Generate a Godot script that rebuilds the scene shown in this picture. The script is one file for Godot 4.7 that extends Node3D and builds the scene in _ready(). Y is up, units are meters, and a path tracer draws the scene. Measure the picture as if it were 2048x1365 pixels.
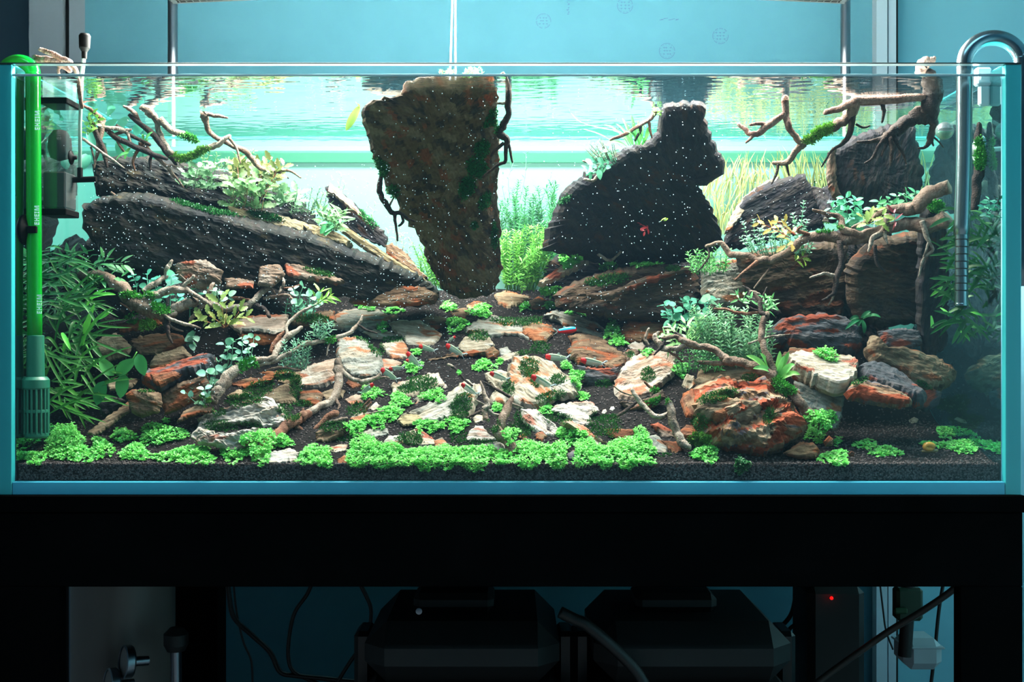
extends Node3D
# A planted aquarium on a black stand, seen from the front. Metres, y up, front glass at z = 0, the camera looks along -z.
const EYE := Vector3(0, 0.934, 1.35)
const FOCAL := 2295.0          # focal length in pixels of the 2048 x 1365 frame
const WATER := 1.247           # height of the water surface
const X0 := -0.589             # inner faces of the side panes
const X1 := 0.581
const ZB := -0.488             # inner face of the back pane
const ZF := -0.012             # inner face of the front pane
const BED := 0.7677            # inner floor of the tank
var M := {}                    # materials by name
var used := {}                 # names taken
var rng := RandomNumberGenerator.new()
var bump := FastNoiseLite.new()
var fine := FastNoiseLite.new()
var chips := FastNoiseLite.new()
var solids := []               # [TriangleMesh, Transform3D inverse, Transform3D] of what plants may stand on

func _ready():
	# camera
	var cam := Camera3D.new()
	cam.name = "camera"
	cam.position = EYE
	cam.fov = rad_to_deg(2.0 * atan(682.5 / FOCAL))
	cam.near = 0.02
	cam.far = 30.0
	cam.current = true
	add_child(cam)
	# environment: a closed dark room, the only sky is a faint even grey
	var env := Environment.new()
	env.background_mode = Environment.BG_COLOR
	env.background_color = Color(0.02, 0.03, 0.035)
	env.tonemap_mode = Environment.TONE_MAPPER_LINEAR
	env.tonemap_exposure = 1.0
	env.sdfgi_enabled = true
	env.ssao_enabled = true
	env.ssil_enabled = true
	env.volumetric_fog_enabled = true
	env.volumetric_fog_density = 0.0
	var we := WorldEnvironment.new()
	we.name = "environment"
	we.environment = env
	add_child(we)
	# the tank lamp (its fitting is built in equipment())
	area_light("tank_lamp_light", Vector3(-0.005, 1.434, -0.22), Vector2(0.97, 0.2), Color(1.0, 1.0, 0.955), 24.0, Vector3(-PI / 2, 0, 0))
	# added dim fill light out of view, brightens the glass edges and tank front
	area_light("added_fill_light", Vector3(0.0, 2.44, 1.3), Vector2(1.6, 0.8), Color(0.65, 0.9, 1.0), 2.0, Vector3(-PI / 2, 0, 0))
	# the water holds a little haze
	var fog := FogVolume.new()
	fog.name = "water_haze"
	fog.shape = RenderingServer.FOG_VOLUME_SHAPE_BOX
	fog.size = Vector3(X1 - X0 - 0.004, WATER - BED - 0.004, 0.47)
	fog.position = Vector3((X0 + X1) / 2, (WATER + BED) / 2, -0.25)
	var fm := FogMaterial.new()
	fm.albedo = Color(0.62, 0.82, 1.0)
	fm.density = 0.024
	fog.material = fm
	fog.set_meta("kind", "stuff")
	fog.set_meta("label", "faint blue-white haze in the tank water")
	fog.set_meta("category", "haze")
	add_child(fog)
	rng.seed = 7
	bump.seed = 3
	bump.frequency = 1.0
	bump.fractal_octaves = 3
	fine.seed = 9
	fine.frequency = 1.0
	fine.fractal_octaves = 2
	chips.seed = 5
	chips.noise_type = FastNoiseLite.TYPE_CELLULAR
	chips.cellular_return_type = FastNoiseLite.RETURN_DISTANCE
	chips.frequency = 1.0
	make_materials()
	room()
	stand()
	tank()
	substrate()
	stones()
	driftwood()
	carpet()
	moss()
	plants()
	fish()
	equipment()
	bubbles()

func area_light(called, at, size, color, energy, turn):
	var l := AreaLight3D.new()
	l.name = called
	l.position = at
	l.rotation = turn
	l.area_size = size
	l.area_normalize_energy = true
	l.light_color = color
	l.light_energy = energy
	l.area_range = 8.0
	l.area_attenuation = 2.0
	l.shadow_enabled = true
	add_child(l)

# ---------------------------------------------------------------- helpers
func ray(px: float, py: float) -> Vector3:
	return Vector3((px - 1024.0) / FOCAL, -(py - 682.5) / FOCAL, -1.0)

func P(px: float, py: float, z: float) -> Vector3:
	return EYE + ray(px, py) * (EYE.z - z)

func sz(px: float, z: float) -> float:       # a length of px pixels at depth z, in metres
	return px * (EYE.z - z) / FOCAL

func ground_y(x: float, z: float) -> float:
	var d := clampf((-z - 0.03) / 0.45, 0.0, 1.05)
	var s := 0.225
	s = lerpf(s, 0.13, smoothstep(0.34, 0.56, -x))
	s = lerpf(s, 0.085, smoothstep(0.2, 0.42, x))
	var y := 0.788 + s * d
	# steeper terraces held up by the rock piles on both sides
	y += 0.13 * smoothstep(0.24, 0.34, x) * smoothstep(0.21, 0.30, -z) * (1.0 - 0.75 * smoothstep(0.48, 0.56, x))
	y += 0.10 * smoothstep(0.28, 0.40, -x) * smoothstep(0.17, 0.30, -z)
	return y + bump.get_noise_3d(x * 9.0, z * 9.0, 4.0) * 0.006 * smoothstep(0.0, 0.1, d)

func G(px: float, py: float) -> Vector3:     # where the sight line through a pixel meets the bed
	var r := ray(px, py)
	var t := EYE.z + 0.012
	while t < 1.85:
		var q := EYE + r * t
		if q.y <= ground_y(q.x, q.z):
			return q
		t += 0.002
	return EYE + r * 1.83

func hit(px: float, py: float, deep := 1.84) -> Dictionary:   # nearest solid along a sight line: position, normal
	var r := ray(px, py)
	var best := {}
	var bt := 1e9
	for s in solids:
		if not s[3].grow(4.0).has_point(Vector2(px, py)):
			continue
		var inv: Transform3D = s[1]
		var h: Dictionary = s[0].intersect_ray(inv * EYE, (inv.basis * r).normalized())
		if h:
			var p: Vector3 = s[2] * h.position
			var t := (p - EYE).length()
			if t < bt:
				bt = t
				var n: Vector3 = (s[2].basis * h.normal).normalized()
				best = {"position": p, "normal": n if n.dot(r) < 0 else -n}
	var g := G(px, py)
	if not best or (g - EYE).length() < bt:
		best = {"position": g, "normal": Vector3(0, 0.9, 0.43)}
	return best

func solid(mesh: Mesh, at: Transform3D, area: Rect2):   # remember a surface that moss, plants and fish are placed on (kept at 100 times its size: the ray test drops tiny triangles)
	var faces := mesh.get_faces()
	for i in faces.size(): faces[i] *= 100.0
	var tm := TriangleMesh.new()
	tm.create_from_faces(faces)
	solids.append([tm, Transform3D(Basis.IDENTITY.scaled(Vector3.ONE * 100.0), Vector3.ZERO) * at.affine_inverse(), at * Transform3D(Basis.IDENTITY.scaled(Vector3.ONE * 0.01), Vector3.ZERO), area])

func to_px(p: Vector3) -> Vector2:
	var k := EYE.z - p.z
	return Vector2(1024.0 + (p.x - EYE.x) * FOCAL / k, 682.5 - (p.y - EYE.y) * FOCAL / k)

func numbered(called: String) -> String:
	if not used.has(called):
		used[called] = 0
		return called
	used[called] += 1
	return "%s_%03d" % [called, used[called]]

func tag(o: Node, label := "", category := "", group := "", kind := "") -> Node:
	if label: o.set_meta("label", label)
	if category: o.set_meta("category", category)
	if group: o.set_meta("group", group)
	if kind: o.set_meta("kind", kind)
	return o

func thing(called: String, label: String, category: String, at := Vector3.ZERO, group := "") -> Node3D:
	var o := Node3D.new()
	o.name = numbered(called)
	o.position = at
	add_child(o)
	tag(o, label, category, group)
	return o

func put(called: String, mesh: Mesh, mat: Material, parent: Node = null, at := Transform3D.IDENTITY) -> MeshInstance3D:
	var o := MeshInstance3D.new()
	o.mesh = mesh
	o.material_override = mat
	o.transform = at
	if parent == null:
		o.name = numbered(called)
		add_child(o)
	else:
		o.name = called
		parent.add_child(o, true)
	return o

func struct(called: String, mesh: Mesh, mat: Material, at := Transform3D.IDENTITY, label := "") -> MeshInstance3D:
	var o := put(called, mesh, mat, null, at)
	tag(o, label, "", "", "structure")
	return o

func start() -> SurfaceTool:
	var st := SurfaceTool.new()
	st.begin(Mesh.PRIMITIVE_TRIANGLES)
	return st

func done(st: SurfaceTool) -> ArrayMesh:
	st.generate_normals()
	return st.commit()

func tri(st: SurfaceTool, a: Vector3, b: Vector3, c: Vector3):   # a, b, c counter-clockwise seen from outside
	st.add_vertex(a)
	st.add_vertex(c)
	st.add_vertex(b)

func quad(st: SurfaceTool, a: Vector3, b: Vector3, c: Vector3, d: Vector3):
	tri(st, a, b, c)
	tri(st, a, c, d)

func box_into(st: SurfaceTool, lo: Vector3, hi: Vector3, bevel := 0.0):
	# a box with chamfered edges: three nested shells joined
	st.set_smooth_group(-1)
	var b := minf(bevel, minf(hi.x - lo.x, minf(hi.y - lo.y, hi.z - lo.z)) * 0.45)
	var c := (lo + hi) / 2
	var h := (hi - lo) / 2
	for ax in 3:
		for s in [-1.0, 1.0]:
			var u := (ax + 1) % 3
			var v := (ax + 2) % 3
			var q := []
			for k in [[-1, -1], [1, -1], [1, 1], [-1, 1]]:
				var p := c
				p[ax] += s * h[ax]
				p[u] += k[0] * (h[u] - b)
				p[v] += k[1] * (h[v] - b)
				q.append(p)
			if s > 0: quad(st, q[0], q[1], q[2], q[3])
			else: quad(st, q[3], q[2], q[1], q[0])
	if b <= 0.0: return
	for ax in 3:                               # edges along ax
		var u := (ax + 1) % 3
		var v := (ax + 2) % 3
		for su in [-1.0, 1.0]:
			for sv in [-1.0, 1.0]:
				var q := []
				for e in [-1.0, 1.0]:
					var p := c
					p[ax] += e * (h[ax] - b)
					var p1 := p
					p1[u] += su * h[u]; p1[v] += sv * (h[v] - b)
					var p2 := p
					p2[u] += su * (h[u] - b); p2[v] += sv * h[v]
					q.append([p1, p2])
				if su * sv > 0: quad(st, q[0][0], q[0][1], q[1][1], q[1][0])
				else: quad(st, q[1][0], q[1][1], q[0][1], q[0][0])
	for sx in [-1.0, 1.0]:
		for sy in [-1.0, 1.0]:
			for s3 in [-1.0, 1.0]:
				var s := Vector3(sx, sy, s3)
				var a := c + s * Vector3(h.x, h.y - b, h.z - b)
				var d := c + s * Vector3(h.x - b, h.y, h.z - b)
				var e := c + s * Vector3(h.x - b, h.y - b, h.z)
				if sx * sy * s3 > 0: tri(st, a, d, e)
				else: tri(st, a, e, d)

func box(lo: Vector3, hi: Vector3, bevel := 0.0) -> ArrayMesh:
	var st := start()
	box_into(st, lo, hi, bevel)
	return done(st)

func tube_into(st: SurfaceTool, path: Array, radii: Array, sides := 10, rough := 0.0, seed_ := 0.0, flat := 1.0, capped := true):
	# a swept round bar along points; radii per point; rough = share of the radius moved by noise
	var n := path.size()
	var rings := []
	var up := Vector3.UP
	for i in n:
		var t: Vector3 = (path[mini(i + 1, n - 1)] - path[maxi(i - 1, 0)]).normalized()
		if absf(t.dot(up)) > 0.95: up = Vector3.RIGHT if absf(t.x) < 0.8 else Vector3.BACK
		var x := t.cross(up).normalized()
		up = x.cross(t).normalized()
		var ring := []
		for k in sides:
			var a := TAU * k / sides
			var d := x * cos(a) + up * sin(a) * flat
			var r: float = radii[i]
			if rough > 0.0:
				r *= 1.0 + rough * (bump.get_noise_3d(cos(a) * 1.6 + seed_, sin(a) * 1.6, i * 0.12 + seed_) + 0.5 * fine.get_noise_3d(cos(a) * 4.0, sin(a) * 4.0 + seed_, i * 0.3))
			ring.append(path[i] + d * r)
		rings.append(ring)
	for i in n - 1:
		for k in sides:
			var k2 := (k + 1) % sides
			quad(st, rings[i][k], rings[i + 1][k], rings[i + 1][k2], rings[i][k2])
	if capped:
		for k in sides:
			var k2 := (k + 1) % sides
			tri(st, path[0], rings[0][k], rings[0][k2])
			tri(st, path[n - 1], rings[n - 1][k2], rings[n - 1][k])

func tube(path: Array, radii: Array, sides := 10, smooth := true) -> ArrayMesh:
	var st := start()
	st.set_smooth_group(0 if smooth else -1)
	tube_into(st, path, radii, sides)
	return done(st)

func rod(a: Vector3, b: Vector3, r: float, sides := 16) -> ArrayMesh:
	var st := start()
	lathe_into(st, [[0.0, 0.0], [r, 0.0], [r, (b - a).length()], [0.0, (b - a).length()]], a, b - a, sides)
	return done(st)

func lathe_into(st: SurfaceTool, prof: Array, at: Vector3, axis: Vector3, sides := 20, smooth := false):
	# prof: [radius, height] along the axis from at; sharp between profile points unless smooth
	var y := axis.normalized()
	var x := y.cross(Vector3.FORWARD if absf(y.z) < 0.9 else Vector3.RIGHT).normalized()
	var z := x.cross(y)
	for i in prof.size() - 1:
		st.set_smooth_group(1 if smooth else i + 1)
		for k in sides:
			var a := TAU * k / sides
			var b := TAU * (k + 1) / sides
			var da := x * cos(a) + z * sin(a)
			var db := x * cos(b) + z * sin(b)
			var p: Vector3 = at + y * prof[i][1]
			var q: Vector3 = at + y * prof[i + 1][1]
			var r0: float = prof[i][0]
			var r1: float = prof[i + 1][0]
			if r0 > 0.0: tri(st, p + da * r0, q + db * r1, p + db * r0)
			if r1 > 0.0: tri(st, p + da * r0, q + da * r1, q + db * r1)

func lathe(prof: Array, at: Vector3, axis: Vector3, sides := 20, smooth := false) -> ArrayMesh:
	var st := start()
	lathe_into(st, prof, at, axis, sides, smooth)
	return done(st)

func spline(c: Array, steps := 6) -> Array:     # Catmull-Rom through points
	var out := []
	for i in c.size() - 1:
		var a: Vector3 = c[maxi(i - 1, 0)]
		var b: Vector3 = c[i]
		var d: Vector3 = c[i + 1]
		var e: Vector3 = c[mini(i + 2, c.size() - 1)]
		for k in steps:
			out.append(b.cubic_interpolate(d, a, e, float(k) / steps))
	out.append(c[c.size() - 1])
	return out

# ---------------------------------------------------------------- materials
func plain(color: Color, rough := 0.6, metal := 0.0) -> StandardMaterial3D:
	var m := StandardMaterial3D.new()
	m.albedo_color = color
	m.roughness = rough
	m.metallic = metal
	return m

func noise_tex(freq: float, oct: int, lo: Color, hi: Color, seed_: int, size := 512, normal := false, strength := 4.0) -> ImageTexture:
	# seamless value noise, painted here so that nothing has to wait for a thread
	var f := FastNoiseLite.new()
	f.noise_type = FastNoiseLite.TYPE_SIMPLEX_SMOOTH
	f.seed = seed_
	f.frequency = freq
	f.fractal_octaves = oct
	var im := f.get_seamless_image(size, size, false, false, 0.15)
	im.convert(Image.FORMAT_RGBA8)
	if normal:
		im.bump_map_to_normal_map(strength)
		return ImageTexture.create_from_image(im)
	for y in size:
		for x in size:
			im.set_pixel(x, y, lo.lerp(hi, im.get_pixel(x, y).r))
	return ImageTexture.create_from_image(im)

func leafy(color: Color, through := 0.5, rough := 0.45) -> StandardMaterial3D:
	var m := plain(color, rough)
	m.vertex_color_use_as_albedo = true
	m.backlight_enabled = true
	m.backlight = Color(through, through, through)
	m.metallic_specular = 0.4
	return m

func make_materials():
	var grain := noise_tex(0.012, 4, Color(0.62, 0.6, 0.58), Color(1, 1, 1), 11)
	var grain_h := noise_tex(0.012, 5, Color(0, 0, 0), Color(1, 1, 1), 11)
	var fine_h := noise_tex(0.05, 3, Color(0, 0, 0), Color(1, 1, 1), 23, 256)
	# stone: vertex colours carry the mineral, the texture its grain (streaked along the stone's own x axis)
	var s := plain(Color(1, 1, 1), 0.85)
	s.vertex_color_use_as_albedo = true
	s.albedo_texture = grain
	s.uv1_triplanar = true
	s.uv1_scale = Vector3(9, 34, 22)
	s.heightmap_enabled = true
	s.heightmap_texture = grain_h
	s.heightmap_scale = 0.14
	s.metallic_specular = 0.3
	M.stone = s
	var w := plain(Color(1, 1, 1), 0.8)
	w.vertex_color_use_as_albedo = true
	w.albedo_texture = grain
	w.uv1_triplanar = true
	w.uv1_scale = Vector3(30, 30, 30)
	w.heightmap_enabled = true
	w.heightmap_texture = fine_h
	w.heightmap_scale = 0.1
	w.metallic_specular = 0.3
	M.wood = w
	var g := plain(Color(0.28, 0.265, 0.265), 0.95)
	g.vertex_color_use_as_albedo = true
	M.soil = g
	M.bed = plain(Color(0.12, 0.115, 0.115), 1.0)
	M.bed.metallic_specular = 0.1
	M.soil.metallic_specular = 0.2
	M.leaf = leafy(Color(1, 1, 1), 0.7)
	M.moss = leafy(Color(1, 1, 1), 0.4, 0.6)
	# glass panes: thin clear sheets; polished edges catch the green of the glass
	var p := plain(Color(0.75, 0.95, 0.95, 0.015), 0.0)
	p.transparency = BaseMaterial3D.TRANSPARENCY_ALPHA
	M.pane = p
	var ed := plain(Color(0.16, 0.62, 0.64), 0.35)
	M.edge = ed
	M.rim = plain(Color(0.06, 0.13, 0.15), 0.3)
	var fl := plain(Color(0.24, 0.64, 0.75), 0.3)
	M.floor_edge = fl  # brighter teal: light carried along the bottom glass, put into the colour
	var br := plain(Color(0.10, 0.42, 0.31, 0.5), 0.4)
	br.transparency = BaseMaterial3D.TRANSPARENCY_ALPHA
	M.brace = br
	M.film = plain(Color(0.35, 0.55, 0.51), 0.9)
	# the water's faces reflect nearly all that meets them at a low angle from below: a part mirror, part clear
	M.surface = mirror(Color(0.95, 1.0, 0.99), 0.82)
	M.side = mirror(Color(0.52, 0.76, 0.76), 0.95)
	M.meniscus = plain(Color(0.42, 0.52, 0.56), 0.2)  # pale colour stands in for the bright glint along the waterline
	M.black = plain(Color(0.018, 0.018, 0.02), 0.5)
	M.stand = plain(Color(0.012, 0.012, 0.013), 0.9)
	M.stand.metallic_specular = 0.15
	M.rubber = plain(Color(0.012, 0.013, 0.015), 0.6)
	M.rubber.metallic_specular = 0.2
	M.chrome = plain(Color(0.5, 0.52, 0.55), 0.32, 1.0)
	M.steel = plain(Color(0.55, 0.62, 0.65), 0.22, 1.0)
	M.wall = plain(Color(0.22, 0.55, 0.64), 0.85)
	var wt := plain(Color(1, 1, 1), 0.9)
	wt.albedo_texture = noise_tex(0.02, 3, Color(0.19, 0.37, 0.43), Color(0.21, 0.39, 0.45), 5, 256)
	wt.uv1_triplanar = true
	wt.uv1_scale = Vector3(1.5, 1.5, 1.5)
	M.wall = wt
	M.grey_wall = plain(Color(0.36, 0.40, 0.44), 0.85)
	M.wall_lit = plain(Color(0.50, 0.74, 0.80), 0.85)  # lighter copy of the teal wall, its stronger light put into the colour
	M.dark_wall = plain(Color(0.34, 0.43, 0.48), 0.85)
	M.white_trim = plain(Color(0.72, 0.76, 0.8), 0.5)
	M.floor = plain(Color(0.5, 0.5, 0.52), 0.4)
	M.ceiling = plain(Color(0.5, 0.55, 0.58), 0.9)

func mirror(color: Color, share: float) -> StandardMaterial3D:
	var m := plain(Color(1, 1, 1, 1), 0.0, 1.0)
	var im := Image.create(4, 4, false, Image.FORMAT_RGBA8)
	im.fill(Color(color.r, color.g, color.b, share))
	m.albedo_texture = ImageTexture.create_from_image(im)
	m.transparency = BaseMaterial3D.TRANSPARENCY_ALPHA
	return m

# ---------------------------------------------------------------- the room, the stand, the tank
func slab(called, lo, hi, mat, label := ""):
	return struct(called, box(lo, hi), mat, Transform3D.IDENTITY, label)

func room():
	slab("floor", Vector3(-2.6, -0.1, -1.2), Vector3(2.6, 0, 3.2), M.floor)
	slab("ceiling", Vector3(-2.6, 2.5, -1.2), Vector3(2.6, 2.6, 3.2), M.ceiling)
	slab("wall_back", Vector3(-0.80, 0, -0.9), Vector3(0.72, 2.5, -0.8), M.wall, "teal painted wall behind the aquarium")
	slab("wall_front", Vector3(-2.6, 0, 3.1), Vector3(2.6, 2.5, 3.2), M.dark_wall)
	slab("wall_left", Vector3(-2.6, 0, -1.2), Vector3(-2.5, 2.5, 3.2), M.dark_wall)
	slab("wall_right", Vector3(1.25, 0, -1.2), Vector3(1.35, 2.5, 3.2), M.wall_lit, "teal side wall right of the aquarium")
	slab("wall_recess", Vector3(-2.6, 0, -1.2), Vector3(-0.88, 2.5, -1.1), M.dark_wall, "dark wall at the far left")
	slab("wall_corner", Vector3(0.72, 0, -0.96), Vector3(1.35, 2.5, -0.86), M.wall_lit, "teal wall in the right corner")
	slab("trim_1", Vector3(-0.905, 0, -1.0), Vector3(-0.842, 2.5, -0.8), M.grey_wall, "grey pillar face at the left of the teal wall")
	slab("trim_2", Vector3(-0.842, 0, -1.0), Vector3(-0.83, 2.5, -0.815), M.black, "black gap strip in the grey pillar")
	slab("trim_3", Vector3(-0.83, 0, -1.0), Vector3(-0.80, 2.5, -0.8), M.grey_wall, "narrow grey strip beside the teal wall")
	slab("trim_4", Vector3(0.675, 0, -0.80), Vector3(0.695, 2.5, -0.775), M.white_trim, "white vertical trim strip on the right of the teal wall")
	slab("trim_5", Vector3(0.699, 0, -0.80), Vector3(0.713, 2.5, -0.78), M.white_trim, "second thinner white trim strip by the dark gap")
	slab("trim_6", Vector3(0.713, 0, -0.86), Vector3(0.72, 2.5, -0.79), M.black, "dark gap between the two right walls")

func stand():
	var t := thing("aquarium_stand", "matte black wooden aquarium stand with an open front", "stand", Vector3.ZERO)
	var top := 0.7525
	put("top_board", box(Vector3(-0.606, top - 0.02, -0.51), Vector3(0.602, top, 0.004), 0.001), M.stand, t)
	put("front_beam", box(Vector3(-0.604, 0.645, -0.02), Vector3(0.6, top - 0.02, 0.002), 0.001), M.stand, t)
	for x in [[-0.604, -0.532], [0.527, 0.6]]:
		put("leg", box(Vector3(x[0], 0.0, -0.02), Vector3(x[1], 0.645, 0.002), 0.001), M.stand, t)
	for x in [[-0.529, -0.462], [0.462, 0.529]]:
		put("leg", box(Vector3(x[0], 0.0, -0.505), Vector3(x[1], top - 0.02, -0.45), 0.001), M.stand, t)
	put("rear_beam", box(Vector3(-0.532, 0.66, -0.505), Vector3(0.527, top - 0.02, -0.48), 0.001), M.stand, t)
	put("floor_board", box(Vector3(-0.59, 0.06, -0.5), Vector3(0.585, 0.08, -0.022), 0.001), M.stand, t)

func tank():
	var t := thing("aquarium_tank", "large rimless clear glass tank with green edges on the black stand", "aquarium", Vector3(0, 0.7525, 0))
	var y0 := 0.0
	var y1 := 1.262 - 0.7525
	var sh := func(lo: Vector3, hi: Vector3): return box(lo, hi, 0.0006)
	put("front_pane", sheet(Vector3(X0 - 0.015, y0, -0.001), Vector3(X1 + 0.019 + X0 * 0, y1, -0.001)), M.pane, t)
	put("top_edge", sh.call(Vector3(-0.604, y1 - 0.0015, -0.012), Vector3(0.6, y1, 0.0)), M.rim, t)
	for x in [[-0.604, X0 - 0.0005], [X1 + 0.0005, 0.6]]:
		var xm: float = x[0] if x[0] < 0 else x[1]
		var sp := start()
		quad(sp, Vector3(xm, y0, -0.002), Vector3(xm, y0, -0.5), Vector3(xm, y1, -0.5), Vector3(xm, y1, -0.002))
		var pane := put("side_pane", done(sp), M.pane, t)
		put("front_edge", sh.call(Vector3(x[0], y0, -0.012), Vector3(x[1], y1 - 0.002, -0.002)), M.edge, pane)
		put("top_edge", sh.call(Vector3(x[0], y1 - 0.0015, -0.5), Vector3(x[1], y1, -0.0125)), M.edge, pane)
	put("back_pane", sheet(Vector3(X0, y0 + 0.015, -0.497), Vector3(X1, y1, -0.497)), M.pane, t)
	put("back_edge", sh.call(Vector3(X0, y1 - 0.003, -0.5), Vector3(X1, y1, ZB - 0.0005)), M.edge, t)
	put("bottom_pane", sh.call(Vector3(X0, y0, -0.5), Vector3(X1, BED - 0.7525, -0.0025)), M.floor_edge, t)
	put("brace", sh.call(Vector3(X0 + 0.001, 1.2185 - 0.7525, ZB + 0.001), Vector3(X1 - 0.001, 1.2375 - 0.7525, ZB + 0.009)), M.brace, t)
	var f := put("background_film", box(Vector3(X0 + 0.001, BED, ZB - 0.006), Vector3(X1 - 0.001, WATER - 0.001, ZB - 0.0005)), M.film)
	tag(f, "pale frosted film covering the back of the glass tank", "film")
	# the water: a rippled surface and the side faces
	var w := thing("tank_water", "clear water filling the tank, its rippled surface mirrored from below", "water", Vector3(0, WATER, 0))
	var st := start()
	st.set_smooth_group(0)
	var nx := 240
	var nz := 200
	var rip := FastNoiseLite.new()
	rip.seed = 21
	rip.frequency = 1.0
	rip.fractal_octaves = 2
	var hgt := func(i: int, k: int) -> Vector3:
		var x := lerpf(X0 + 0.0008, X1 - 0.0008, float(i) / nx)
		var z := lerpf(ZB - 0.006, -0.0015, float(k) / nz)
		var calm := smoothstep(0.0, 0.06, z - ZB)
		var y := (rip.get_noise_2d(x * 22.0, z * 60.0) * 0.00035 + rip.get_noise_2d(x * 60.0 + 9.0, z * 170.0) * 0.00009) * calm
		y += 0.002 * exp((z + 0.0015) / 0.002)
		return Vector3(x, y, z)
	for i in nx:
		for k in nz:
			quad(st, hgt.call(i, k), hgt.call(i, k + 1), hgt.call(i + 1, k + 1), hgt.call(i + 1, k))
	put("surface", done(st), M.surface, w)
	put("meniscus", box(Vector3(X0, -0.0008, -0.003), Vector3(X1, 0.0016, -0.0018)), M.meniscus, w)
	put("side_face", side(X0 + 0.0006, true), M.side, w)
	put("side_face", side(X1 - 0.0006, false), M.side, w)

func side(x: float, _left: bool) -> ArrayMesh:
	var st := start()
	quad(st, Vector3(x, BED - WATER, ZF), Vector3(x, BED - WATER, ZB), Vector3(x, 0, ZB), Vector3(x, 0, ZF))
	return done(st)

func sheet(a: Vector3, b: Vector3) -> ArrayMesh:     # an upright pane without thickness, facing +z
	var st := start()
	quad(st, Vector3(a.x, a.y, a.z), Vector3(b.x, a.y, a.z), Vector3(b.x, b.y, a.z), Vector3(a.x, b.y, a.z))
	return done(st)

func substrate():
	# the bed: a sloping mound of black aquarium soil, its grains strewn over it
	var st := start()
	st.set_smooth_group(0)
	var nx := 150
	var nz := 70
	var f := func(i: int, k: int) -> Vector3:
		var x := lerpf(X0 + 0.001, X1 - 0.001, float(i) / nx)
		var z := lerpf(ZB + 0.002, ZF - 0.003, float(k) / nz)
		return Vector3(x, ground_y(x, z), z)
	for i in nx:
		for k in nz:
			quad(st, f.call(i, k), f.call(i, k + 1), f.call(i + 1, k + 1), f.call(i + 1, k))
		var a: Vector3 = f.call(i, nz)
		var b: Vector3 = f.call(i + 1, nz)
		quad(st, Vector3(a.x, BED + 0.0005, a.z), Vector3(b.x, BED + 0.0005, b.z), b, a)
	var bed := put("soil_bed", done(st), M.bed)
	tag(bed, "sloping bed of black granular aquarium soil across the tank floor", "soil", "", "stuff")
	var gr := start()
	gr.set_smooth_group(0)
	var base := SphereMesh.new()
	base.radius = 1.0
	base.height = 1.7
	base.radial_segments = 7
	base.rings = 3
	var mm := MultiMesh.new()
	mm.transform_format = MultiMesh.TRANSFORM_3D
	mm.use_colors = true
	mm.mesh = base
	var n := 26000
	var nf := 9000
	mm.instance_count = n + nf
	for i in n + nf:
		var x := rng.randf_range(X0 + 0.003, X1 - 0.003)
		var z := ZF - 0.0035
		var y := 0.0
		if i < n:
			z = lerpf(ZF - 0.004, ZB + 0.004, pow(rng.randf(), 1.25))
			y = ground_y(x, z) + rng.randf_range(-0.0008, 0.0006)
		else:
			y = lerpf(BED + 0.001, ground_y(x, z), rng.randf())
		var r := rng.randf_range(0.0009, 0.0017)
		var b := Basis.from_euler(Vector3(rng.randf() * 6.3, rng.randf() * 6.3, rng.randf() * 6.3)).scaled(Vector3(r, r * rng.randf_range(0.7, 1.1), r))
		mm.set_instance_transform(i, Transform3D(b, Vector3(x, y, z)))
		var v := rng.randf_range(0.5, 1.5)
		mm.set_instance_color(i, Color(v, v * 0.97, v * 0.98))
	var o := MultiMeshInstance3D.new()
	o.name = numbered("soil_grains")
	o.multimesh = mm
	o.material_override = M.soil
	add_child(o)
	tag(o, "loose black soil granules covering the bed", "soil", "", "stuff")

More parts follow.
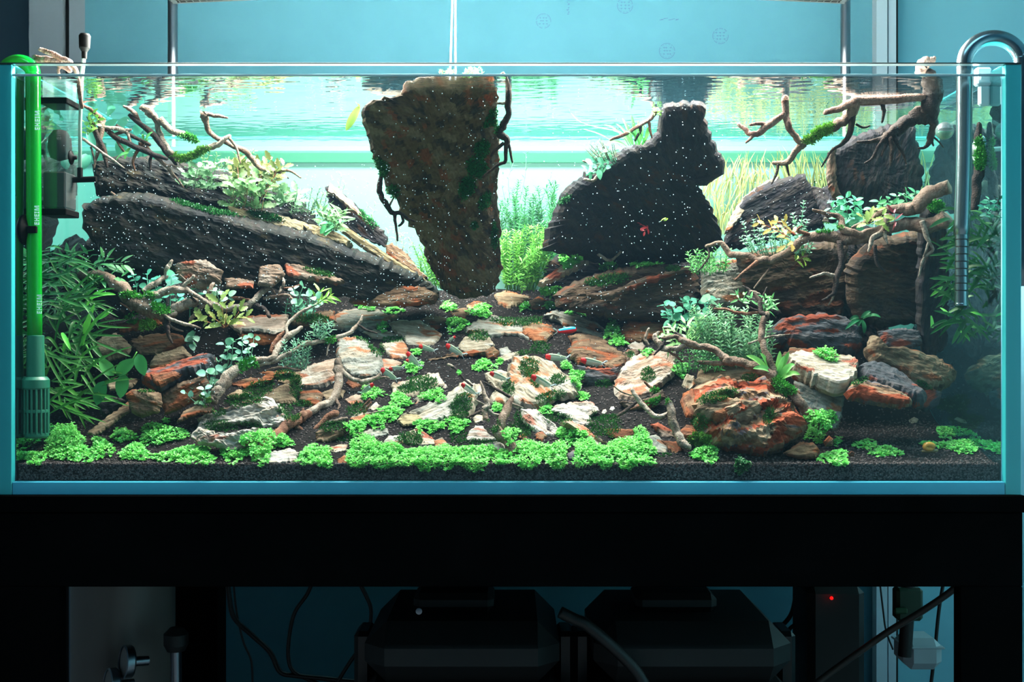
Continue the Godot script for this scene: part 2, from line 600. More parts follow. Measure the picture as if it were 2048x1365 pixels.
# ---------------------------------------------------------------- stones
# palette: ground, second, third colour, stain colour, how much stain (0 none .. 1 all)
func palette(kind: String) -> Array:
	match kind:
		"pale": return [Color(0.44, 0.40, 0.32), Color(0.31, 0.27, 0.2), Color(0.47, 0.47, 0.42), Color(0.40, 0.15, 0.06), 0.2]
		"white": return [Color(0.54, 0.52, 0.48), Color(0.41, 0.35, 0.3), Color(0.50, 0.52, 0.49), Color(0.36, 0.13, 0.09), 0.18]
		"greyblue": return [Color(0.34, 0.36, 0.33), Color(0.24, 0.24, 0.21), Color(0.42, 0.38, 0.31), Color(0.42, 0.16, 0.07), 0.24]
		"pink": return [Color(0.48, 0.38, 0.31), Color(0.34, 0.24, 0.18), Color(0.52, 0.47, 0.41), Color(0.42, 0.15, 0.08), 0.26]
		"brown": return [Color(0.15, 0.095, 0.06), Color(0.24, 0.17, 0.11), Color(0.09, 0.06, 0.04), Color(0.28, 0.08, 0.03), 0.32]
		"layer": return [Color(0.27, 0.2, 0.13), Color(0.14, 0.095, 0.06), Color(0.36, 0.28, 0.19), Color(0.3, 0.1, 0.04), 0.22]
		"rust": return [Color(0.25, 0.09, 0.045), Color(0.14, 0.06, 0.035), Color(0.27, 0.17, 0.10), Color(0.36, 0.11, 0.04), 0.4]
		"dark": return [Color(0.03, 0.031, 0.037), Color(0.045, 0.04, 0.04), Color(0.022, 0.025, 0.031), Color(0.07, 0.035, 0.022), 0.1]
		"log": return [Color(0.02, 0.024, 0.026), Color(0.034, 0.032, 0.028), Color(0.018, 0.023, 0.027), Color(0.06, 0.05, 0.03), 0.1]
		"great": return [Color(0.12, 0.085, 0.058), Color(0.045, 0.04, 0.04), Color(0.18, 0.145, 0.1), Color(0.2, 0.07, 0.04), 0.2]
		"cliff": return [Color(0.075, 0.055, 0.04), Color(0.11, 0.075, 0.05), Color(0.05, 0.042, 0.036), Color(0.15, 0.055, 0.03), 0.2]
		"bark": return [Color(0.17, 0.12, 0.09), Color(0.10, 0.08, 0.065), Color(0.24, 0.2, 0.17), Color(0.32, 0.08, 0.04), 0.3]
		"dragon": return [Color(0.32, 0.19, 0.11), Color(0.13, 0.12, 0.14), Color(0.40, 0.30, 0.2), Color(0.4, 0.07, 0.025), 0.42]
		"slate": return [Color(0.10, 0.11, 0.13), Color(0.14, 0.13, 0.14), Color(0.08, 0.09, 0.11), Color(0.34, 0.07, 0.03), 0.34]
		"yellow": return [Color(0.42, 0.36, 0.21), Color(0.30, 0.25, 0.15), Color(0.48, 0.43, 0.29), Color(0.28, 0.1, 0.05), 0.12]
		"cream": return [Color(0.58, 0.51, 0.41), Color(0.42, 0.35, 0.27), Color(0.62, 0.57, 0.48), Color(0.42, 0.09, 0.05), 0.2]
	return [Color(0.3, 0.3, 0.3), Color(0.2, 0.2, 0.2), Color(0.4, 0.4, 0.4), Color(0.3, 0.1, 0.05), 0.2]

func smooth_outline(pts: Array, step: float, jag: float, seed_: float) -> PackedVector2Array:
	var out := PackedVector2Array()
	var n := pts.size() / 2
	for i in n:
		var a := Vector2(pts[i * 2], pts[i * 2 + 1])
		var j := (i + 1) % n
		var b := Vector2(pts[j * 2], pts[j * 2 + 1])
		var k := maxi(1, int(round(a.distance_to(b) / step)))
		var nrm := (b - a).orthogonal().normalized()
		for m in k:
			var p := a.lerp(b, float(m) / k)
			out.append(p + nrm * jag * (bump.get_noise_2d(p.x * 0.11 + seed_, p.y * 0.11) * 1.6 + fine.get_noise_2d(p.x * 0.4, p.y * 0.4 + seed_)))
	return out

func rock(called: String, label: String, kind: String, pts: Array, o := {}) -> MeshInstance3D:
	# pts: outline x, y, x, y ... as seen in the photograph. Either o.z (depth of its highest point) and o.z2 (of its lowest),
	# or it lies on the bed and follows its slope (o.steep 0) or rises from its lowest point (o.steep 1)
	var seed_: float = o.get("seed", pts[0] * 0.37 + pts[1] * 0.11)
	var lo := Vector2(1e9, 1e9)
	var hi := -lo
	for i in pts.size() / 2:
		lo = lo.min(Vector2(pts[i * 2], pts[i * 2 + 1]))
		hi = hi.max(Vector2(pts[i * 2], pts[i * 2 + 1]))
	var size := hi - lo
	var big := maxf(size.x, size.y)
	var step := clampf(big / 26.0, 3.0, 7.0)
	if not o.has("z"):
		var c0 := (lo + hi) / 2.0
		var grown := []
		for i in pts.size() / 2:
			grown.append(c0.x + (pts[i * 2] - c0.x) * 1.07)
			grown.append(c0.y + (pts[i * 2 + 1] - c0.y) * 1.07)
		pts = grown
	var line := smooth_outline(pts, step, o.get("jag", clampf(big * 0.02, 0.8, 3.5)), seed_)
	var n := line.size()
	# the middle line that the rings close on
	var mid := Vector2.ZERO
	for p in line: mid += p
	mid /= n
	var cxx := 0.0
	var cyy := 0.0
	var cxy := 0.0
	for p in line:
		var d := p - mid
		cxx += d.x * d.x; cyy += d.y * d.y; cxy += d.x * d.y
	var th := 0.5 * atan2(2.0 * cxy, cxx - cyy)
	var ax := Vector2(cos(th), sin(th))
	var el := 0.0
	var ew := 0.0
	for p in line:
		el = maxf(el, absf((p - mid).dot(ax)))
		ew = maxf(ew, absf((p - mid).dot(ax.orthogonal())))
	var spine := maxf(0.0, el - ew * 1.1)
	var zlow: float = G(mid.x, hi.y).z if not o.has("z") else 0.0
	var steep: float = o.get("steep", 0.25)
	var lift: float = o.get("lift", 0.0)
	var depth := func(q: Vector2) -> float:
		if o.has("z"):
			var z: float = lerpf(o.z, o.get("z2", o.z), clampf((q.y - lo.y) / maxf(size.y, 1.0), 0, 1))
			return z + (q.x - mid.x) / maxf(size.x, 1.0) * o.get("zx", 0.0)
		return clampf(lerpf(G(q.x, q.y).z, zlow, steep) + lift, ZB + 0.012, ZF - 0.006)
	var zs := PackedFloat32Array()
	for p in line: zs.append(depth.call(p))
	var c3 := P(mid.x, mid.y, depth.call(mid))
	var pxm := (EYE.z - c3.z) / FOCAL
	var least := minf(minf(size.x, size.y), ew * 2.0) * pxm
	var front: float = o.get("front", least * 0.22)
	var back: float = o.get("back", least * 0.3)
	var rough: float = o.get("rough", clampf(least * 0.07, 0.001, 0.006))
	var nrm: Vector3 = o.get("n", Vector3(0, 0.42, 0.9)).normalized()
	var ga := deg_to_rad(o.get("ang", rad_to_deg(-th)))
	var gx := Vector3(cos(ga), sin(ga), 0)
	gx = (gx - nrm * gx.dot(nrm)).normalized()
	var basis := Basis(gx, nrm.cross(gx), nrm)
	var inv := basis.transposed()
	var rings := clampi(int(minf(size.x, size.y) / 5.0), 5, 15)
	var plate: bool = kind in ["pale", "greyblue", "pink", "white", "cream", "yellow"]
	if plate and not o.has("rough"): rough *= 0.6
	if plate and not o.has("front"): front *= 0.75
	var plateau: float = o.get("plateau", 3.2 if plate else 1.7)
	var pal := palette(kind)
	var broken: float = 3.0 if kind in ["dragon", "white"] else 1.5 if kind != "dark" and kind != "log" else 0.7
	var front_v := []
	var back_v := []
	for r in rings + 1:
		var t := float(r) / rings
		var w := pow(1.0 - pow(1.0 - minf(1.0, t * plateau), 2.2), 0.6)
		if plate: w = minf(1.0, t * 6.0) * (0.85 + 0.15 * t)
		var fv := PackedVector3Array()
		var bv := PackedVector3Array()
		for i in n:
			var c := mid + ax * clampf((line[i] - mid).dot(ax), -spine, spine)
			var q := line[i].lerp(c, t)
			var z: float = zs[i] if r == 0 else depth.call(q) if o.has("z") else lerpf(zs[i], c3.z, t)
			var p: Vector3 = inv * (P(q.x, q.y, z) - c3)
			var g := Vector3(p.x * 14.0 + seed_, p.y * 55.0, p.z * 55.0)
			var strat := bump.get_noise_3dv(g)
			strat = 0.45 * strat + 0.55 * round(strat * 5.0) / 5.0
			var lump := bump.get_noise_3d(p.x * 22.0, p.y * 22.0 + seed_, 7.0)
			var chip := fine.get_noise_3d(p.x * 160.0, p.y * 160.0 + seed_, 3.0)
			var shard := chips.get_noise_3d(p.x * 34.0 + seed_, p.y * 60.0, 2.0) + 0.5
			var w2 := minf(1.0, t * 3.5)
			fv.append(p + Vector3(0, 0, front * w + rough * w2 * (strat * 1.1 + lump * 0.8 + shard * broken + chip * 0.35)))
			bv.append(p - Vector3(0, 0, back * w))
		front_v.append(fv)
		back_v.append(bv)
	var st := start()
	st.set_smooth_group(-1)
	var paint := func(a: Vector3, b: Vector3, c: Vector3):
		var m := (a + b + c) / 3.0
		var k1 := bump.get_noise_3d(m.x * 10.0 + seed_, m.y * 80.0, m.z * 60.0)
		var k2 := bump.get_noise_3d(m.x * 12.0, m.y * 30.0 + seed_, m.z * 30.0 + 5.0)
		var k3 := bump.get_noise_3d(m.x * 14.0 + 31.0, m.y * 42.0 + seed_, m.z * 30.0)
		var col: Color = pal[0].lerp(pal[1], smoothstep(-0.1, 0.35, k1))
		col = col.lerp(pal[2], smoothstep(0.05, 0.35, k2))
		var edge: float = 0.5 - pal[4]
		col = col.lerp(pal[3], smoothstep(edge - 0.05, edge + 0.12, k3) * 0.9)
		st.set_color(col)
		tri(st, a, b, c)
	for r in rings:
		for i in n:
			var j := (i + 1) % n
			# image y runs down, so a loop that looks clockwise on screen is told apart by its area
			paint.call(front_v[r][i], front_v[r][j], front_v[r + 1][j])
			if r < rings - 1 or spine > 0.0: paint.call(front_v[r][i], front_v[r + 1][j], front_v[r + 1][i])
			if r % 2 == 0:
				var r2 := mini(r + 2, rings)
				paint.call(back_v[r][j], back_v[r][i], back_v[r2][i])
				paint.call(back_v[r][j], back_v[r2][i], back_v[r2][j])
	var mesh := done(st)
	var at := Transform3D(basis, c3)
	var parent: Node = o.get("parent")
	var node: MeshInstance3D
	if parent:
		node = put(called, mesh, M.stone, parent, parent.transform.affine_inverse() * at)
	else:
		node = put(called, mesh, M.stone, null, at)
		tag(node, label, "stone", o.get("group", ""))
	solid(mesh, at, Rect2(lo, size).grow(10.0))
	return node

func stones():
	# --- the dark log-like rocks at the back left
	rock("stone", "dark upper log-like stone behind the plants at the upper left, under the roots", "log", [186, 332, 230, 312, 300, 316, 380, 326, 450, 342, 540, 372, 600, 400, 632, 430, 640, 462, 560, 456, 470, 440, 400, 424, 330, 404, 250, 392, 195, 392], {"z": -0.30, "z2": -0.31, "zx": -0.15, "ang": -16, "front": 0.02, "n": Vector3(0, 0.1, 1), "rough": 0.004})
	rock("stone", "long dark petrified log stone sloping down from the left wall to the centre", "log", [168, 408, 186, 402, 240, 384, 300, 388, 360, 402, 420, 418, 480, 432, 560, 452, 610, 462, 690, 492, 760, 520, 840, 552, 872, 578, 880, 600, 840, 614, 760, 606, 690, 595, 600, 585, 520, 575, 440, 570, 380, 560, 330, 550, 280, 540, 220, 526, 188, 482, 170, 455], {"z": -0.235, "z2": -0.275, "zx": -0.17, "ang": -14, "front": 0.022, "back": 0.05, "n": Vector3(0, -0.22, 1), "plateau": 4.0, "rough": 0.003})
	rock("stone", "pale yellow ledge of petrified wood along the top of the long dark log", "yellow", [455, 424, 500, 430, 560, 440, 612, 454, 622, 466, 600, 472, 540, 460, 490, 446, 460, 436], {"z": -0.275, "z2": -0.265, "zx": -0.05, "ang": -13, "front": 0.012, "n": Vector3(0, 0.7, 0.7)})
	rock("stone", "pale wedge of petrified wood with a red broken end on the dark log", "yellow", [604, 455, 640, 456, 676, 470, 706, 490, 690, 498, 655, 488, 626, 476, 616, 488, 607, 476], {"z": -0.31, "z2": -0.30, "ang": -20, "front": 0.01, "n": Vector3(0, 0.6, 0.8)})
	rock("stone", "leaning dark slab with a rust-coloured top edge left of the central stone", "dark", [650, 374, 660, 369, 672, 376, 702, 402, 742, 440, 768, 462, 777, 478, 773, 496, 745, 486, 706, 466, 672, 446, 660, 414, 655, 396], {"z": -0.385, "z2": -0.395, "ang": -40, "front": 0.012, "n": Vector3(0, -0.1, 1), "plateau": 4.0, "rough": 0.002})
	rock("stone", "rust-edged bark flake lying along the top of the leaning dark slab", "pink", [660, 370, 674, 378, 704, 404, 726, 432, 738, 450, 716, 432, 690, 410, 668, 392, 655, 388], {"z": -0.372, "z2": -0.365, "ang": -42, "front": 0.006})
	rock("stone", "thin pale yellow splinter of petrified wood sloping to the foot of the central stone", "yellow", [672, 446, 684, 450, 740, 488, 772, 510, 802, 530, 850, 560, 862, 572, 846, 566, 800, 544, 768, 526, 720, 494, 682, 464], {"z": -0.345, "z2": -0.36, "ang": -32, "front": 0.006, "jag": 1.0, "n": Vector3(0, 0.6, 0.8)})
	rock("stone", "small brown block with a red tip above the yellow splinter", "brown", [770, 492, 784, 487, 816, 508, 836, 538, 857, 557, 846, 562, 808, 536, 772, 510], {"z": -0.385, "z2": -0.37, "ang": -35})
	# --- the great leaning stone in the centre
	var great := rock("stone", "great dark leaning central stone, wide at the water surface, narrow at its foot", "great", [722, 224, 735, 206, 765, 197, 800, 190, 806, 165, 850, 152, 955, 150, 984, 156, 992, 200, 986, 240, 997, 280, 992, 330, 988, 400, 995, 440, 992, 490, 1000, 530, 998, 562, 985, 588, 940, 598, 900, 590, 880, 572, 862, 538, 850, 510, 842, 482, 838, 475, 825, 455, 800, 430, 795, 402, 772, 380, 762, 350, 748, 320, 738, 290, 728, 260], {"z": -0.085, "z2": -0.37, "ang": -55, "front": 0.03, "back": 0.05, "n": Vector3(0, 0.05, 1), "rough": 0.005, "plateau": 2.0})
	rock("bark_face", "", "bark", [945, 152, 984, 156, 993, 200, 987, 240, 998, 280, 993, 330, 990, 400, 997, 440, 994, 490, 1001, 540, 990, 566, 974, 540, 968, 500, 960, 440, 962, 380, 950, 300, 940, 220], {"z": -0.075, "z2": -0.352, "ang": 88, "front": 0.014, "back": 0.02, "n": Vector3(0.5, 0.2, 0.9), "parent": great, "rough": 0.005})
	# --- right of the centre
	rock("stone", "tall dark stone right of the centre, leaning forward through the water surface", "dark", [1168, 345, 1190, 330, 1215, 318, 1240, 302, 1262, 291, 1300, 281, 1315, 262, 1318, 232, 1326, 208, 1345, 204, 1400, 204, 1412, 212, 1410, 232, 1420, 265, 1432, 290, 1452, 325, 1445, 345, 1420, 370, 1395, 371, 1410, 395, 1425, 420, 1440, 455, 1446, 482, 1430, 505, 1400, 520, 1330, 530, 1260, 540, 1210, 530, 1150, 514, 1105, 504, 1080, 502, 1090, 460, 1110, 420, 1130, 375], {"z": -0.19, "z2": -0.39, "ang": -50, "front": 0.025, "back": 0.035, "n": Vector3(0, -0.1, 1), "rough": 0.003, "plateau": 3.5})
	rock("stone", "small pale pebble-like stone at the right foot of the tall dark stone", "cream", [1408, 448, 1425, 442, 1436, 452, 1444, 468, 1434, 472, 1418, 462], {"z": -0.385, "z2": -0.38})
	rock("stone", "broad dark slab with a pale ragged edge behind the right driftwood", "dark", [1455, 450, 1470, 415, 1490, 392, 1520, 372, 1560, 358, 1608, 348, 1620, 370, 1634, 400, 1646, 430, 1650, 455, 1560, 480, 1480, 500, 1445, 490], {"z": -0.355, "z2": -0.385, "ang": 30, "front": 0.012, "n": Vector3(0, -0.1, 1), "plateau": 4.0, "rough": 0.002})
	rock("stone", "pale layered rim along the top left of the broad dark slab", "pale", [1448, 470, 1462, 432, 1480, 402, 1500, 384, 1530, 366, 1560, 357, 1545, 372, 1515, 392, 1494, 414, 1478, 440, 1462, 462], {"z": -0.375, "z2": -0.355, "ang": 45, "front": 0.006})
	rock("stone", "grey wedge stone between the dark slab and the dark block", "dark", [1622, 374, 1640, 380, 1660, 368, 1676, 386, 1690, 420, 1670, 448, 1646, 440, 1634, 405], {"z": -0.34, "z2": -0.32})
	rock("stone", "large square dark block under the driftwood at the upper right", "dark", [1652, 330, 1656, 306, 1670, 292, 1700, 275, 1740, 260, 1790, 246, 1830, 250, 1838, 300, 1846, 340, 1842, 378, 1838, 420, 1760, 434, 1690, 432, 1666, 404, 1655, 370], {"z": -0.24, "z2": -0.26, "ang": 80, "front": 0.014, "plateau": 5.0, "n": Vector3(0, -0.15, 1), "rough": 0.002})
	rock("stone", "pale side of rock at the left edge of the square dark block", "bark", [1652, 330, 1657, 306, 1672, 292, 1672, 330, 1670, 365, 1678, 385, 1688, 402, 1676, 404, 1664, 392, 1654, 365], {"z": -0.23, "z2": -0.24, "ang": 85, "front": 0.008})
	rock("stone", "long rust-topped stone with a dark brown front right of the centre", "cliff", [1104, 592, 1130, 572, 1190, 548, 1245, 534, 1290, 530, 1350, 529, 1386, 534, 1393, 550, 1399, 580, 1393, 612, 1350, 626, 1330, 644, 1260, 644, 1200, 634, 1150, 624, 1110, 614], {"z": -0.35, "z2": -0.345, "ang": 6, "front": 0.03, "n": Vector3(0, 0.0, 1), "plateau": 3.0, "rough": 0.003})
	rock("stone", "grey ridge of rock crossing the rust-topped stone", "bark", [1170, 588, 1195, 588, 1230, 584, 1262, 566, 1310, 552, 1370, 538, 1388, 540, 1350, 552, 1300, 568, 1262, 582, 1240, 596, 1210, 600, 1180, 596], {"z": -0.318, "z2": -0.306, "ang": 16, "front": 0.008})
	rock("stone", "low dark stone added to darken the gap between the tall dark stone and the rust-topped stone", "dark", [1090, 520, 1150, 496, 1260, 500, 1420, 490, 1440, 560, 1380, 620, 1150, 620, 1080, 590], {"z": -0.425, "z2": -0.42, "n": Vector3(0, 0, 1), "plateau": 4.0, "rough": 0.003, "front": 0.015, "back": 0.02})  # added filler: its dark colour gives the gap its shade
	rock("stone", "grey splintered petrified plank rising right from the centre", "cream", [1074, 570, 1110, 545, 1150, 522, 1163, 502, 1184, 492, 1200, 500, 1198, 516, 1160, 538, 1120, 557, 1086, 574], {"z": -0.40, "z2": -0.38, "ang": 32, "front": 0.012})
	rock("stone", "dark brown cliff-like stone below the right driftwood, left half", "cliff", [1470, 508, 1560, 492, 1640, 480, 1694, 480, 1698, 560, 1684, 645, 1600, 648, 1540, 610, 1488, 570], {"z": -0.25, "z2": -0.265, "ang": 10, "front": 0.016, "plateau": 4.0, "n": Vector3(0, -0.2, 1), "rough": 0.0025})
	rock("stone", "dark brown cliff-like stone below the right driftwood, right half", "cliff", [1692, 530, 1730, 490, 1780, 470, 1850, 460, 1866, 540, 1860, 600, 1850, 645, 1760, 658, 1710, 640, 1692, 600], {"z": -0.2, "z2": -0.215, "ang": -8, "front": 0.016, "plateau": 4.0, "n": Vector3(0, -0.2, 1), "rough": 0.0025})
	rock("stone", "grey layered stone at the left foot of the right cliff stone", "greyblue", [1400, 540, 1440, 520, 1490, 516, 1500, 560, 1490, 620, 1430, 622, 1402, 590], {"z": -0.30, "z2": -0.29, "ang": 5})
	rock("stone", "low dark stone with a red right end below the cliff stones", "slate", [1530, 664, 1560, 642, 1640, 630, 1692, 640, 1722, 662, 1724, 702, 1692, 724, 1600, 712, 1545, 694], {"z": -0.22, "z2": -0.2, "front": 0.025, "ang": 0})
	rock("stone", "dark stone added to darken the gap between the two cliff stones", "dark", [1640, 470, 1700, 450, 1780, 460, 1790, 560, 1770, 690, 1690, 700, 1650, 600], {"z": -0.31, "z2": -0.29, "n": Vector3(0, -0.2, 1), "plateau": 4.0})  # added backing that hides the bright film and darkens the gap
	rock("stone", "dark stone added at the right wall to darken the view behind the dark strap-leaved fern", "dark", [1836, 440, 1860, 400, 1880, 396, 1892, 450, 1896, 560, 1894, 690, 1850, 730, 1832, 640], {"z": -0.165, "z2": -0.165, "n": Vector3(0, -0.2, 1), "plateau": 4.0})  # added dark backdrop, also darkens the reflection in the right side face
	rock("stone", "dark stone added at the left wall to darken the gap below the long log", "dark", [158, 500, 190, 470, 260, 520, 330, 545, 330, 610, 240, 640, 170, 610], {"z": -0.235, "z2": -0.225, "n": Vector3(0, -0.1, 1), "plateau": 4.0})  # added dark backdrop where the gap under the log showed too bright
	# --- right foreground
	rock("stone", "brown curved stone just behind the cream slab at the right", "brown", [1556, 714, 1585, 696, 1640, 698, 1686, 716, 1690, 728, 1580, 726], {"z": -0.16, "z2": -0.14})
	rock("stone", "cream flat-topped slab with a dark grained front at the right", "cream", [1564, 726, 1590, 716, 1640, 722, 1700, 721, 1716, 734, 1712, 760, 1694, 780, 1672, 790, 1640, 778, 1612, 764, 1585, 748], {"z": -0.15, "z2": -0.085, "ang": -18, "front": 0.02, "n": Vector3(0, 0.7, 0.7)})
	rock("stone", "grey-green pillar stone under the cream slab", "greyblue", [1588, 762, 1640, 772, 1690, 788, 1684, 832, 1672, 862, 1640, 862, 1604, 838, 1592, 802], {"z": -0.12, "z2": -0.1, "ang": -30, "n": Vector3(0, 0, 1)})
	rock("stone", "blue-grey overhanging rock with a red and cream lip at the right", "slate", [1706, 745, 1740, 730, 1770, 734, 1800, 754, 1830, 780, 1852, 802, 1846, 814, 1824, 812, 1800, 806, 1760, 790, 1722, 776], {"z": -0.14, "z2": -0.09, "ang": -25, "front": 0.02, "n": Vector3(0, 0.6, 0.8)})
	rock("stone", "red and cream broken lip of the overhanging rock at the right", "dragon", [1688, 790, 1702, 768, 1735, 764, 1770, 774, 1800, 790, 1822, 804, 1822, 812, 1800, 818, 1760, 812, 1720, 806, 1694, 800], {"z": -0.09, "z2": -0.07, "ang": -12, "front": 0.016})
	rock("stone", "pale brown layered stone at the far right behind the overhang", "layer", [1726, 704, 1738, 674, 1750, 688, 1762, 702, 1800, 698, 1862, 714, 1900, 735, 1914, 750, 1905, 768, 1880, 782, 1850, 796, 1812, 778, 1782, 748, 1748, 734], {"z": -0.145, "z2": -0.13, "ang": -14, "front": 0.02})
	rock("stone", "small dark blue stone on top of the layered right stone", "slate", [1754, 664, 1800, 656, 1838, 662, 1846, 690, 1800, 702, 1766, 698], {"z": -0.165, "z2": -0.155})
	rock("stone", "dark pitted stone at the right end under the layered stone", "slate", [1830, 790, 1862, 776, 1884, 786, 1876, 812, 1850, 826, 1832, 816], {"z": -0.12, "z2": -0.12})
	rock("stone", "large jagged red and cream rock in the right foreground", "dragon", [1376, 815, 1384, 780, 1400, 768, 1440, 752, 1480, 760, 1508, 765, 1520, 752, 1542, 757, 1560, 775, 1580, 800, 1592, 818, 1602, 840, 1613, 855, 1602, 882, 1572, 892, 1556, 906, 1520, 918, 1480, 908, 1440, 904, 1402, 884, 1382, 852], {"z": -0.13, "z2": -0.05, "ang": 20, "front": 0.05, "back": 0.03, "rough": 0.011, "plateau": 1.0, "n": Vector3(0, 0.2, 0.95)})
	rock("stone", "cream grained shelf projecting from the jagged red rock", "layer", [1386, 826, 1400, 800, 1440, 796, 1470, 802, 1510, 806, 1530, 818, 1510, 842, 1490, 862, 1450, 852, 1410, 846], {"z": -0.062, "z2": -0.045, "ang": 12, "front": 0.016, "n": Vector3(0, 0.5, 0.85)})
	rock("stone", "brown wood-grained stone behind the jagged red rock", "layer", [1388, 764, 1400, 742, 1440, 730, 1500, 734, 1528, 750, 1490, 768, 1440, 776, 1404, 776], {"z": -0.17, "z2": -0.13, "ang": 10})
	rock("stone", "red and blue lobe at the right side of the jagged red rock", "dragon", [1538, 850, 1556, 830, 1580, 826, 1602, 838, 1614, 854, 1604, 872, 1580, 880, 1552, 872], {"z": -0.06, "z2": -0.05, "front": 0.018})
	rock("stone", "small orange-brown stone on the soil in front of the branch end", "rust", [1566, 908, 1580, 898, 1600, 884, 1628, 886, 1640, 902, 1632, 918, 1600, 920], {"z": -0.045, "z2": -0.035})
	rock("stone", "tiny dark stone beside the branch end", "brown", [1646, 884, 1658, 872, 1668, 880, 1664, 893, 1650, 894], {"z": -0.06, "z2": -0.055})
	rock("stone", "tiny red pebble on the soil at the lower right", "rust", [1696, 908, 1702, 902, 1710, 906, 1708, 914, 1698, 914], {"z": -0.035})
	rock("stone", "tiny grey pebble on the soil right of the overhang", "pale", [1818, 840, 1828, 835, 1837, 840, 1832, 847, 1820, 847], {})
	# --- the middle slope
	rock("stone", "brown-topped square stone at the right of the slope, beside the branch tips", "pink", [1234, 762, 1246, 738, 1266, 716, 1300, 705, 1345, 704, 1352, 726, 1345, 752, 1322, 772, 1300, 790, 1268, 800, 1240, 796, 1231, 780], {"ang": 20, "steep": 0.3})
	rock("stone", "dull brown layered stone with a pale right tip on the slope", "brown", [1137, 702, 1150, 686, 1180, 680, 1212, 690, 1242, 706, 1251, 716, 1246, 728, 1226, 738, 1198, 736, 1160, 730, 1143, 717], {"ang": -8})
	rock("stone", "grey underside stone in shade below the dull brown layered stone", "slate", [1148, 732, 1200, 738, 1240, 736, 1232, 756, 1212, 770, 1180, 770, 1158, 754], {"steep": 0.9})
	rock("stone", "grey grained slab high on the slope below the rust-topped stone", "greyblue", [1088, 632, 1112, 622, 1160, 632, 1192, 645, 1207, 660, 1212, 674, 1190, 674, 1150, 660, 1110, 644], {"ang": -20})
	rock("stone", "red-brown flat stone at the right of the upper slope", "rust", [1244, 658, 1260, 641, 1330, 649, 1354, 660, 1330, 672, 1290, 684, 1256, 688, 1246, 676], {"ang": -4, "steep": 0.5})
	rock("stone", "mossy rust and grey slab in the middle of the upper slope", "greyblue", [933, 660, 960, 641, 982, 631, 1012, 640, 1050, 645, 1082, 650, 1097, 666, 1086, 682, 1060, 680, 1022, 670, 990, 674, 952, 668], {"ang": -6})
	rock("stone", "orange stained rock at the left end of the mossy slab", "rust", [936, 660, 958, 643, 980, 632, 986, 646, 1004, 656, 1000, 666, 965, 668], {"lift": 0.006})
	rock("stone", "cream slab with a red tip above the dark hollow", "pale", [914, 700, 930, 676, 950, 669, 976, 675, 988, 692, 970, 707, 940, 708], {"lift": 0.003})
	rock("stone", "rust stone at the right end of the dark hollow", "rust", [968, 704, 985, 694, 998, 704, 992, 717, 976, 721], {"steep": 0.8})
	rock("stone", "thin brown slab edge over the dark hollow", "brown", [856, 722, 900, 708, 945, 702, 972, 706, 968, 712, 930, 712, 890, 718], {"lift": 0.004})
	rock("stone", "pale cream slab right of the white fish-crossed slope, upper middle", "pale", [780, 648, 808, 642, 842, 643, 860, 656, 880, 668, 877, 679, 865, 689, 845, 692, 819, 689, 804, 676, 789, 662], {"ang": -12})
	rock("stone", "brownish mossy stone behind the pale cream slab", "brown", [842, 640, 862, 632, 898, 638, 896, 650, 870, 660, 856, 654], {})
	rock("stone", "grey slab with orange stain at the top left of the slope", "greyblue", [670, 640, 678, 624, 706, 620, 742, 616, 756, 622, 780, 634, 778, 644, 752, 657, 734, 663, 713, 660, 696, 663, 671, 657], {"ang": 4})
	rock("stone", "big blue-grey slab with a pink rim left of the fish", "greyblue", [677, 684, 688, 677, 722, 677, 742, 694, 757, 706, 762, 721, 765, 730, 758, 754, 734, 760, 701, 755, 688, 742, 675, 716, 676, 700], {"ang": 10, "front": 0.012})
	rock("stone", "cream triangular stone right of the big blue-grey slab", "pale", [759, 689, 780, 686, 803, 680, 815, 697, 812, 716, 786, 720, 771, 704], {})
	rock("stone", "pinkish low stone below the cream triangular stone", "pink", [763, 718, 786, 720, 806, 727, 788, 738, 766, 738], {})
	rock("stone", "cream mossy stone above the big blue-grey slab", "pale", [726, 666, 748, 660, 773, 663, 797, 671, 790, 680, 770, 682, 746, 677], {})
	rock("stone", "grey-pink slab left of the forked branch", "pink", [598, 748, 622, 731, 672, 718, 678, 754, 662, 768, 640, 775, 602, 776], {"ang": 12})
	rock("stone", "brown layered stone above the white rock", "layer", [523, 795, 548, 779, 572, 769, 587, 782, 595, 806, 579, 811, 549, 807], {"ang": 8})
	rock("stone", "dark brown stone behind the forked branch", "brown", [600, 784, 634, 780, 646, 790, 640, 812, 612, 812, 600, 800], {"steep": 0.5})
	rock("stone", "orange-tipped thin stone below the pale left branch", "rust", [463, 769, 496, 757, 522, 758, 548, 760, 530, 772, 486, 778], {})
	rock("stone", "small tan stone in the moss below the pale left branch", "layer", [452, 794, 478, 779, 505, 790, 494, 800, 464, 800], {})
	rock("stone", "white and pink marbled rock in the left foreground, upper half", "white", [402, 834, 430, 826, 480, 808, 515, 798, 536, 796, 553, 810, 566, 828, 567, 846, 542, 857, 510, 848, 480, 846, 450, 853, 420, 861, 399, 862], {"ang": 18, "rough": 0.007, "steep": 0.45})
	rock("stone", "white and pink marbled rock in the left foreground, lower half", "white", [387, 871, 399, 857, 425, 861, 432, 868, 460, 867, 513, 857, 509, 873, 496, 889, 468, 902, 440, 897, 412, 890, 394, 886], {"ang": 18, "rough": 0.007, "steep": 0.7, "lift": 0.01})
	rock("stone", "flat white stone at the front by the foot of the red-brown branch", "white", [523, 914, 538, 906, 579, 898, 597, 907, 588, 924, 555, 928, 526, 926], {"rough": 0.001, "lift": 0.004})
	rock("stone", "small dark chunk with an orange top by the red-brown branch", "brown", [632, 866, 651, 857, 672, 866, 694, 851, 699, 860, 684, 872, 656, 886, 634, 883], {"steep": 0.6})
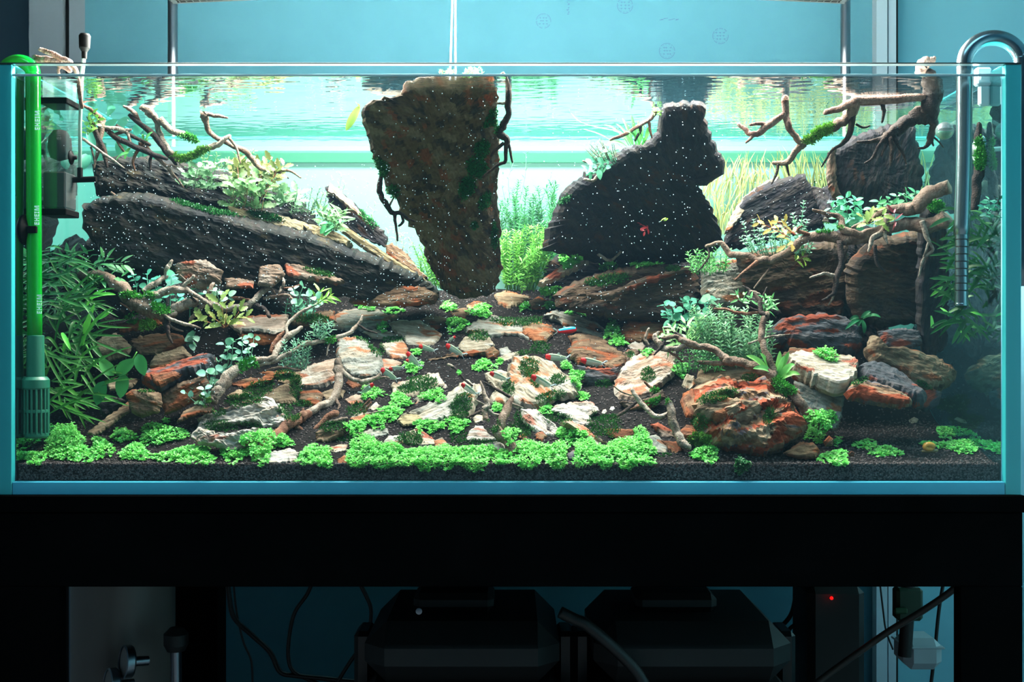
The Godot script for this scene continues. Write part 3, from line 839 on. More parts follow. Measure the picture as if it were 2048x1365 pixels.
	rock("stone", "tan and white small stone at the front left of the bright carpet", "cream", [655, 898, 676, 890, 694, 890, 692, 902, 674, 906, 658, 904], {})
	rock("stone", "pale long stone with an orange left end in the middle of the slope", "pale", [797, 841, 812, 828, 843, 816, 860, 807, 884, 801, 912, 772, 929, 762, 947, 771, 950, 791, 944, 818, 937, 836, 905, 838, 874, 842, 835, 848, 807, 852], {"ang": 28})
	rock("stone", "orange stained toe of the pale long stone", "yellow", [797, 841, 808, 830, 832, 830, 846, 838, 836, 849, 808, 853], {"lift": 0.006})
	rock("stone", "cream mossy stone in the middle of the slope below the fish", "cream", [786, 768, 821, 760, 854, 749, 875, 747, 885, 770, 874, 778, 856, 786, 823, 796, 789, 786], {"ang": 10})
	rock("stone", "large cream and rust stone in the centre of the slope", "pale", [1021, 737, 1028, 717, 1066, 714, 1090, 722, 1108, 730, 1124, 747, 1142, 758, 1157, 772, 1155, 792, 1116, 800, 1073, 819, 1041, 816, 1015, 809, 1020, 780, 1017, 756], {"ang": -50, "front": 0.016})
	rock("stone", "narrow pale green-stained stone left of the large cream and rust stone", "pale", [970, 748, 1000, 742, 1021, 749, 1022, 780, 1016, 809, 983, 807, 979, 795, 992, 780, 975, 762], {"ang": -55})
	rock("stone", "blue-white cracked slab below the large cream stone", "white", [1043, 821, 1074, 820, 1089, 836, 1107, 848, 1118, 862, 1106, 873, 1091, 869, 1069, 864, 1054, 851, 1045, 840], {"ang": -42, "rough": 0.0025})
	rock("stone", "white stone with black specks right of the cracked slab", "white", [1105, 822, 1116, 811, 1159, 805, 1182, 805, 1196, 823, 1177, 833, 1184, 851, 1166, 856, 1132, 847, 1145, 833, 1124, 833], {"ang": -10, "rough": 0.003})
	rock("stone", "pink-grey tilted slab running down into the bright carpet at the right", "pink", [1123, 851, 1139, 841, 1172, 856, 1191, 873, 1213, 886, 1227, 908, 1207, 908, 1182, 884, 1149, 868], {"ang": -35, "rough": 0.002})
	rock("stone", "white triangular stone left of the broken branch foot", "white", [932, 882, 940, 863, 951, 853, 966, 854, 976, 869, 991, 877, 986, 882, 958, 883], {"rough": 0.0015})
	rock("stone", "white flat stone in the carpet by the broken branch foot", "white", [965, 895, 974, 888, 1002, 882, 1009, 899, 1006, 908, 986, 906], {"rough": 0.0015})
	rock("stone", "small salmon chip under the cracked slab, left", "rust", [1035, 874, 1049, 868, 1055, 877, 1046, 883], {})
	rock("stone", "small salmon chip under the cracked slab, right", "rust", [1070, 870, 1083, 863, 1094, 873, 1084, 884, 1073, 879], {})
	rock("stone", "grey-green small slab by the foot of the pale post", "greyblue", [1297, 874, 1312, 871, 1335, 891, 1332, 908, 1300, 906, 1296, 888], {"ang": -40})
	rock("stone", "rust slab lying behind the foot of the pale post", "rust", [1320, 882, 1355, 885, 1366, 900, 1350, 908, 1334, 898], {})
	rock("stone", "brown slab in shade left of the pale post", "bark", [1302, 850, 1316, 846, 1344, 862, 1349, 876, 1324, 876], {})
	rock("stone", "salmon flat stone above the bright right carpet", "rust", [1210, 860, 1232, 859, 1264, 860, 1267, 870, 1247, 884, 1232, 879, 1214, 869], {"rough": 0.002})
	rock("stone", "small grey pebble slab in the centre of the carpet", "pale", [768, 884, 778, 873, 800, 872, 806, 886, 790, 896, 772, 892], {})
	rock("stone", "grey flat stone among moss left of the black soil patch", "greyblue", [712, 870, 740, 860, 772, 858, 776, 870, 752, 876, 726, 876], {})
	rock("stone", "salmon and cream stone with moss in the front of the slope", "cream", [812, 868, 836, 858, 846, 864, 868, 880, 870, 890, 840, 892, 815, 888], {})
	# --- the left pile
	rock("stone", "tan layered stone at the top of the left pile", "layer", [184, 692, 208, 675, 233, 667, 248, 677, 264, 694, 258, 709, 233, 716, 215, 722, 192, 713, 183, 703], {"z": -0.2, "z2": -0.17, "ang": 14, "n": Vector3(0, 0.6, 0.8)})
	rock("stone", "tan layered stone above the blue-streaked log of the left pile", "layer", [302, 725, 312, 710, 345, 701, 368, 694, 384, 711, 360, 728, 350, 742, 329, 743, 299, 738], {"z": -0.18, "z2": -0.15, "ang": 16, "n": Vector3(0, 0.6, 0.8)})
	rock("stone", "log-shaped stone with a blue-grey streak in the left pile", "slate", [286, 758, 300, 747, 334, 744, 370, 728, 410, 714, 436, 720, 428, 738, 402, 758, 374, 758, 324, 784, 304, 778, 287, 768], {"z": -0.16, "z2": -0.11, "ang": 24, "front": 0.018, "n": Vector3(0, 0.6, 0.8)})
	rock("stone", "rust red face on the near end of the blue-streaked log", "rust", [300, 750, 334, 746, 352, 744, 366, 750, 340, 766, 322, 776, 308, 768], {"z": -0.115, "z2": -0.1, "ang": 20, "front": 0.006})
	rock("stone", "dark brown upright face under the blue-streaked log", "brown", [326, 788, 362, 764, 412, 750, 420, 770, 400, 800, 364, 818, 330, 832, 322, 806], {"z": -0.12, "z2": -0.105, "n": Vector3(0, 0, 1)})
	rock("stone", "square brown block with a moss cap in the left pile", "brown", [251, 790, 263, 780, 294, 778, 322, 787, 325, 806, 319, 826, 283, 837, 264, 826, 257, 806], {"z": -0.095, "z2": -0.085, "n": Vector3(0, 0.2, 1)})
	rock("stone", "tan pointed stone at the lower left foot of the left pile", "layer", [174, 868, 200, 846, 234, 821, 256, 804, 260, 823, 236, 840, 213, 859, 190, 872], {"z": -0.11, "z2": -0.07, "ang": 35, "n": Vector3(0, 0.5, 0.85)})
	rock("stone", "dark stone behind the pointed stone of the left pile", "dark", [200, 802, 224, 792, 255, 802, 236, 822, 208, 838, 198, 822], {"z": -0.125, "z2": -0.115})
	rock("stone", "small brown stone under the broad leaves of the left pile", "layer", [211, 765, 237, 755, 278, 759, 264, 777, 221, 783], {"z": -0.15, "z2": -0.13})
	rock("stone", "dark brown stone in shade at the back of the left pile", "brown", [258, 684, 282, 673, 310, 667, 362, 669, 376, 684, 346, 700, 312, 710, 281, 712, 264, 698], {"z": -0.22, "z2": -0.19})
	rock("stone", "orange-brown stone under the left driftwood trunk", "rust", [232, 650, 280, 640, 322, 636, 326, 650, 292, 660, 240, 666], {"z": -0.23, "z2": -0.21})
	rock("stone", "thin brown arch of stone over the small cave by the white rock", "brown", [354, 846, 368, 824, 392, 810, 426, 814, 432, 826, 402, 827, 378, 834], {"z": -0.11, "z2": -0.08})
	# --- between the left pile and the log
	rock("stone", "grey and orange layered block behind the left branches", "bark", [352, 528, 384, 522, 412, 521, 446, 543, 442, 568, 402, 580, 368, 570, 350, 550], {"z": -0.2, "z2": -0.19, "ang": -6})
	rock("stone", "small grey layered stone right of the grey and orange block", "bark", [449, 556, 480, 557, 508, 563, 507, 578, 453, 578], {"z": -0.215, "z2": -0.205, "ang": -4})
	rock("stone", "grey grained stone in the middle behind the left branches", "bark", [518, 534, 540, 530, 560, 530, 570, 550, 544, 575, 516, 572], {"z": -0.232, "z2": -0.215, "ang": -3})
	rock("stone", "pale splintered stone behind the tips of the left branches", "bark", [568, 530, 590, 528, 620, 538, 660, 550, 690, 563, 676, 568, 620, 560, 574, 552], {"z": -0.255, "z2": -0.235, "ang": -14, "n": Vector3(0, 0.6, 0.8)})
	rock("stone", "pinkish flat slab under the left branches", "pink", [457, 650, 493, 635, 548, 629, 578, 631, 569, 660, 551, 668, 509, 662, 476, 666], {"z": -0.27, "z2": -0.215, "ang": 8, "n": Vector3(0, 0.7, 0.7)})
	rock("stone", "mossy dark brown stone right of the pinkish flat slab", "brown", [578, 630, 620, 624, 668, 622, 674, 644, 628, 654, 584, 652], {"z": -0.29, "z2": -0.27})
	rock("stone", "brown layered stone at the foot of the long dark log", "brown", [690, 578, 760, 564, 850, 576, 880, 590, 872, 607, 800, 614, 702, 610], {"z": -0.33, "z2": -0.31, "ang": 2})
	rock("stone", "brown broken stone just right of the foot of the central stone", "layer", [990, 590, 1012, 581, 1040, 590, 1060, 595, 1046, 608, 1016, 617, 998, 608], {"ang": -6})
	rock("stone", "small orange stone below the foot of the central stone", "rust", [933, 612, 948, 603, 965, 604, 958, 616, 940, 618], {})
	rock("stone", "small brown stone at the upper right corner of the orange stained slab", "brown", [779, 642, 782, 632, 794, 628, 797, 638, 790, 645], {})
	rock("stone", "small rust stone below the big blue-grey slab, by the twig", "rust", [692, 768, 698, 758, 712, 764, 722, 772, 706, 779], {})
	rock("stone", "pinkish low stone at the upper left of the white rock", "pink", [444, 818, 474, 811, 484, 820, 456, 829], {"lift": 0.004})
	rock("stone", "small tan pebble at the mouth of the cave by the white rock", "layer", [396, 823, 408, 818, 425, 820, 426, 828, 402, 830], {"lift": 0.005})
	rock("stone", "reddish cream stone between two round green tufts left of the pale long stone", "pink", [822, 806, 838, 792, 852, 786, 853, 797, 832, 809], {})
	rock("stone", "small cream stone left of the lower green tufts", "cream", [738, 818, 752, 805, 760, 812, 748, 823], {})
	rock("stone", "small grey stone behind the front carpet right of the salmon and cream stone", "greyblue", [868, 882, 884, 876, 894, 887, 885, 897, 870, 893], {})
	rock("stone", "small tan stone at the glass left of the large front carpet", "layer", [675, 920, 689, 911, 701, 919, 692, 929, 678, 928], {"lift": 0.004})
	rock("stone", "small round brown pebble on top of the large front carpet", "rust", [783, 902, 790, 895, 799, 896, 803, 903, 794, 909], {"lift": 0.006})
	rock("stone", "pale brown cracked stone at the right end of the mossy slab", "layer", [1048, 650, 1078, 646, 1101, 652, 1110, 664, 1092, 684, 1068, 684, 1046, 670], {"lift": 0.003})
	rock("stone", "rusty brown stone just below the small neon fish", "brown", [1138, 674, 1160, 667, 1190, 672, 1216, 684, 1208, 696, 1180, 692, 1150, 694], {})
	rock("stone", "small grey stone at the right of the cream slab above the hollow", "greyblue", [998, 698, 1014, 695, 1022, 704, 1014, 713, 1002, 713], {})
	rock("stone", "pale stone between the dark hollow and the large cream stone", "pale", [994, 716, 1014, 708, 1036, 704, 1036, 714, 1010, 724], {})
	rock("stone", "greenish cream stone below the ball-shaped tuft", "pale", [1364, 772, 1373, 750, 1388, 754, 1390, 770, 1378, 782], {"steep": 0.6})
	rock("stone", "small white and grey stone under the thin branch tips", "white", [1256, 692, 1270, 684, 1290, 692, 1284, 704, 1266, 702], {})
	rock("stone", "dark red-brown stone at the left side of the jagged red rock", "rust", [1360, 806, 1366, 788, 1384, 778, 1398, 800, 1392, 838, 1372, 836], {"z": -0.11, "z2": -0.075})
	rock("stone", "red-brown low stone right of the white post", "rust", [1358, 864, 1372, 850, 1390, 852, 1398, 868, 1384, 878, 1364, 876], {"z": -0.075, "z2": -0.06})
	rock("stone", "dark grey stone half buried in the carpet right of the broken branch", "slate", [1133, 911, 1146, 901, 1157, 904, 1155, 915, 1140, 919], {"lift": 0.008})
	rock("stone", "small cream stone left of the white triangular stone's top", "cream", [944, 838, 954, 830, 964, 832, 966, 842, 952, 848], {})
	rock("stone", "cream stone at the upper right end of the pale long stone", "cream", [938, 780, 946, 768, 962, 770, 968, 782, 954, 794, 942, 792], {"lift": 0.003})
	rock("stone", "dark red underside stone below the pinkish flat slab", "rust", [474, 668, 556, 668, 568, 664, 560, 684, 522, 692, 486, 686], {"z": -0.225, "z2": -0.22, "n": Vector3(0, -0.2, 1)})
	rock("stone", "brown slab under moss left of the grey-pink slab", "layer", [556, 764, 574, 748, 600, 744, 604, 764, 584, 774], {})
	rock("stone", "tan slab between the pale left branch and the grey-pink slab", "layer", [500, 752, 530, 744, 572, 742, 590, 748, 560, 758, 520, 762], {})
	rock("stone", "brown stone at the left foot of the forked branch", "brown", [566, 842, 580, 834, 600, 836, 596, 850, 576, 852], {})
	rock("stone", "grey stone among the tufts right of the forked branch", "greyblue", [700, 838, 716, 826, 744, 826, 740, 838, 716, 846], {})
	rock("stone", "pinkish stone above the black soil patch", "pink", [690, 800, 710, 790, 730, 792, 726, 806, 704, 812], {})
	rock("stone", "brown stone behind the green tufts at the left of the black soil patch", "layer", [640, 788, 668, 776, 690, 782, 684, 796, 654, 802], {})
	rock("stone", "dull grey stone below the orange stained grey slab", "slate", [796, 664, 806, 656, 818, 668, 812, 682, 800, 678], {})
	rock("stone", "brown stone at the back between the central stone's foot and the mossy slab", "brown", [902, 622, 930, 616, 942, 626, 930, 638, 908, 634], {})
	rock("stone", "brown rubble stone right of the central foot, below the green bush", "brown", [1056, 604, 1078, 594, 1100, 604, 1090, 620, 1064, 620], {})
	rock("stone", "mossy brown stone left of the red-brown flat stone", "brown", [1206, 672, 1224, 660, 1246, 668, 1242, 684, 1216, 688], {})
	rock("stone", "grey-brown stone at the right edge of the slope under the branch twigs", "bark", [1240, 712, 1256, 700, 1280, 700, 1272, 716, 1250, 724], {})
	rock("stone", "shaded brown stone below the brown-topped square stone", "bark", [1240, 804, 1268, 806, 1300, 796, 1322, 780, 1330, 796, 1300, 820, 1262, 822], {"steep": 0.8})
	for w in [[712, 833, "tiny white round chip below the two thin brown sticks"], [1208, 824, "tiny white chip on the black soil, the left of two"], [1224, 818, "tiny white chip on the black soil, the right of two"], [889, 774, "small white flake standing on the soil in the middle"], [1282, 690, "tiny white chip under the thin branch tips at the right"]]:
		var x: float = w[0]
		var y: float = w[1]
		rock("stone_chip", w[2], "white", [x - 5, y + 3, x - 2, y - 4, x + 3, y - 5, x + 6, y + 1, x + 1, y + 5], {"jag": 0.5})

# ---------------------------------------------------------------- driftwood
func wood_tone(kind: String) -> Array:
	match kind:
		"pale": return [Color(0.46, 0.40, 0.34), Color(0.28, 0.22, 0.18), Color(0.13, 0.09, 0.07)]
		"red": return [Color(0.26, 0.115, 0.07), Color(0.16, 0.075, 0.05), Color(0.34, 0.2, 0.14)]
		"pink": return [Color(0.36, 0.23, 0.19), Color(0.22, 0.115, 0.09), Color(0.42, 0.32, 0.28)]
		"dark": return [Color(0.05, 0.04, 0.04), Color(0.085, 0.06, 0.05), Color(0.03, 0.028, 0.03)]
	return [Color(0.28, 0.2, 0.155), Color(0.16, 0.105, 0.08), Color(0.38, 0.3, 0.25)]   # brown

func limb(path: Array, tone: String, sides := 9) -> ArrayMesh:
	# path: x, y, depth, radius in pixels, x, y, ... as seen in the photograph
	var pts := []
	var rad := []
	var n := path.size() / 4
	for i in n:
		pts.append(P(path[i * 4], path[i * 4 + 1], path[i * 4 + 2]))
		rad.append(sz(path[i * 4 + 3], path[i * 4 + 2]))
	var steps := 5
	var line := spline(pts, steps)
	var rr := []
	for i in line.size():
		var f := float(i) / steps
		var k := mini(int(f), n - 2)
		rr.append(lerpf(rad[k], rad[k + 1], f - k))
	# rounded ends
	var seed_: float = path[0] * 0.17 + path[1] * 0.23
	for i in range(1, line.size() - 1):
		line[i] = line[i] + Vector3(bump.get_noise_2d(i * 0.23, seed_), bump.get_noise_2d(i * 0.23, seed_ + 40.0), bump.get_noise_2d(i * 0.23, seed_ + 80.0)) * rr[i] * 0.5
	var tip: Vector3 = line[line.size() - 1]
	var dir: Vector3 = (tip - line[line.size() - 2]).normalized()
	line.append(tip + dir * rr[rr.size() - 1] * 0.7)
	rr.append(rr[rr.size() - 1] * 0.45)
	var st := start()
	st.set_smooth_group(0)
	var t := wood_tone(tone)
	var col := func(p: Vector3) -> Color:
		var a := bump.get_noise_3d(p.x * 30.0, p.y * 30.0, p.z * 30.0 + seed_)
		var b := fine.get_noise_3d(p.x * 110.0, p.y * 110.0, p.z * 110.0)
		return t[0].lerp(t[1], smoothstep(-0.25, 0.3, a)).lerp(t[2], smoothstep(0.1, 0.5, b) * 0.8)
	# the tube with colours per corner
	var m := line.size()
	var rings := []
	var up := Vector3(0.2, 1, 0.3).normalized()
	for i in m:
		var d: Vector3 = (line[mini(i + 1, m - 1)] - line[maxi(i - 1, 0)]).normalized()
		if absf(d.dot(up)) > 0.95: up = Vector3(1, 0.1, 0)
		var x := d.cross(up).normalized()
		up = x.cross(d).normalized()
		var ring := []
		for k in sides:
			var a := TAU * k / sides
			var r: float = rr[i] * (1.0 + 0.28 * bump.get_noise_3d(cos(a) * 1.4 + seed_, sin(a) * 1.4, i * 0.10) + 0.22 * fine.get_noise_3d(cos(a) * 3.0, sin(a) * 3.0 + seed_, i * 0.16))
			ring.append(line[i] + (x * cos(a) + up * sin(a)) * r)
		rings.append(ring)
	var q := func(a: Vector3, b: Vector3, c: Vector3):
		for v in [a, c, b]:
			st.set_color(col.call(v))
			st.add_vertex(v)
	for i in m - 1:
		for k in sides:
			var k2 := (k + 1) % sides
			q.call(rings[i][k], rings[i + 1][k], rings[i + 1][k2])
			q.call(rings[i][k], rings[i + 1][k2], rings[i][k2])
	for k in sides:
		q.call(line[0], rings[0][k], rings[0][(k + 1) % sides])
		q.call(line[m - 1], rings[m - 1][(k + 1) % sides], rings[m - 1][k])
	return done(st)

func wood(label: String, tone: String, trunk: Array, twigs: Array, group := "") -> Node3D:
	var at := P(trunk[0], trunk[1], trunk[2])
	var t := thing("driftwood", label, "driftwood", at, group)
	var inv := Transform3D(Basis.IDENTITY, -at)
	var lay := func(called: String, path: Array, kind: String, sides: int):
		var mesh := limb(path, kind, sides)
		put(called, mesh, M.wood, t, inv)
		var lo := Vector2(1e9, 1e9)
		var hi := -lo
		for i in path.size() / 4:
			lo = lo.min(Vector2(path[i * 4], path[i * 4 + 1]))
			hi = hi.max(Vector2(path[i * 4], path[i * 4 + 1]))
		solid(mesh, Transform3D.IDENTITY, Rect2(lo, hi - lo).grow(16.0))
	lay.call("trunk", trunk, tone, 14)
	for w in twigs:
		var kind := tone
		var path: Array = w
		if w[0] is String:
			kind = w[0]
			path = w.slice(1)
		lay.call("twig", path, kind, 8)
	return t

func driftwood():
	# left: the trunk over the left pile
	wood("grey-brown forked driftwood trunk over the left stone pile, moss on its back", "brown",
		[160, 551, -0.17, 8, 197, 551, -0.165, 9, 226, 563, -0.16, 11, 248, 582, -0.16, 13, 264, 602, -0.16, 15, 292, 613, -0.16, 16, 318, 628, -0.16, 14, 335, 637, -0.16, 8],
		[["pale", 298, 594, -0.16, 7, 318, 588, -0.16, 8, 340, 581, -0.16, 8, 364, 579, -0.165, 7, 387, 588, -0.17, 5, 406, 600, -0.17, 4, 422, 612, -0.17, 2.5],
		["pale", 365, 574, -0.165, 4, 376, 563, -0.165, 4, 388, 552, -0.165, 3],
		["pale", 360, 550, -0.165, 1.2, 372, 561, -0.165, 1.5],
		["dark", 369, 583, -0.17, 3, 380, 592, -0.17, 3, 391, 603, -0.17, 2.5],
		["pale", 286, 583, -0.165, 5, 300, 573, -0.168, 6, 313, 566, -0.17, 6, 331, 553, -0.175, 5, 334, 537, -0.175, 5, 339, 530, -0.175, 4, 344, 521, -0.175, 2.5],
		["pale", 336, 630, -0.165, 9, 350, 619, -0.17, 11, 366, 611, -0.175, 12, 389, 602, -0.18, 10, 410, 606, -0.19, 8, 448, 616, -0.2, 7, 485, 614, -0.21, 7, 503, 606, -0.215, 7, 519, 590, -0.22, 6, 541, 571, -0.23, 6, 567, 549, -0.24, 4],
		[541, 575, -0.23, 2, 550, 587, -0.225, 1.2],
		["red", 504, 602, -0.215, 3, 486, 598, -0.215, 3, 468, 596, -0.215, 3.5, 448, 604, -0.21, 2],
		["dark", 508, 610, -0.215, 5, 520, 614, -0.215, 5, 531, 621, -0.215, 5, 539, 634, -0.21, 4],
		[526, 597, -0.225, 3, 551, 593, -0.225, 3.5, 574, 590, -0.225, 3, 584, 599, -0.225, 2.5, 588, 609, -0.225, 2],
		["pale", 563, 553, -0.24, 3, 568, 567, -0.235, 3, 562, 578, -0.235, 3, 558, 587, -0.23, 2],
		["red", 567, 577, -0.235, 2.5, 588, 575, -0.235, 2.5, 602, 570, -0.235, 1.8],
		[427, 566, -0.18, 3, 420, 582, -0.175, 5, 413, 602, -0.175, 5, 394, 626, -0.17, 4, 380, 641, -0.17, 4],
		["pale", 320, 623, -0.15, 3, 340, 638, -0.15, 4, 365, 648, -0.15, 4, 386, 652, -0.155, 3, 401, 657, -0.155, 1.5],
		["dark", 333, 632, -0.155, 6, 333, 655, -0.155, 6, 337, 671, -0.155, 4, 345, 687, -0.155, 1.5],
		[337, 648, -0.15, 2, 350, 658, -0.15, 2.2, 366, 663, -0.15, 1.4],
		["red", 240, 606, -0.155, 1.5, 251, 613, -0.155, 2, 263, 623, -0.155, 1.5]])
	# left middle: the pale branch
	wood("pale smooth driftwood branch rising right from the white rock, mossy in the middle", "pale",
		[424, 804, -0.105, 10, 431, 788, -0.11, 11, 439, 774, -0.115, 12, 456, 754, -0.12, 11, 478, 735, -0.13, 9, 497, 726, -0.14, 8, 516, 721, -0.15, 7, 542, 718, -0.155, 6, 554, 702, -0.165, 6, 564, 684, -0.175, 6, 581, 671, -0.18, 6, 603, 655, -0.19, 4],
		[[575, 674, -0.178, 4, 574, 654, -0.185, 3.2, 583, 641, -0.19, 3, 601, 624, -0.195, 3, 626, 613, -0.2, 2.5, 643, 602, -0.205, 1.8],
		[512, 732, -0.148, 4, 538, 725, -0.155, 5, 556, 718, -0.16, 5, 588, 702, -0.17, 5, 614, 688, -0.18, 5, 640, 683, -0.19, 4.5, 671, 677, -0.2, 4.5, 699, 666, -0.21, 4, 713, 652, -0.22, 3.5, 721, 642, -0.222, 3, 725, 632, -0.225, 2.2],
		["dark", 717, 651, -0.22, 2.5, 735, 661, -0.22, 2.5, 754, 667, -0.22, 1.8],
		["red", 542, 706, -0.165, 4, 548, 688, -0.17, 4, 556, 676, -0.175, 4, 567, 665, -0.18, 3],
		["brown", 528, 743, -0.15, 2, 548, 736, -0.155, 2, 567, 735, -0.16, 2, 600, 741, -0.165, 1.5],
		["brown", 560, 736, -0.16, 1.8, 580, 731, -0.165, 1.8, 601, 725, -0.17, 1.2],
		["pale", 660, 684, -0.195, 2, 656, 696, -0.19, 2, 653, 712, -0.185, 1.2]])
	# the forked branch that runs down to the front
	wood("forked driftwood, pale above and red-brown below, running down to the front left of centre", "pale",
		[675, 716, -0.2, 4, 676, 727, -0.195, 7, 677, 740, -0.19, 9, 677, 760, -0.18, 9, 673, 784, -0.165, 8, 661, 804, -0.15, 8, 636, 816, -0.135, 8, 614, 829, -0.12, 8],
		[["red", 618, 827, -0.122, 8, 603, 836, -0.11, 10, 590, 842, -0.1, 11, 570, 857, -0.085, 12, 549, 876, -0.065, 12, 531, 893, -0.05, 11, 514, 916, -0.035, 8],
		["pale", 680, 738, -0.19, 5, 699, 756, -0.185, 5, 722, 763, -0.185, 5, 746, 759, -0.19, 4.5, 761, 749, -0.19, 2.5],
		["pale", 746, 759, -0.19, 3, 762, 755, -0.19, 2.5, 778, 756, -0.19, 1.5],
		["red", 592, 853, -0.1, 6, 609, 862, -0.1, 5, 627, 862, -0.1, 5, 642, 848, -0.105, 6, 654, 836, -0.11, 7, 672, 827, -0.115, 8],
		["pale", 647, 850, -0.105, 3, 670, 842, -0.11, 5, 694, 837, -0.115, 3],
		["red", 610, 836, -0.118, 6, 608, 828, -0.118, 5, 606, 819, -0.118, 2.5],
		["brown", 672, 800, -0.15, 3, 678, 812, -0.145, 3, 676, 822, -0.14, 2]])
	# centre: the broken branch in the carpet
	wood("broken angular driftwood standing in the bright carpet in the centre", "brown",
		[1030, 906, -0.04, 8, 1016, 886, -0.05, 10, 997, 864, -0.06, 11, 1003, 840, -0.07, 9, 1013, 818, -0.08, 8, 1024, 796, -0.09, 4],
		[["dark", 1024, 797, -0.09, 3, 1000, 783, -0.09, 3, 971, 766, -0.09, 1.8],
		["pale", 1000, 832, -0.074, 4, 986, 827, -0.07, 3, 975, 820, -0.07, 4, 968, 820, -0.07, 6, 976, 812, -0.07, 5, 972, 798, -0.075, 5, 967, 784, -0.08, 4, 961, 763, -0.085, 1.5],
		[968, 822, -0.07, 6, 972, 836, -0.065, 5, 976, 843, -0.06, 2],
		["dark", 966, 821, -0.07, 3, 950, 828, -0.065, 3, 935, 836, -0.06, 1.8],
		["pale", 974, 812, -0.07, 2, 960, 805, -0.075, 2.5, 950, 800, -0.08, 1.5],
		["pale", 1018, 806, -0.085, 3, 1034, 812, -0.085, 2.5, 1046, 816, -0.085, 1.2]])
	wood("thin curved twig with a white tip standing on the soil in the centre", "dark",
		[945, 772, -0.13, 2, 928, 760, -0.135, 2.2, 919, 747, -0.14, 2.2, 911, 738, -0.145, 2.4, 904, 734, -0.148, 2.5], [["pale", 906, 735, -0.147, 2.8, 896, 729, -0.15, 2.6]])
	wood("two thin brown sticks lying crossed among the tufts left of the black soil", "red", [719, 824, -0.125, 2, 730, 811, -0.128, 2.5, 740, 799, -0.13, 1.8], [[727, 827, -0.12, 2, 736, 814, -0.122, 2.5, 742, 805, -0.124, 1.8], ["pale", 738, 828, -0.12, 1.5, 752, 825, -0.122, 2.2, 767, 822, -0.124, 1.5]])
	# right of centre: the white post
	wood("white bone-like driftwood post on the right of the bright carpet", "pale",
		[1341, 802, -0.07, 6, 1343, 826, -0.065, 8, 1348, 851, -0.06, 8, 1357, 872, -0.055, 8, 1365, 887, -0.05, 9, 1379, 896, -0.045, 5],
		[[1336, 829, -0.068, 4, 1326, 832, -0.07, 5, 1312, 834, -0.07, 5, 1294, 820, -0.075, 5, 1278, 801, -0.08, 5, 1264, 781, -0.085, 4.5],
		["dark", 1274, 804, -0.09, 3, 1248, 825, -0.085, 4, 1222, 839, -0.08, 2],
		["red", 1285, 811, -0.085, 2.5, 1272, 815, -0.085, 2.5, 1261, 820, -0.085, 1.5],
		[1264, 791, -0.09, 1.5, 1242, 784, -0.09, 1.5, 1226, 771, -0.09, 1.2],
		["red", 1316, 783, -0.09, 3, 1297, 773, -0.095, 3, 1289, 764, -0.095, 2]])
	# right: the long branch with its upright
	wood("long grey driftwood branch slanting across the red rock, with an upright arm", "brown",
		[1656, 861, -0.05, 9, 1624, 833, -0.06, 10, 1604, 813, -0.065, 10, 1586, 789, -0.07, 10, 1558, 765, -0.08, 10, 1542, 750, -0.085, 10, 1514, 737, -0.095, 9, 1483, 726, -0.1, 9, 1454, 720, -0.105, 9, 1443, 710, -0.11, 7, 1421, 697, -0.115, 7, 1393, 693, -0.12, 7, 1366, 682, -0.125, 7, 1351, 673, -0.13, 5, 1324, 677, -0.135, 3],
		[["pale", 1372, 690, -0.125, 5, 1348, 698, -0.125, 6, 1329, 697, -0.13, 6, 1316, 684, -0.135, 6, 1310, 674, -0.138, 5, 1318, 664, -0.14, 1.8],
		["dark", 1329, 682, -0.13, 3, 1321, 697, -0.128, 3, 1308, 710, -0.126, 1.8],
		["pale", 1298, 691, -0.14, 2, 1291, 682, -0.142, 3, 1292, 671, -0.144, 3, 1298, 657, -0.146, 2],
		["dark", 1369, 683, -0.125, 4, 1360, 673, -0.128, 4, 1350, 665, -0.13, 2],
		[1468, 727, -0.105, 5, 1440, 727, -0.115, 5, 1396, 726, -0.13, 4],
		["red", 1338, 704, -0.126, 2.5, 1353, 713, -0.124, 3, 1365, 724, -0.122, 2],
		["brown", 1547, 752, -0.085, 8, 1539, 721, -0.09, 7, 1529, 698, -0.095, 7, 1523, 679, -0.1, 6.5, 1524, 657, -0.105, 6.5, 1530, 636, -0.11, 6.5, 1538, 626, -0.112, 4],
		["dark", 1532, 634, -0.11, 5, 1521, 624, -0.115, 5, 1521, 608, -0.12, 5, 1514, 595, -0.125, 4, 1501, 582, -0.13, 3, 1486, 572, -0.135, 1.6],
		["red", 1518, 625, -0.115, 3.5, 1493, 628, -0.12, 3.5, 1469, 624, -0.125, 3, 1450, 619, -0.13, 3, 1428, 618, -0.135, 1.5],
		["dark", 1516, 622, -0.115, 2.5, 1497, 615, -0.118, 2.5, 1476, 601, -0.12, 1.8],
		["pale", 1496, 688, -0.12, 2, 1519, 680, -0.12, 2.2, 1547, 673, -0.12, 2.4, 1560, 672, -0.12, 2.2, 1580, 669, -0.12, 1.4],
		["dark", 1522, 604, -0.12, 1.6, 1527, 590, -0.122, 1.6, 1534, 575, -0.124, 1.2],
		["pale", 1500, 583, -0.13, 3, 1512, 586, -0.128, 3.5, 1521, 590, -0.126, 1.5]])
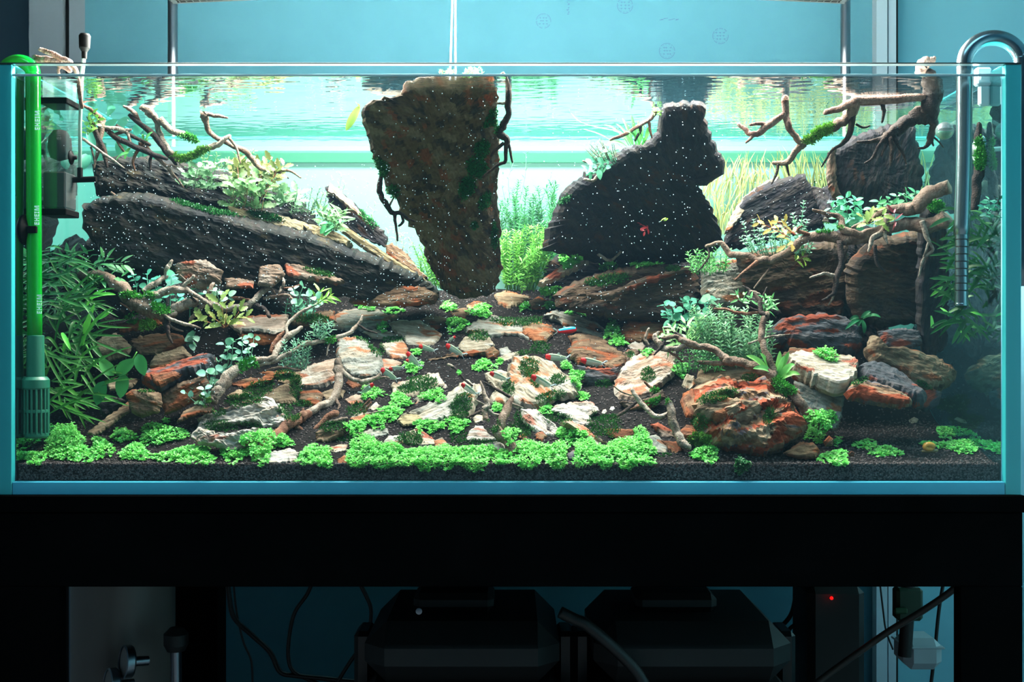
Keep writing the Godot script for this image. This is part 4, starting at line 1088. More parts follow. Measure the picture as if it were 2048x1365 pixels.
	# far right: the big root wood on the cliff stones
	wood("big brown driftwood root lying over the cliff stones at the right", "brown",
		[1898, 374, -0.115, 15, 1862, 386, -0.12, 14, 1838, 408, -0.13, 14, 1817, 421, -0.135, 13, 1786, 419, -0.14, 9, 1761, 427, -0.145, 7, 1740, 441, -0.15, 5, 1722, 448, -0.15, 4, 1704, 455, -0.15, 2.5],
		[[1896, 436, -0.11, 18, 1862, 449, -0.125, 16, 1812, 450, -0.14, 13, 1762, 462, -0.15, 11, 1723, 469, -0.155, 10, 1686, 459, -0.16, 8, 1680, 436, -0.165, 6, 1654, 428, -0.165, 4, 1626, 420, -0.165, 2.5],
		["brown", 1740, 476, -0.155, 10, 1697, 480, -0.16, 11, 1659, 473, -0.165, 10, 1617, 475, -0.17, 9, 1583, 498, -0.175, 8, 1546, 519, -0.18, 8, 1517, 520, -0.185, 7, 1492, 510, -0.19, 6, 1464, 511, -0.195, 7, 1451, 497, -0.2, 6, 1438, 487, -0.2, 5, 1412, 493, -0.205, 3],
		["red", 1515, 524, -0.18, 5, 1489, 543, -0.18, 3, 1470, 561, -0.18, 1.8],
		["dark", 1415, 492, -0.205, 2, 1418, 512, -0.2, 2, 1407, 530, -0.2, 1.6, 1395, 544, -0.2, 1.2],
		[1540, 536, -0.18, 2.2, 1524, 556, -0.178, 2, 1508, 577, -0.176, 1.4],
		["dark", 1680, 482, -0.155, 7, 1683, 522, -0.15, 6, 1675, 550, -0.148, 6, 1670, 580, -0.146, 5, 1658, 594, -0.145, 3, 1644, 601, -0.144, 1.6],
		["pale", 1674, 553, -0.148, 4, 1660, 550, -0.147, 4, 1646, 548, -0.146, 3.5, 1620, 556, -0.145, 1.8],
		["pale", 1668, 584, -0.146, 3, 1664, 598, -0.145, 2.5, 1656, 611, -0.144, 1.5],
		["pale", 1776, 428, -0.135, 7, 1768, 460, -0.135, 6, 1748, 474, -0.135, 5, 1741, 490, -0.135, 4, 1737, 503, -0.135, 2.5],
		["pale", 1768, 462, -0.133, 4, 1771, 475, -0.132, 4, 1775, 488, -0.131, 2],
		["pale", 1844, 442, -0.12, 6, 1852, 469, -0.12, 5, 1860, 487, -0.12, 4, 1865, 502, -0.12, 3, 1847, 518, -0.12, 3, 1837, 554, -0.12, 1.4],
		["pale", 1857, 484, -0.12, 2.5, 1852, 500, -0.12, 2.2, 1847, 514, -0.12, 1.8],
		["dark", 1750, 490, -0.14, 4, 1754, 525, -0.14, 3.5, 1769, 544, -0.14, 1.8],
		["red", 1604, 452, -0.165, 2, 1597, 462, -0.168, 3.5, 1618, 470, -0.168, 4],
		["pale", 1650, 436, -0.163, 3, 1654, 444, -0.162, 3, 1646, 442, -0.161, 2]])
	# upper right: the roots that hang from the water surface
	wood("dark twisted root wood coming down from the water surface at the upper right", "dark",
		[1856, 150, -0.1, 12, 1862, 172, -0.108, 18, 1864, 190, -0.115, 22, 1856, 222, -0.12, 20, 1839, 232, -0.125, 17, 1815, 246, -0.13, 13, 1790, 261, -0.135, 11, 1771, 275, -0.138, 8, 1747, 282, -0.14, 4, 1715, 284, -0.14, 2.5],
		[["pink", 1838, 150, -0.1, 10, 1846, 130, -0.1, 13, 1862, 122, -0.1, 8, 1870, 116, -0.1, 3],
		[1769, 277, -0.136, 6, 1754, 297, -0.136, 4, 1744, 318, -0.136, 3, 1729, 327, -0.136, 1.8],
		[1781, 275, -0.134, 6, 1783, 301, -0.133, 5, 1781, 331, -0.132, 2],
		[1788, 272, -0.134, 5, 1796, 290, -0.132, 4, 1806, 305, -0.131, 3, 1813, 327, -0.13, 1.6],
		["dark", 1776, 281, -0.135, 4, 1769, 297, -0.134, 3, 1763, 312, -0.134, 1.8],
		["dark", 1862, 225, -0.12, 13, 1866, 252, -0.12, 8, 1861, 277, -0.12, 7, 1853, 292, -0.12, 4, 1836, 297, -0.12, 1.6],
		["dark", 1862, 278, -0.12, 3, 1867, 292, -0.12, 1.6], ["dark", 1862, 270, -0.12, 2, 1876, 282, -0.12, 1.8, 1887, 295, -0.12, 1.2]])
	wood("mossy root arm with forked twigs reaching down left from the water surface, upper right", "brown",
		[1716, 200, -0.12, 11, 1694, 238, -0.135, 10, 1656, 257, -0.145, 10, 1620, 277, -0.155, 9, 1602, 290, -0.16, 7, 1588, 309, -0.165, 6, 1573, 325, -0.17, 6, 1546, 326, -0.175, 3.5],
		[["dark", 1557, 329, -0.172, 3.5, 1551, 352, -0.172, 2.5, 1543, 368, -0.172, 1.4], ["dark", 1573, 330, -0.17, 3, 1578, 351, -0.17, 1.8],
		["pink", 1602, 288, -0.16, 6, 1586, 270, -0.155, 7, 1576, 248, -0.15, 7, 1573, 223, -0.15, 7, 1571, 196, -0.145, 8],
		["pink", 1570, 228, -0.15, 6, 1537, 252, -0.155, 8, 1508, 269, -0.16, 7, 1490, 257, -0.165, 5, 1477, 249, -0.168, 4],
		["pink", 1508, 270, -0.16, 4, 1499, 279, -0.16, 3, 1492, 286, -0.16, 1.8], ["pink", 1536, 252, -0.155, 4, 1520, 247, -0.155, 4, 1500, 250, -0.155, 2.5],
		["dark", 1706, 228, -0.128, 7, 1700, 267, -0.135, 6, 1690, 284, -0.138, 5, 1666, 299, -0.14, 3, 1654, 316, -0.142, 2, 1643, 334, -0.144, 1.4],
		["dark", 1712, 248, -0.13, 2.5, 1726, 255, -0.13, 2.5, 1740, 252, -0.13, 1.6],
		["pink", 1712, 206, -0.12, 9, 1680, 216, -0.125, 8, 1650, 226, -0.13, 5],
		["pink", 1704, 202, -0.118, 9, 1780, 199, -0.116, 8, 1846, 196, -0.115, 9],
		["dark", 1760, 200, -0.117, 4, 1768, 222, -0.12, 4, 1764, 245, -0.122, 2]])
	# upper left: roots under the surface
	wood("pale root bending through the moss under the water surface at the upper left", "pale",
		[282, 212, -0.19, 6, 299, 224, -0.195, 9, 312, 239, -0.2, 6, 317, 260, -0.205, 5, 328, 286, -0.21, 5.5, 342, 307, -0.215, 6, 361, 320, -0.22, 7, 384, 312, -0.22, 6, 410, 298, -0.22, 6, 435, 289, -0.22, 6, 460, 272, -0.22, 3.5],
		[["brown", 459, 276, -0.22, 3, 472, 295, -0.22, 2.5, 477, 312, -0.22, 2, 481, 327, -0.22, 1.2],
		[319, 238, -0.2, 7, 343, 261, -0.21, 7, 370, 271, -0.22, 6, 394, 282, -0.225, 3],
		["brown", 408, 228, -0.2, 9, 412, 240, -0.205, 7, 417, 261, -0.21, 5, 435, 277, -0.22, 5, 463, 291, -0.23, 5, 488, 302, -0.24, 6, 507, 323, -0.25, 5, 517, 334, -0.255, 5, 541, 344, -0.26, 3.5, 568, 340, -0.265, 3, 587, 346, -0.27, 2.2, 602, 356, -0.27, 1.4],
		["dark", 532, 340, -0.26, 2.5, 560, 346, -0.262, 2.2, 577, 357, -0.264, 1.4],
		["pink", 409, 229, -0.2, 4, 432, 232, -0.2, 4, 455, 236, -0.2, 1.8]])
	wood("tangle of thin dark and orange roots in front of the upper left log", "brown",
		[203, 236, -0.18, 8, 203, 253, -0.18, 7, 198, 291, -0.18, 5, 192, 317, -0.18, 3, 188, 336, -0.18, 1.6],
		[["dark", 204, 250, -0.185, 5, 240, 280, -0.19, 6, 290, 302, -0.2, 7, 334, 318, -0.21, 4], ["dark", 258, 228, -0.19, 4, 300, 264, -0.2, 6, 330, 302, -0.21, 5, 352, 330, -0.22, 3], ["dark", 176, 232, -0.17, 4, 190, 262, -0.175, 6, 206, 300, -0.18, 6, 214, 334, -0.185, 3], ["dark", 232, 250, -0.19, 3, 262, 272, -0.195, 4, 300, 290, -0.2, 3],
		["pale", 205, 254, -0.18, 3, 230, 257, -0.185, 4, 252, 261, -0.19, 4, 262, 259, -0.19, 2.5],
		["pale", 254, 262, -0.19, 3.5, 262, 286, -0.195, 3, 274, 301, -0.2, 2],
		["brown", 250, 263, -0.19, 3, 230, 270, -0.19, 3, 243, 295, -0.19, 3, 251, 308, -0.19, 1.5],
		["red", 282, 285, -0.2, 6, 273, 305, -0.2, 3.5, 266, 325, -0.2, 2.5, 270, 343, -0.2, 1.4],
		["brown", 286, 288, -0.2, 6, 308, 312, -0.21, 4, 329, 330, -0.215, 4, 349, 351, -0.22, 3, 367, 375, -0.22, 1.4],
		["dark", 303, 309, -0.205, 3, 300, 325, -0.205, 3, 301, 341, -0.205, 1.6], ["pale", 333, 333, -0.215, 2.2, 348, 332, -0.215, 2.2, 361, 335, -0.215, 1.4],
		["pale", 163, 276, -0.16, 3, 194, 298, -0.165, 3, 226, 321, -0.17, 2.5, 248, 336, -0.17, 1.4], ["dark", 181, 294, -0.163, 2, 186, 310, -0.163, 2, 189, 328, -0.163, 1.2],
		["pink", 160, 207, -0.16, 2, 172, 214, -0.165, 3, 188, 224, -0.17, 4, 203, 238, -0.18, 6], ["pink", 246, 212, -0.18, 2, 258, 218, -0.185, 4, 270, 228, -0.19, 5, 282, 246, -0.2, 3],
		["brown", 222, 384, -0.19, 2, 232, 396, -0.19, 3, 236, 420, -0.19, 3, 234, 442, -0.19, 4, 244, 452, -0.19, 1.8]])
	wood("pale weathered driftwood end sticking out above the water at the left corner", "pink",
		[78, 97, -0.05, 4, 97, 105, -0.052, 5, 129, 119, -0.054, 6, 145, 131, -0.056, 5, 155, 152, -0.058, 4, 160, 185, -0.06, 4, 164, 215, -0.07, 4],
		[["pink", 68, 118, -0.056, 6, 94, 121, -0.056, 9, 120, 128, -0.058, 7, 140, 142, -0.06, 5], ["pink", 120, 130, -0.056, 3, 117, 143, -0.056, 3, 119, 158, -0.056, 3]])
	wood("short dark stick wrapped in moss behind the steel pipe at the right", "dark",
		[1950, 420, -0.06, 7, 1952, 378, -0.06, 9, 1957, 342, -0.06, 10, 1962, 300, -0.06, 8, 1958, 271, -0.06, 7, 1958, 247, -0.06, 4], [])
	# on the stones
	wood("dark twig with forked tips hanging at the right side of the central stone", "dark",
		[1004, 146, -0.085, 5, 1018, 175, -0.085, 6, 1017, 205, -0.085, 6, 1017, 228, -0.087, 6, 1006, 252, -0.09, 7, 999, 266, -0.092, 7, 1013, 280, -0.092, 6, 1012, 302, -0.092, 4, 1010, 323, -0.092, 3, 996, 330, -0.095, 3, 966, 354, -0.1, 2],
		[[1016, 285, -0.092, 3.5, 1020, 300, -0.092, 3, 1025, 325, -0.092, 1.8], [1008, 286, -0.092, 3.5, 990, 301, -0.095, 3.5, 983, 313, -0.1, 2], ["pale", 992, 206, -0.09, 2, 1004, 207, -0.088, 3, 1016, 206, -0.086, 3]])
	wood("dark twig with pale thorny tips hanging at the left side of the central stone", "dark",
		[764, 345, -0.17, 4, 760, 366, -0.172, 5, 759, 382, -0.174, 5.5, 769, 406, -0.176, 5.5, 783, 424, -0.178, 5, 800, 426, -0.18, 4, 816, 437, -0.182, 2.6, 830, 444, -0.184, 1.4],
		[[789, 427, -0.178, 4, 792, 453, -0.178, 3, 795, 482, -0.178, 1.8], [804, 430, -0.18, 3, 806, 444, -0.18, 2.6, 797, 452, -0.18, 2], ["pale", 777, 412, -0.177, 2.5, 784, 402, -0.178, 2.2, 788, 392, -0.178, 1.2]])
	wood("reddish forked roots on the left shoulder of the tall dark stone", "pink",
		[1312, 222, -0.2, 5, 1301, 239, -0.2, 4, 1281, 250, -0.2, 4, 1247, 270, -0.2, 3.5, 1220, 280, -0.2, 2.4],
		[["red", 1298, 245, -0.2, 3, 1300, 260, -0.2, 3, 1304, 276, -0.2, 1.6], ["dark", 1282, 252, -0.2, 3.5, 1279, 265, -0.2, 3, 1270, 282, -0.2, 1.8], ["pale", 1168, 358, -0.24, 3, 1180, 362, -0.24, 3.5, 1190, 359, -0.24, 3.5, 1200, 345, -0.24, 3], ["pale", 1165, 322, -0.24, 1.8, 1182, 328, -0.24, 2, 1198, 335, -0.24, 1.4]])
	wood("thin white root crossing the foot of the tall dark stone", "pale",
		[1196, 508, -0.345, 3, 1208, 517, -0.345, 3, 1220, 521, -0.345, 3, 1233, 513, -0.345, 2.6, 1251, 496, -0.345, 2.4, 1282, 483, -0.345, 1.6, 1314, 474, -0.345, 1], [])

# ---------------------------------------------------------------- plants
const BRIGHT := Color(0.175, 0.62, 0.13)
const LIME := Color(0.16, 0.38, 0.06)
const MOSS := Color(0.035, 0.17, 0.03)
const DEEP := Color(0.02, 0.14, 0.035)
const PALE := Color(0.2, 0.44, 0.24)
const MINT := Color(0.2, 0.46, 0.31)
const TEAL := Color(0.10, 0.42, 0.28)
const GOLD := Color(0.2, 0.27, 0.07)

func vary(c: Color, f := 0.25) -> Color:
	var v := 1.0 + rng.randf_range(-f, f)
	return Color(c.r * v * rng.randf_range(0.85, 1.2), c.g * v, c.b * v * rng.randf_range(0.85, 1.15))

func leaflet(st: SurfaceTool, at: Vector3, dir: Vector3, face: Vector3, length: float, width: float, col: Color):
	# a small pointed leaf of two bent halves
	var x := dir.cross(face).normalized() * width * 0.5
	var n := x.cross(dir).normalized() * width * 0.22
	var m := at + dir * length * 0.5
	st.set_color(col)
	var tip := at + dir * length
	tri(st, at, m + x + n, tip)
	tri(st, at, tip, m - x + n)

func any_dir() -> Vector3:
	return Vector3(rng.randf_range(-1, 1), rng.randf_range(-1, 1), rng.randf_range(-1, 1)).normalized()

func carpet_clump(label: String, x: float, y: float, w: float, h: float, col: Color, group: String, dense := 1.0):
	var st := start()
	st.set_smooth_group(-1)
	var c := hit(x, y + h * 0.2)
	var at: Vector3 = c.position
	var pxm := sz(1.0, at.z)
	var n := int(w * h * 0.085 * dense)
	var tall := minf(w, h) * pxm * 0.5
	for i in n:
		var a := rng.randf() * TAU
		var r := sqrt(rng.randf())
		var wob := 1.0 + 0.25 * sin(a * 3.0 + x)
		var q := Vector2(x + cos(a) * r * w * 0.5 * wob, y + sin(a) * r * h * 0.5 * wob)
		var hh := hit(q.x, q.y + h * 0.14)
		var p: Vector3 = hh.position
		if absf(p.z - at.z) > 0.05: continue
		var up: Vector3 = (hh.normal + Vector3(0, 1.2, 0.25) + any_dir() * 0.7).normalized()
		var grow := tall * (1.0 - 0.75 * r * r) * rng.randf_range(0.35, 1.0)
		var top := p + up * grow
		var tone := vary(col)
		# a whorl of rounded leaves on a thin stalk
		st.set_color(tone * 0.8)
		var side := up.cross(Vector3(0.3, 0.2, 1)).normalized() * 0.00025
		tri(st, p - side, p + side, top)
		var spin := rng.randf() * TAU
		var bx := up.cross(Vector3.BACK).normalized()
		var by := up.cross(bx)
		for k in 4:
			var f := bx * cos(spin + k * PI / 2) + by * sin(spin + k * PI / 2)
			var ln := pxm * rng.randf_range(4.2, 7.2)
			leaflet(st, top - up * (k % 2) * grow * 0.25, (f + up * rng.randf_range(0.1, 0.8)).normalized(), up, ln, ln * 0.85, tone)
	var o := put("carpet_plant", done(st), M.leaf)
	tag(o, label, "carpet plant", group)

func moss_patch(label: String, x: float, y: float, w: float, h: float, col: Color, turn := 0.0, blade := 5.0, group := ""):
	var st := start()
	st.set_smooth_group(-1)
	var z0 := -9.0
	for k in 9: z0 = maxf(z0, hit(x + (k % 3 - 1) * w * 0.28, y + (k / 3 - 1) * h * 0.28).position.z)
	w *= 1.25
	h *= 1.25
	var n := int(w * h * 0.5)
	var ct := cos(deg_to_rad(turn))
	var sn := sin(deg_to_rad(turn))
	for i in n:
		var a := rng.randf() * TAU
		var r := sqrt(rng.randf()) * (0.8 + 0.3 * bump.get_noise_2d(cos(a) * 3.0 + x, sin(a) * 3.0 + y) + rng.randf_range(-0.05, 0.1))
		var e := Vector2(cos(a) * r * w * 0.5, sin(a) * r * h * 0.5)
		var q := Vector2(x + e.x * ct + e.y * sn, y - e.x * sn + e.y * ct)
		var hh := hit(q.x, q.y)
		var p: Vector3 = hh.position
		if absf(p.z - z0) > 0.045 or p.z < ZB: continue
		var dir: Vector3 = (hh.normal + any_dir() * 0.9 + Vector3(0, 0.25, 0.1)).normalized()
		var ln := sz(blade, p.z) * rng.randf_range(0.6, 1.3)
		leaflet(st, p - hh.normal * 0.0006, dir, any_dir(), ln, ln * 0.38, vary(col, 0.4))
	var o := put("moss", done(st), M.moss)
	tag(o, label, "moss", group)

func carpet():
	var front := "bright green carpet plants along the front"
	for c in [
		[72, 915, 58, 24, "bright green carpet clump at the lower left corner, by the glass"], [132, 876, 74, 66, "bright green carpet clump right of the green strainer"],
		[150, 908, 80, 32, "low green carpet clump in front of the one by the strainer"], [202, 897, 46, 40, "green carpet clump below the pointed tan stone"],
		[246, 871, 50, 26, "small green carpet clump in the shade of the left pile"], [270, 905, 60, 32, "green carpet clump on the front soil below the left pile"],
		[322, 868, 94, 38, "wide green carpet clump below the cave by the white rock"], [376, 911, 118, 34, "long green carpet clump at the front left of the white rock"],
		[468, 910, 52, 30, "green carpet clump at the front under the white rock"], [519, 886, 58, 66, "tall green carpet clump between the white rock and the red-brown branch"],
		[566, 884, 36, 26, "small green carpet clump in the crook of the red-brown branch"], [628, 912, 68, 40, "green carpet clump right of the flat white stone"],
		[652, 912, 26, 42, "narrow green carpet clump left of the tan and white stone"], [736, 902, 90, 56, "large green carpet clump left of the grey pebble slab"],
		[786, 912, 84, 46, "large green carpet clump below the grey pebble slab"], [852, 914, 80, 44, "large green carpet clump below the salmon and cream stone"],
		[900, 914, 60, 44, "green carpet clump left of the white triangular stone, at the front"], [946, 912, 92, 46, "large green carpet clump below the white triangular stone"],
		[1012, 916, 50, 28, "green carpet clump around the foot of the broken branch"], [1064, 906, 70, 52, "large green carpet clump right of the broken branch foot"],
		[1110, 908, 58, 50, "large green carpet clump below the cracked white slab"], [1140, 870, 56, 32, "green carpet clump at the head of the pink-grey tilted slab"],
		[1176, 904, 66, 56, "green carpet clump covering the pink-grey tilted slab's left side"], [1210, 912, 46, 44, "green carpet clump at the foot of the pink-grey tilted slab"],
		[1248, 902, 60, 58, "large green carpet clump left of the grey-green small slab"], [1282, 886, 48, 60, "tall green carpet clump beside the grey-green small slab"],
		[1282, 920, 56, 26, "low green carpet clump in front of the grey-green small slab"], [1412, 908, 54, 34, "green carpet clump right of the white post's foot"],
		[1484, 930, 30, 32, "small dark green clump growing down the glass at the right front"], [1670, 916, 58, 28, "bright green carpet clump beside the tiny red pebble"],
		[1772, 904, 62, 20, "low green carpet clump on the soil below the overhang"], [1733, 890, 46, 18, "sparse green carpet clump in the shade under the overhang"],
		[1921, 892, 78, 26, "wide green carpet clump at the right front, right of the snail"], [1856, 889, 40, 8, "thin green carpet sprig just above the snail"],
		[1894, 865, 42, 24, "small green carpet clump behind the wide right one"], [1932, 844, 64, 32, "green carpet clump at the right wall, middle of three"],
		[1908, 811, 62, 38, "green carpet clump at the right wall, rearmost of three"]]:
		carpet_clump(c[4], c[0], c[1], c[2], c[3], BRIGHT if c[0] < 1460 or c[0] > 1600 else DEEP, front)
	var slope := "green carpet tufts scattered over the stone slope"
	for c in [
		[743, 786, 50, 24, "green tuft left of the black soil, below the pale fish"], [799, 802, 42, 30, "round green tuft below the cream mossy stone, left"],
		[866, 791, 50, 24, "round green tuft right of the cream mossy stone"], [752, 842, 48, 30, "green tuft left of the patch of bare black soil, lower"],
		[782, 827, 46, 28, "green tuft left of the patch of bare black soil, upper"], [713, 855, 44, 28, "green tuft right of the small dark chunk"],
		[857, 853, 60, 26, "green tuft under the orange toe of the pale long stone"], [914, 849, 42, 30, "green tuft under the right end of the pale long stone"],
		[994, 817, 26, 18, "small green tuft between the arms of the broken branch"], [1021, 869, 30, 30, "green tuft right of the broken branch's knee"],
		[1092, 821, 26, 22, "small green tuft between the two white slabs"], [1164, 794, 26, 18, "small green tuft at the right corner of the large cream stone"],
		[1153, 754, 26, 34, "green tuft above the right corner of the large cream stone"], [960, 622, 46, 26, "round green tuft below the central stone's foot"],
		[913, 650, 44, 30, "round green tuft at the left of the orange stained rock"], [968, 732, 44, 22, "green tuft right of the dark hollow"],
		[920, 750, 28, 14, "small green tuft below the dark hollow, by the thin twig"], [1000, 724, 18, 12, "tiny green tuft between the dark hollow and the large cream stone"],
		[1131, 733, 20, 18, "tiny green tuft above the fish at the right of the large cream stone"], [1050, 614, 22, 16, "tiny green tuft right of the broken brown stone"],
		[1100, 612, 28, 14, "tiny green tuft at the left tip of the rust-topped stone"], [1103, 583, 42, 20, "green tuft along the left edge of the rust-topped stone"],
		[899, 614, 34, 20, "dim green tuft left of the central stone's foot"], [1168, 628, 26, 10, "small green tuft above the grey grained slab, right"],
		[1139, 626, 20, 8, "small green tuft above the grey grained slab, left"], [1226, 660, 30, 38, "green tuft left of the red-brown flat stone"],
		[1237, 684, 36, 20, "bright green tuft below the red-brown flat stone"], [1292, 703, 26, 16, "green tuft under the thin branch tips"],
		[1361, 740, 30, 28, "round green ball-shaped tuft at the right of the brown-topped square stone"], [765, 655, 28, 18, "green tuft on the orange stained grey slab"],
		[734, 613, 42, 14, "green tuft along the back edge of the orange stained slab"], [786, 622, 38, 14, "green tuft behind the pale cream slab, left"],
		[826, 734, 38, 22, "green tuft among the fish left of centre"], [833, 706, 22, 14, "small green tuft just above the fish left of centre"],
		[1657, 706, 50, 28, "dark green tuft behind the cream flat slab"], [1628, 867, 36, 46, "green tuft left of the slanting branch's lower end"],
		[1643, 838, 54, 40, "green tuft behind the slanting branch's lower end"], [1674, 882, 16, 20, "tiny dark green tuft right of the tiny dark stone"],
		[1290, 528, 66, 12, "dim green tufts along the top of the rust-topped stone"], [1219, 531, 36, 24, "green tuft on the stones at the foot of the tall dark stone"],
		[1140, 518, 46, 30, "dark green tuft left of the splintered plank's top"], [332, 843, 12, 10, "single pale sprig on the soil in front of the left pile"]]:
		carpet_clump(c[4], c[0], c[1], c[2], c[3], BRIGHT, slope)

func moss():
	var g := "dark green moss on the slope stones"
	for m in [
		[922, 812, 36, 54, -20, "moss on the right half of the pale long stone"], [1017, 776, 24, 30, 0, "moss in the crack left of the large cream stone"],
		[1102, 793, 58, 20, 12, "moss along the lower edge of the large cream stone"], [1116, 760, 34, 20, 10, "moss at the upper right of the large cream stone"],
		[1070, 763, 16, 26, 30, "moss stripe down the middle of the large cream stone"], [1058, 736, 38, 38, 40, "moss at the top of the large cream stone"],
		[1040, 860, 52, 28, -10, "moss left of the cracked white slab, lower"], [1036, 835, 16, 24, 0, "moss left of the cracked white slab, upper"],
		[1116, 836, 54, 20, -8, "moss between the cracked slab and the speckled white stone"], [1208, 848, 64, 52, 0, "moss right of the speckled white stone"],
		[986, 851, 30, 30, 0, "moss behind the broken branch's knee"], [955, 884, 76, 10, 0, "moss line above the white flat stone in the carpet"],
		[916, 872, 34, 34, 0, "moss left of the white triangular stone"], [1036, 640, 100, 24, 0, "moss on the back of the mossy slab high on the slope"],
		[957, 672, 42, 22, 0, "moss left of the cream slab above the dark hollow"], [1080, 696, 38, 26, 0, "moss below the mossy slab, right of the dark hollow"],
		[1050, 706, 36, 10, 8, "lighter moss right above the large cream stone"], [842, 768, 60, 34, 6, "moss in the middle of the cream mossy stone"],
		[812, 779, 34, 18, 0, "moss at the left of the cream mossy stone"], [820, 878, 52, 28, 0, "moss on the salmon and cream front stone"],
		[706, 878, 74, 14, 4, "moss strip behind the large front carpet, left"], [668, 853, 54, 20, 6, "moss behind the small dark chunk"],
		[714, 819, 38, 24, 20, "moss at the left edge of the black soil"], [722, 672, 40, 18, -20, "moss between the two grey slabs of the upper slope"],
		[752, 694, 26, 46, 40, "moss down the right of the big blue-grey slab"], [786, 679, 46, 12, 6, "moss under the cream mossy stone of the upper slope"],
		[488, 798, 78, 28, 6, "moss below the pale left branch"], [518, 779, 66, 30, 20, "moss between the orange-tipped stone and the brown layered stone"],
		[569, 751, 40, 22, 10, "moss left of the grey-pink slab"], [592, 772, 24, 52, 0, "moss between the grey-pink slab and the brown layered stone"],
		[571, 818, 30, 20, 0, "moss right of the white rock's top"], [605, 808, 36, 14, 0, "moss in front of the dark brown stone"],
		[440, 853, 64, 22, -4, "moss band across the middle of the white rock"], [498, 850, 46, 12, -6, "moss at the right middle of the white rock"],
		[437, 823, 26, 22, 0, "moss on the top left of the white rock"], [584, 833, 34, 20, 0, "moss right of the white rock"],
		[602, 732, 28, 12, 10, "small moss patch at the back of the grey-pink slab"], [1296, 750, 26, 30, 0, "moss on the brown-topped square stone"],
		[1260, 710, 16, 14, 0, "moss at the back corner of the brown-topped square stone"], [1208, 768, 36, 16, 0, "moss below the dull brown layered stone"],
		[1437, 792, 80, 22, 14, "moss ledge across the top of the jagged red rock"], [1400, 845, 36, 32, 0, "moss on the left side of the jagged red rock"],
		[1324, 911, 36, 8, 0, "moss under the grey-green small slab"], [1498, 756, 30, 14, 8, "moss at the top right of the jagged red rock"],
		[1538, 832, 22, 36, -10, "moss in the cleft of the jagged red rock"], [1720, 762, 36, 12, 20, "moss on the blue-grey overhanging rock"],
		[1848, 770, 34, 10, -30, "moss line behind the overhanging rock"], [1216, 560, 88, 22, 8, "moss on the left top of the rust-topped stone"],
		[1346, 538, 28, 12, 0, "moss on the right top of the rust-topped stone"], [624, 638, 70, 18, 0, "moss on the stone right of the pinkish flat slab"],
		[640, 545, 60, 12, -14, "moss on the pale splintered stone"], [292, 783, 34, 6, 0, "moss cap on the square brown block of the left pile"]]:
		moss_patch(m[5], m[0], m[1], m[2], m[3], MOSS, m[4], 4.5, g)
	for m in [
		[984, 248, 30, 62, -20, "moss on the upper right edge of the central stone"], [964, 298, 26, 38, -20, "moss halfway down the right edge of the central stone"],
		[954, 334, 40, 40, -20, "moss below the dark twig on the central stone"], [934, 374, 28, 46, -20, "moss in the middle of the central stone's right half"],
		[970, 402, 20, 36, -20, "moss low on the right edge of the central stone"], [949, 451, 14, 16, 0, "small moss spot low on the central stone"],
		[988, 472, 14, 50, 0, "moss on the foot of the central stone, right edge"], [760, 334, 28, 40, 40, "moss on the left edge of the central stone"],
		[786, 384, 26, 26, 40, "moss above the left hanging twig of the central stone"], [740, 432, 26, 52, 45, "moss on the right edge of the leaning dark slab"],
		[415, 414, 140, 22, -13, "long moss mat on the ledge of the long dark log"], [530, 432, 70, 14, -14, "moss on the right part of the long log's ledge"],
		[1642, 368, 34, 18, 0, "moss between the broad dark slab and the square block"], [1130, 400, 30, 10, 30, "moss streak on the left shoulder of the tall dark stone"]]:
		moss_patch(m[5], m[0], m[1], m[2], m[3], DEEP, m[4], 6.0, "moss on the big dark stones")
	for m in [
		[276, 590, 64, 14, 0, "bright moss on the back of the left driftwood trunk"], [321, 616, 40, 22, -20, "moss on the right end of the left driftwood trunk"],
		[262, 638, 28, 22, 0, "moss hanging under the left driftwood trunk"], [297, 652, 36, 24, 0, "yellowish moss on the orange-brown stone under the trunk"],
		[192, 564, 34, 24, 0, "moss on the left end of the left driftwood trunk"], [497, 734, 36, 38, 0, "brownish moss in the middle of the pale left branch"],
		[410, 801, 24, 26, 0, "yellowish moss at the foot of the pale left branch"], [1331, 788, 80, 36, 20, "leafy moss hanging over the arm of the white post"],
		[1570, 770, 46, 40, -40, "leafy moss on the slanting right branch"], [1400, 880, 44, 28, 0, "yellow-green moss behind the foot of the white post"],
		[1636, 266, 66, 32, 28, "yellow-green moss on the root arm at the upper right"], [1647, 456, 66, 20, 0, "bright moss on the big right driftwood"],
		[1872, 414, 30, 24, 0, "bright moss in the fork of the big right driftwood"], [1960, 308, 26, 62, 0, "moss wrapped round the short dark stick"],
		[382, 306, 70, 30, 12, "yellow-green moss in the bend of the pale upper left root"], [384, 276, 50, 20, 0, "yellow-green moss on the upper fork of the pale upper left root"],
		[660, 681, 22, 12, 10, "moss on the lower arm of the pale left branch"]]:
		moss_patch(m[5], m[0], m[1], m[2], m[3], LIME if m[0] in [382, 390, 1636, 1400, 297, 410] else Color(0.07, 0.33, 0.05), m[4], 7.0, "moss on the driftwood")

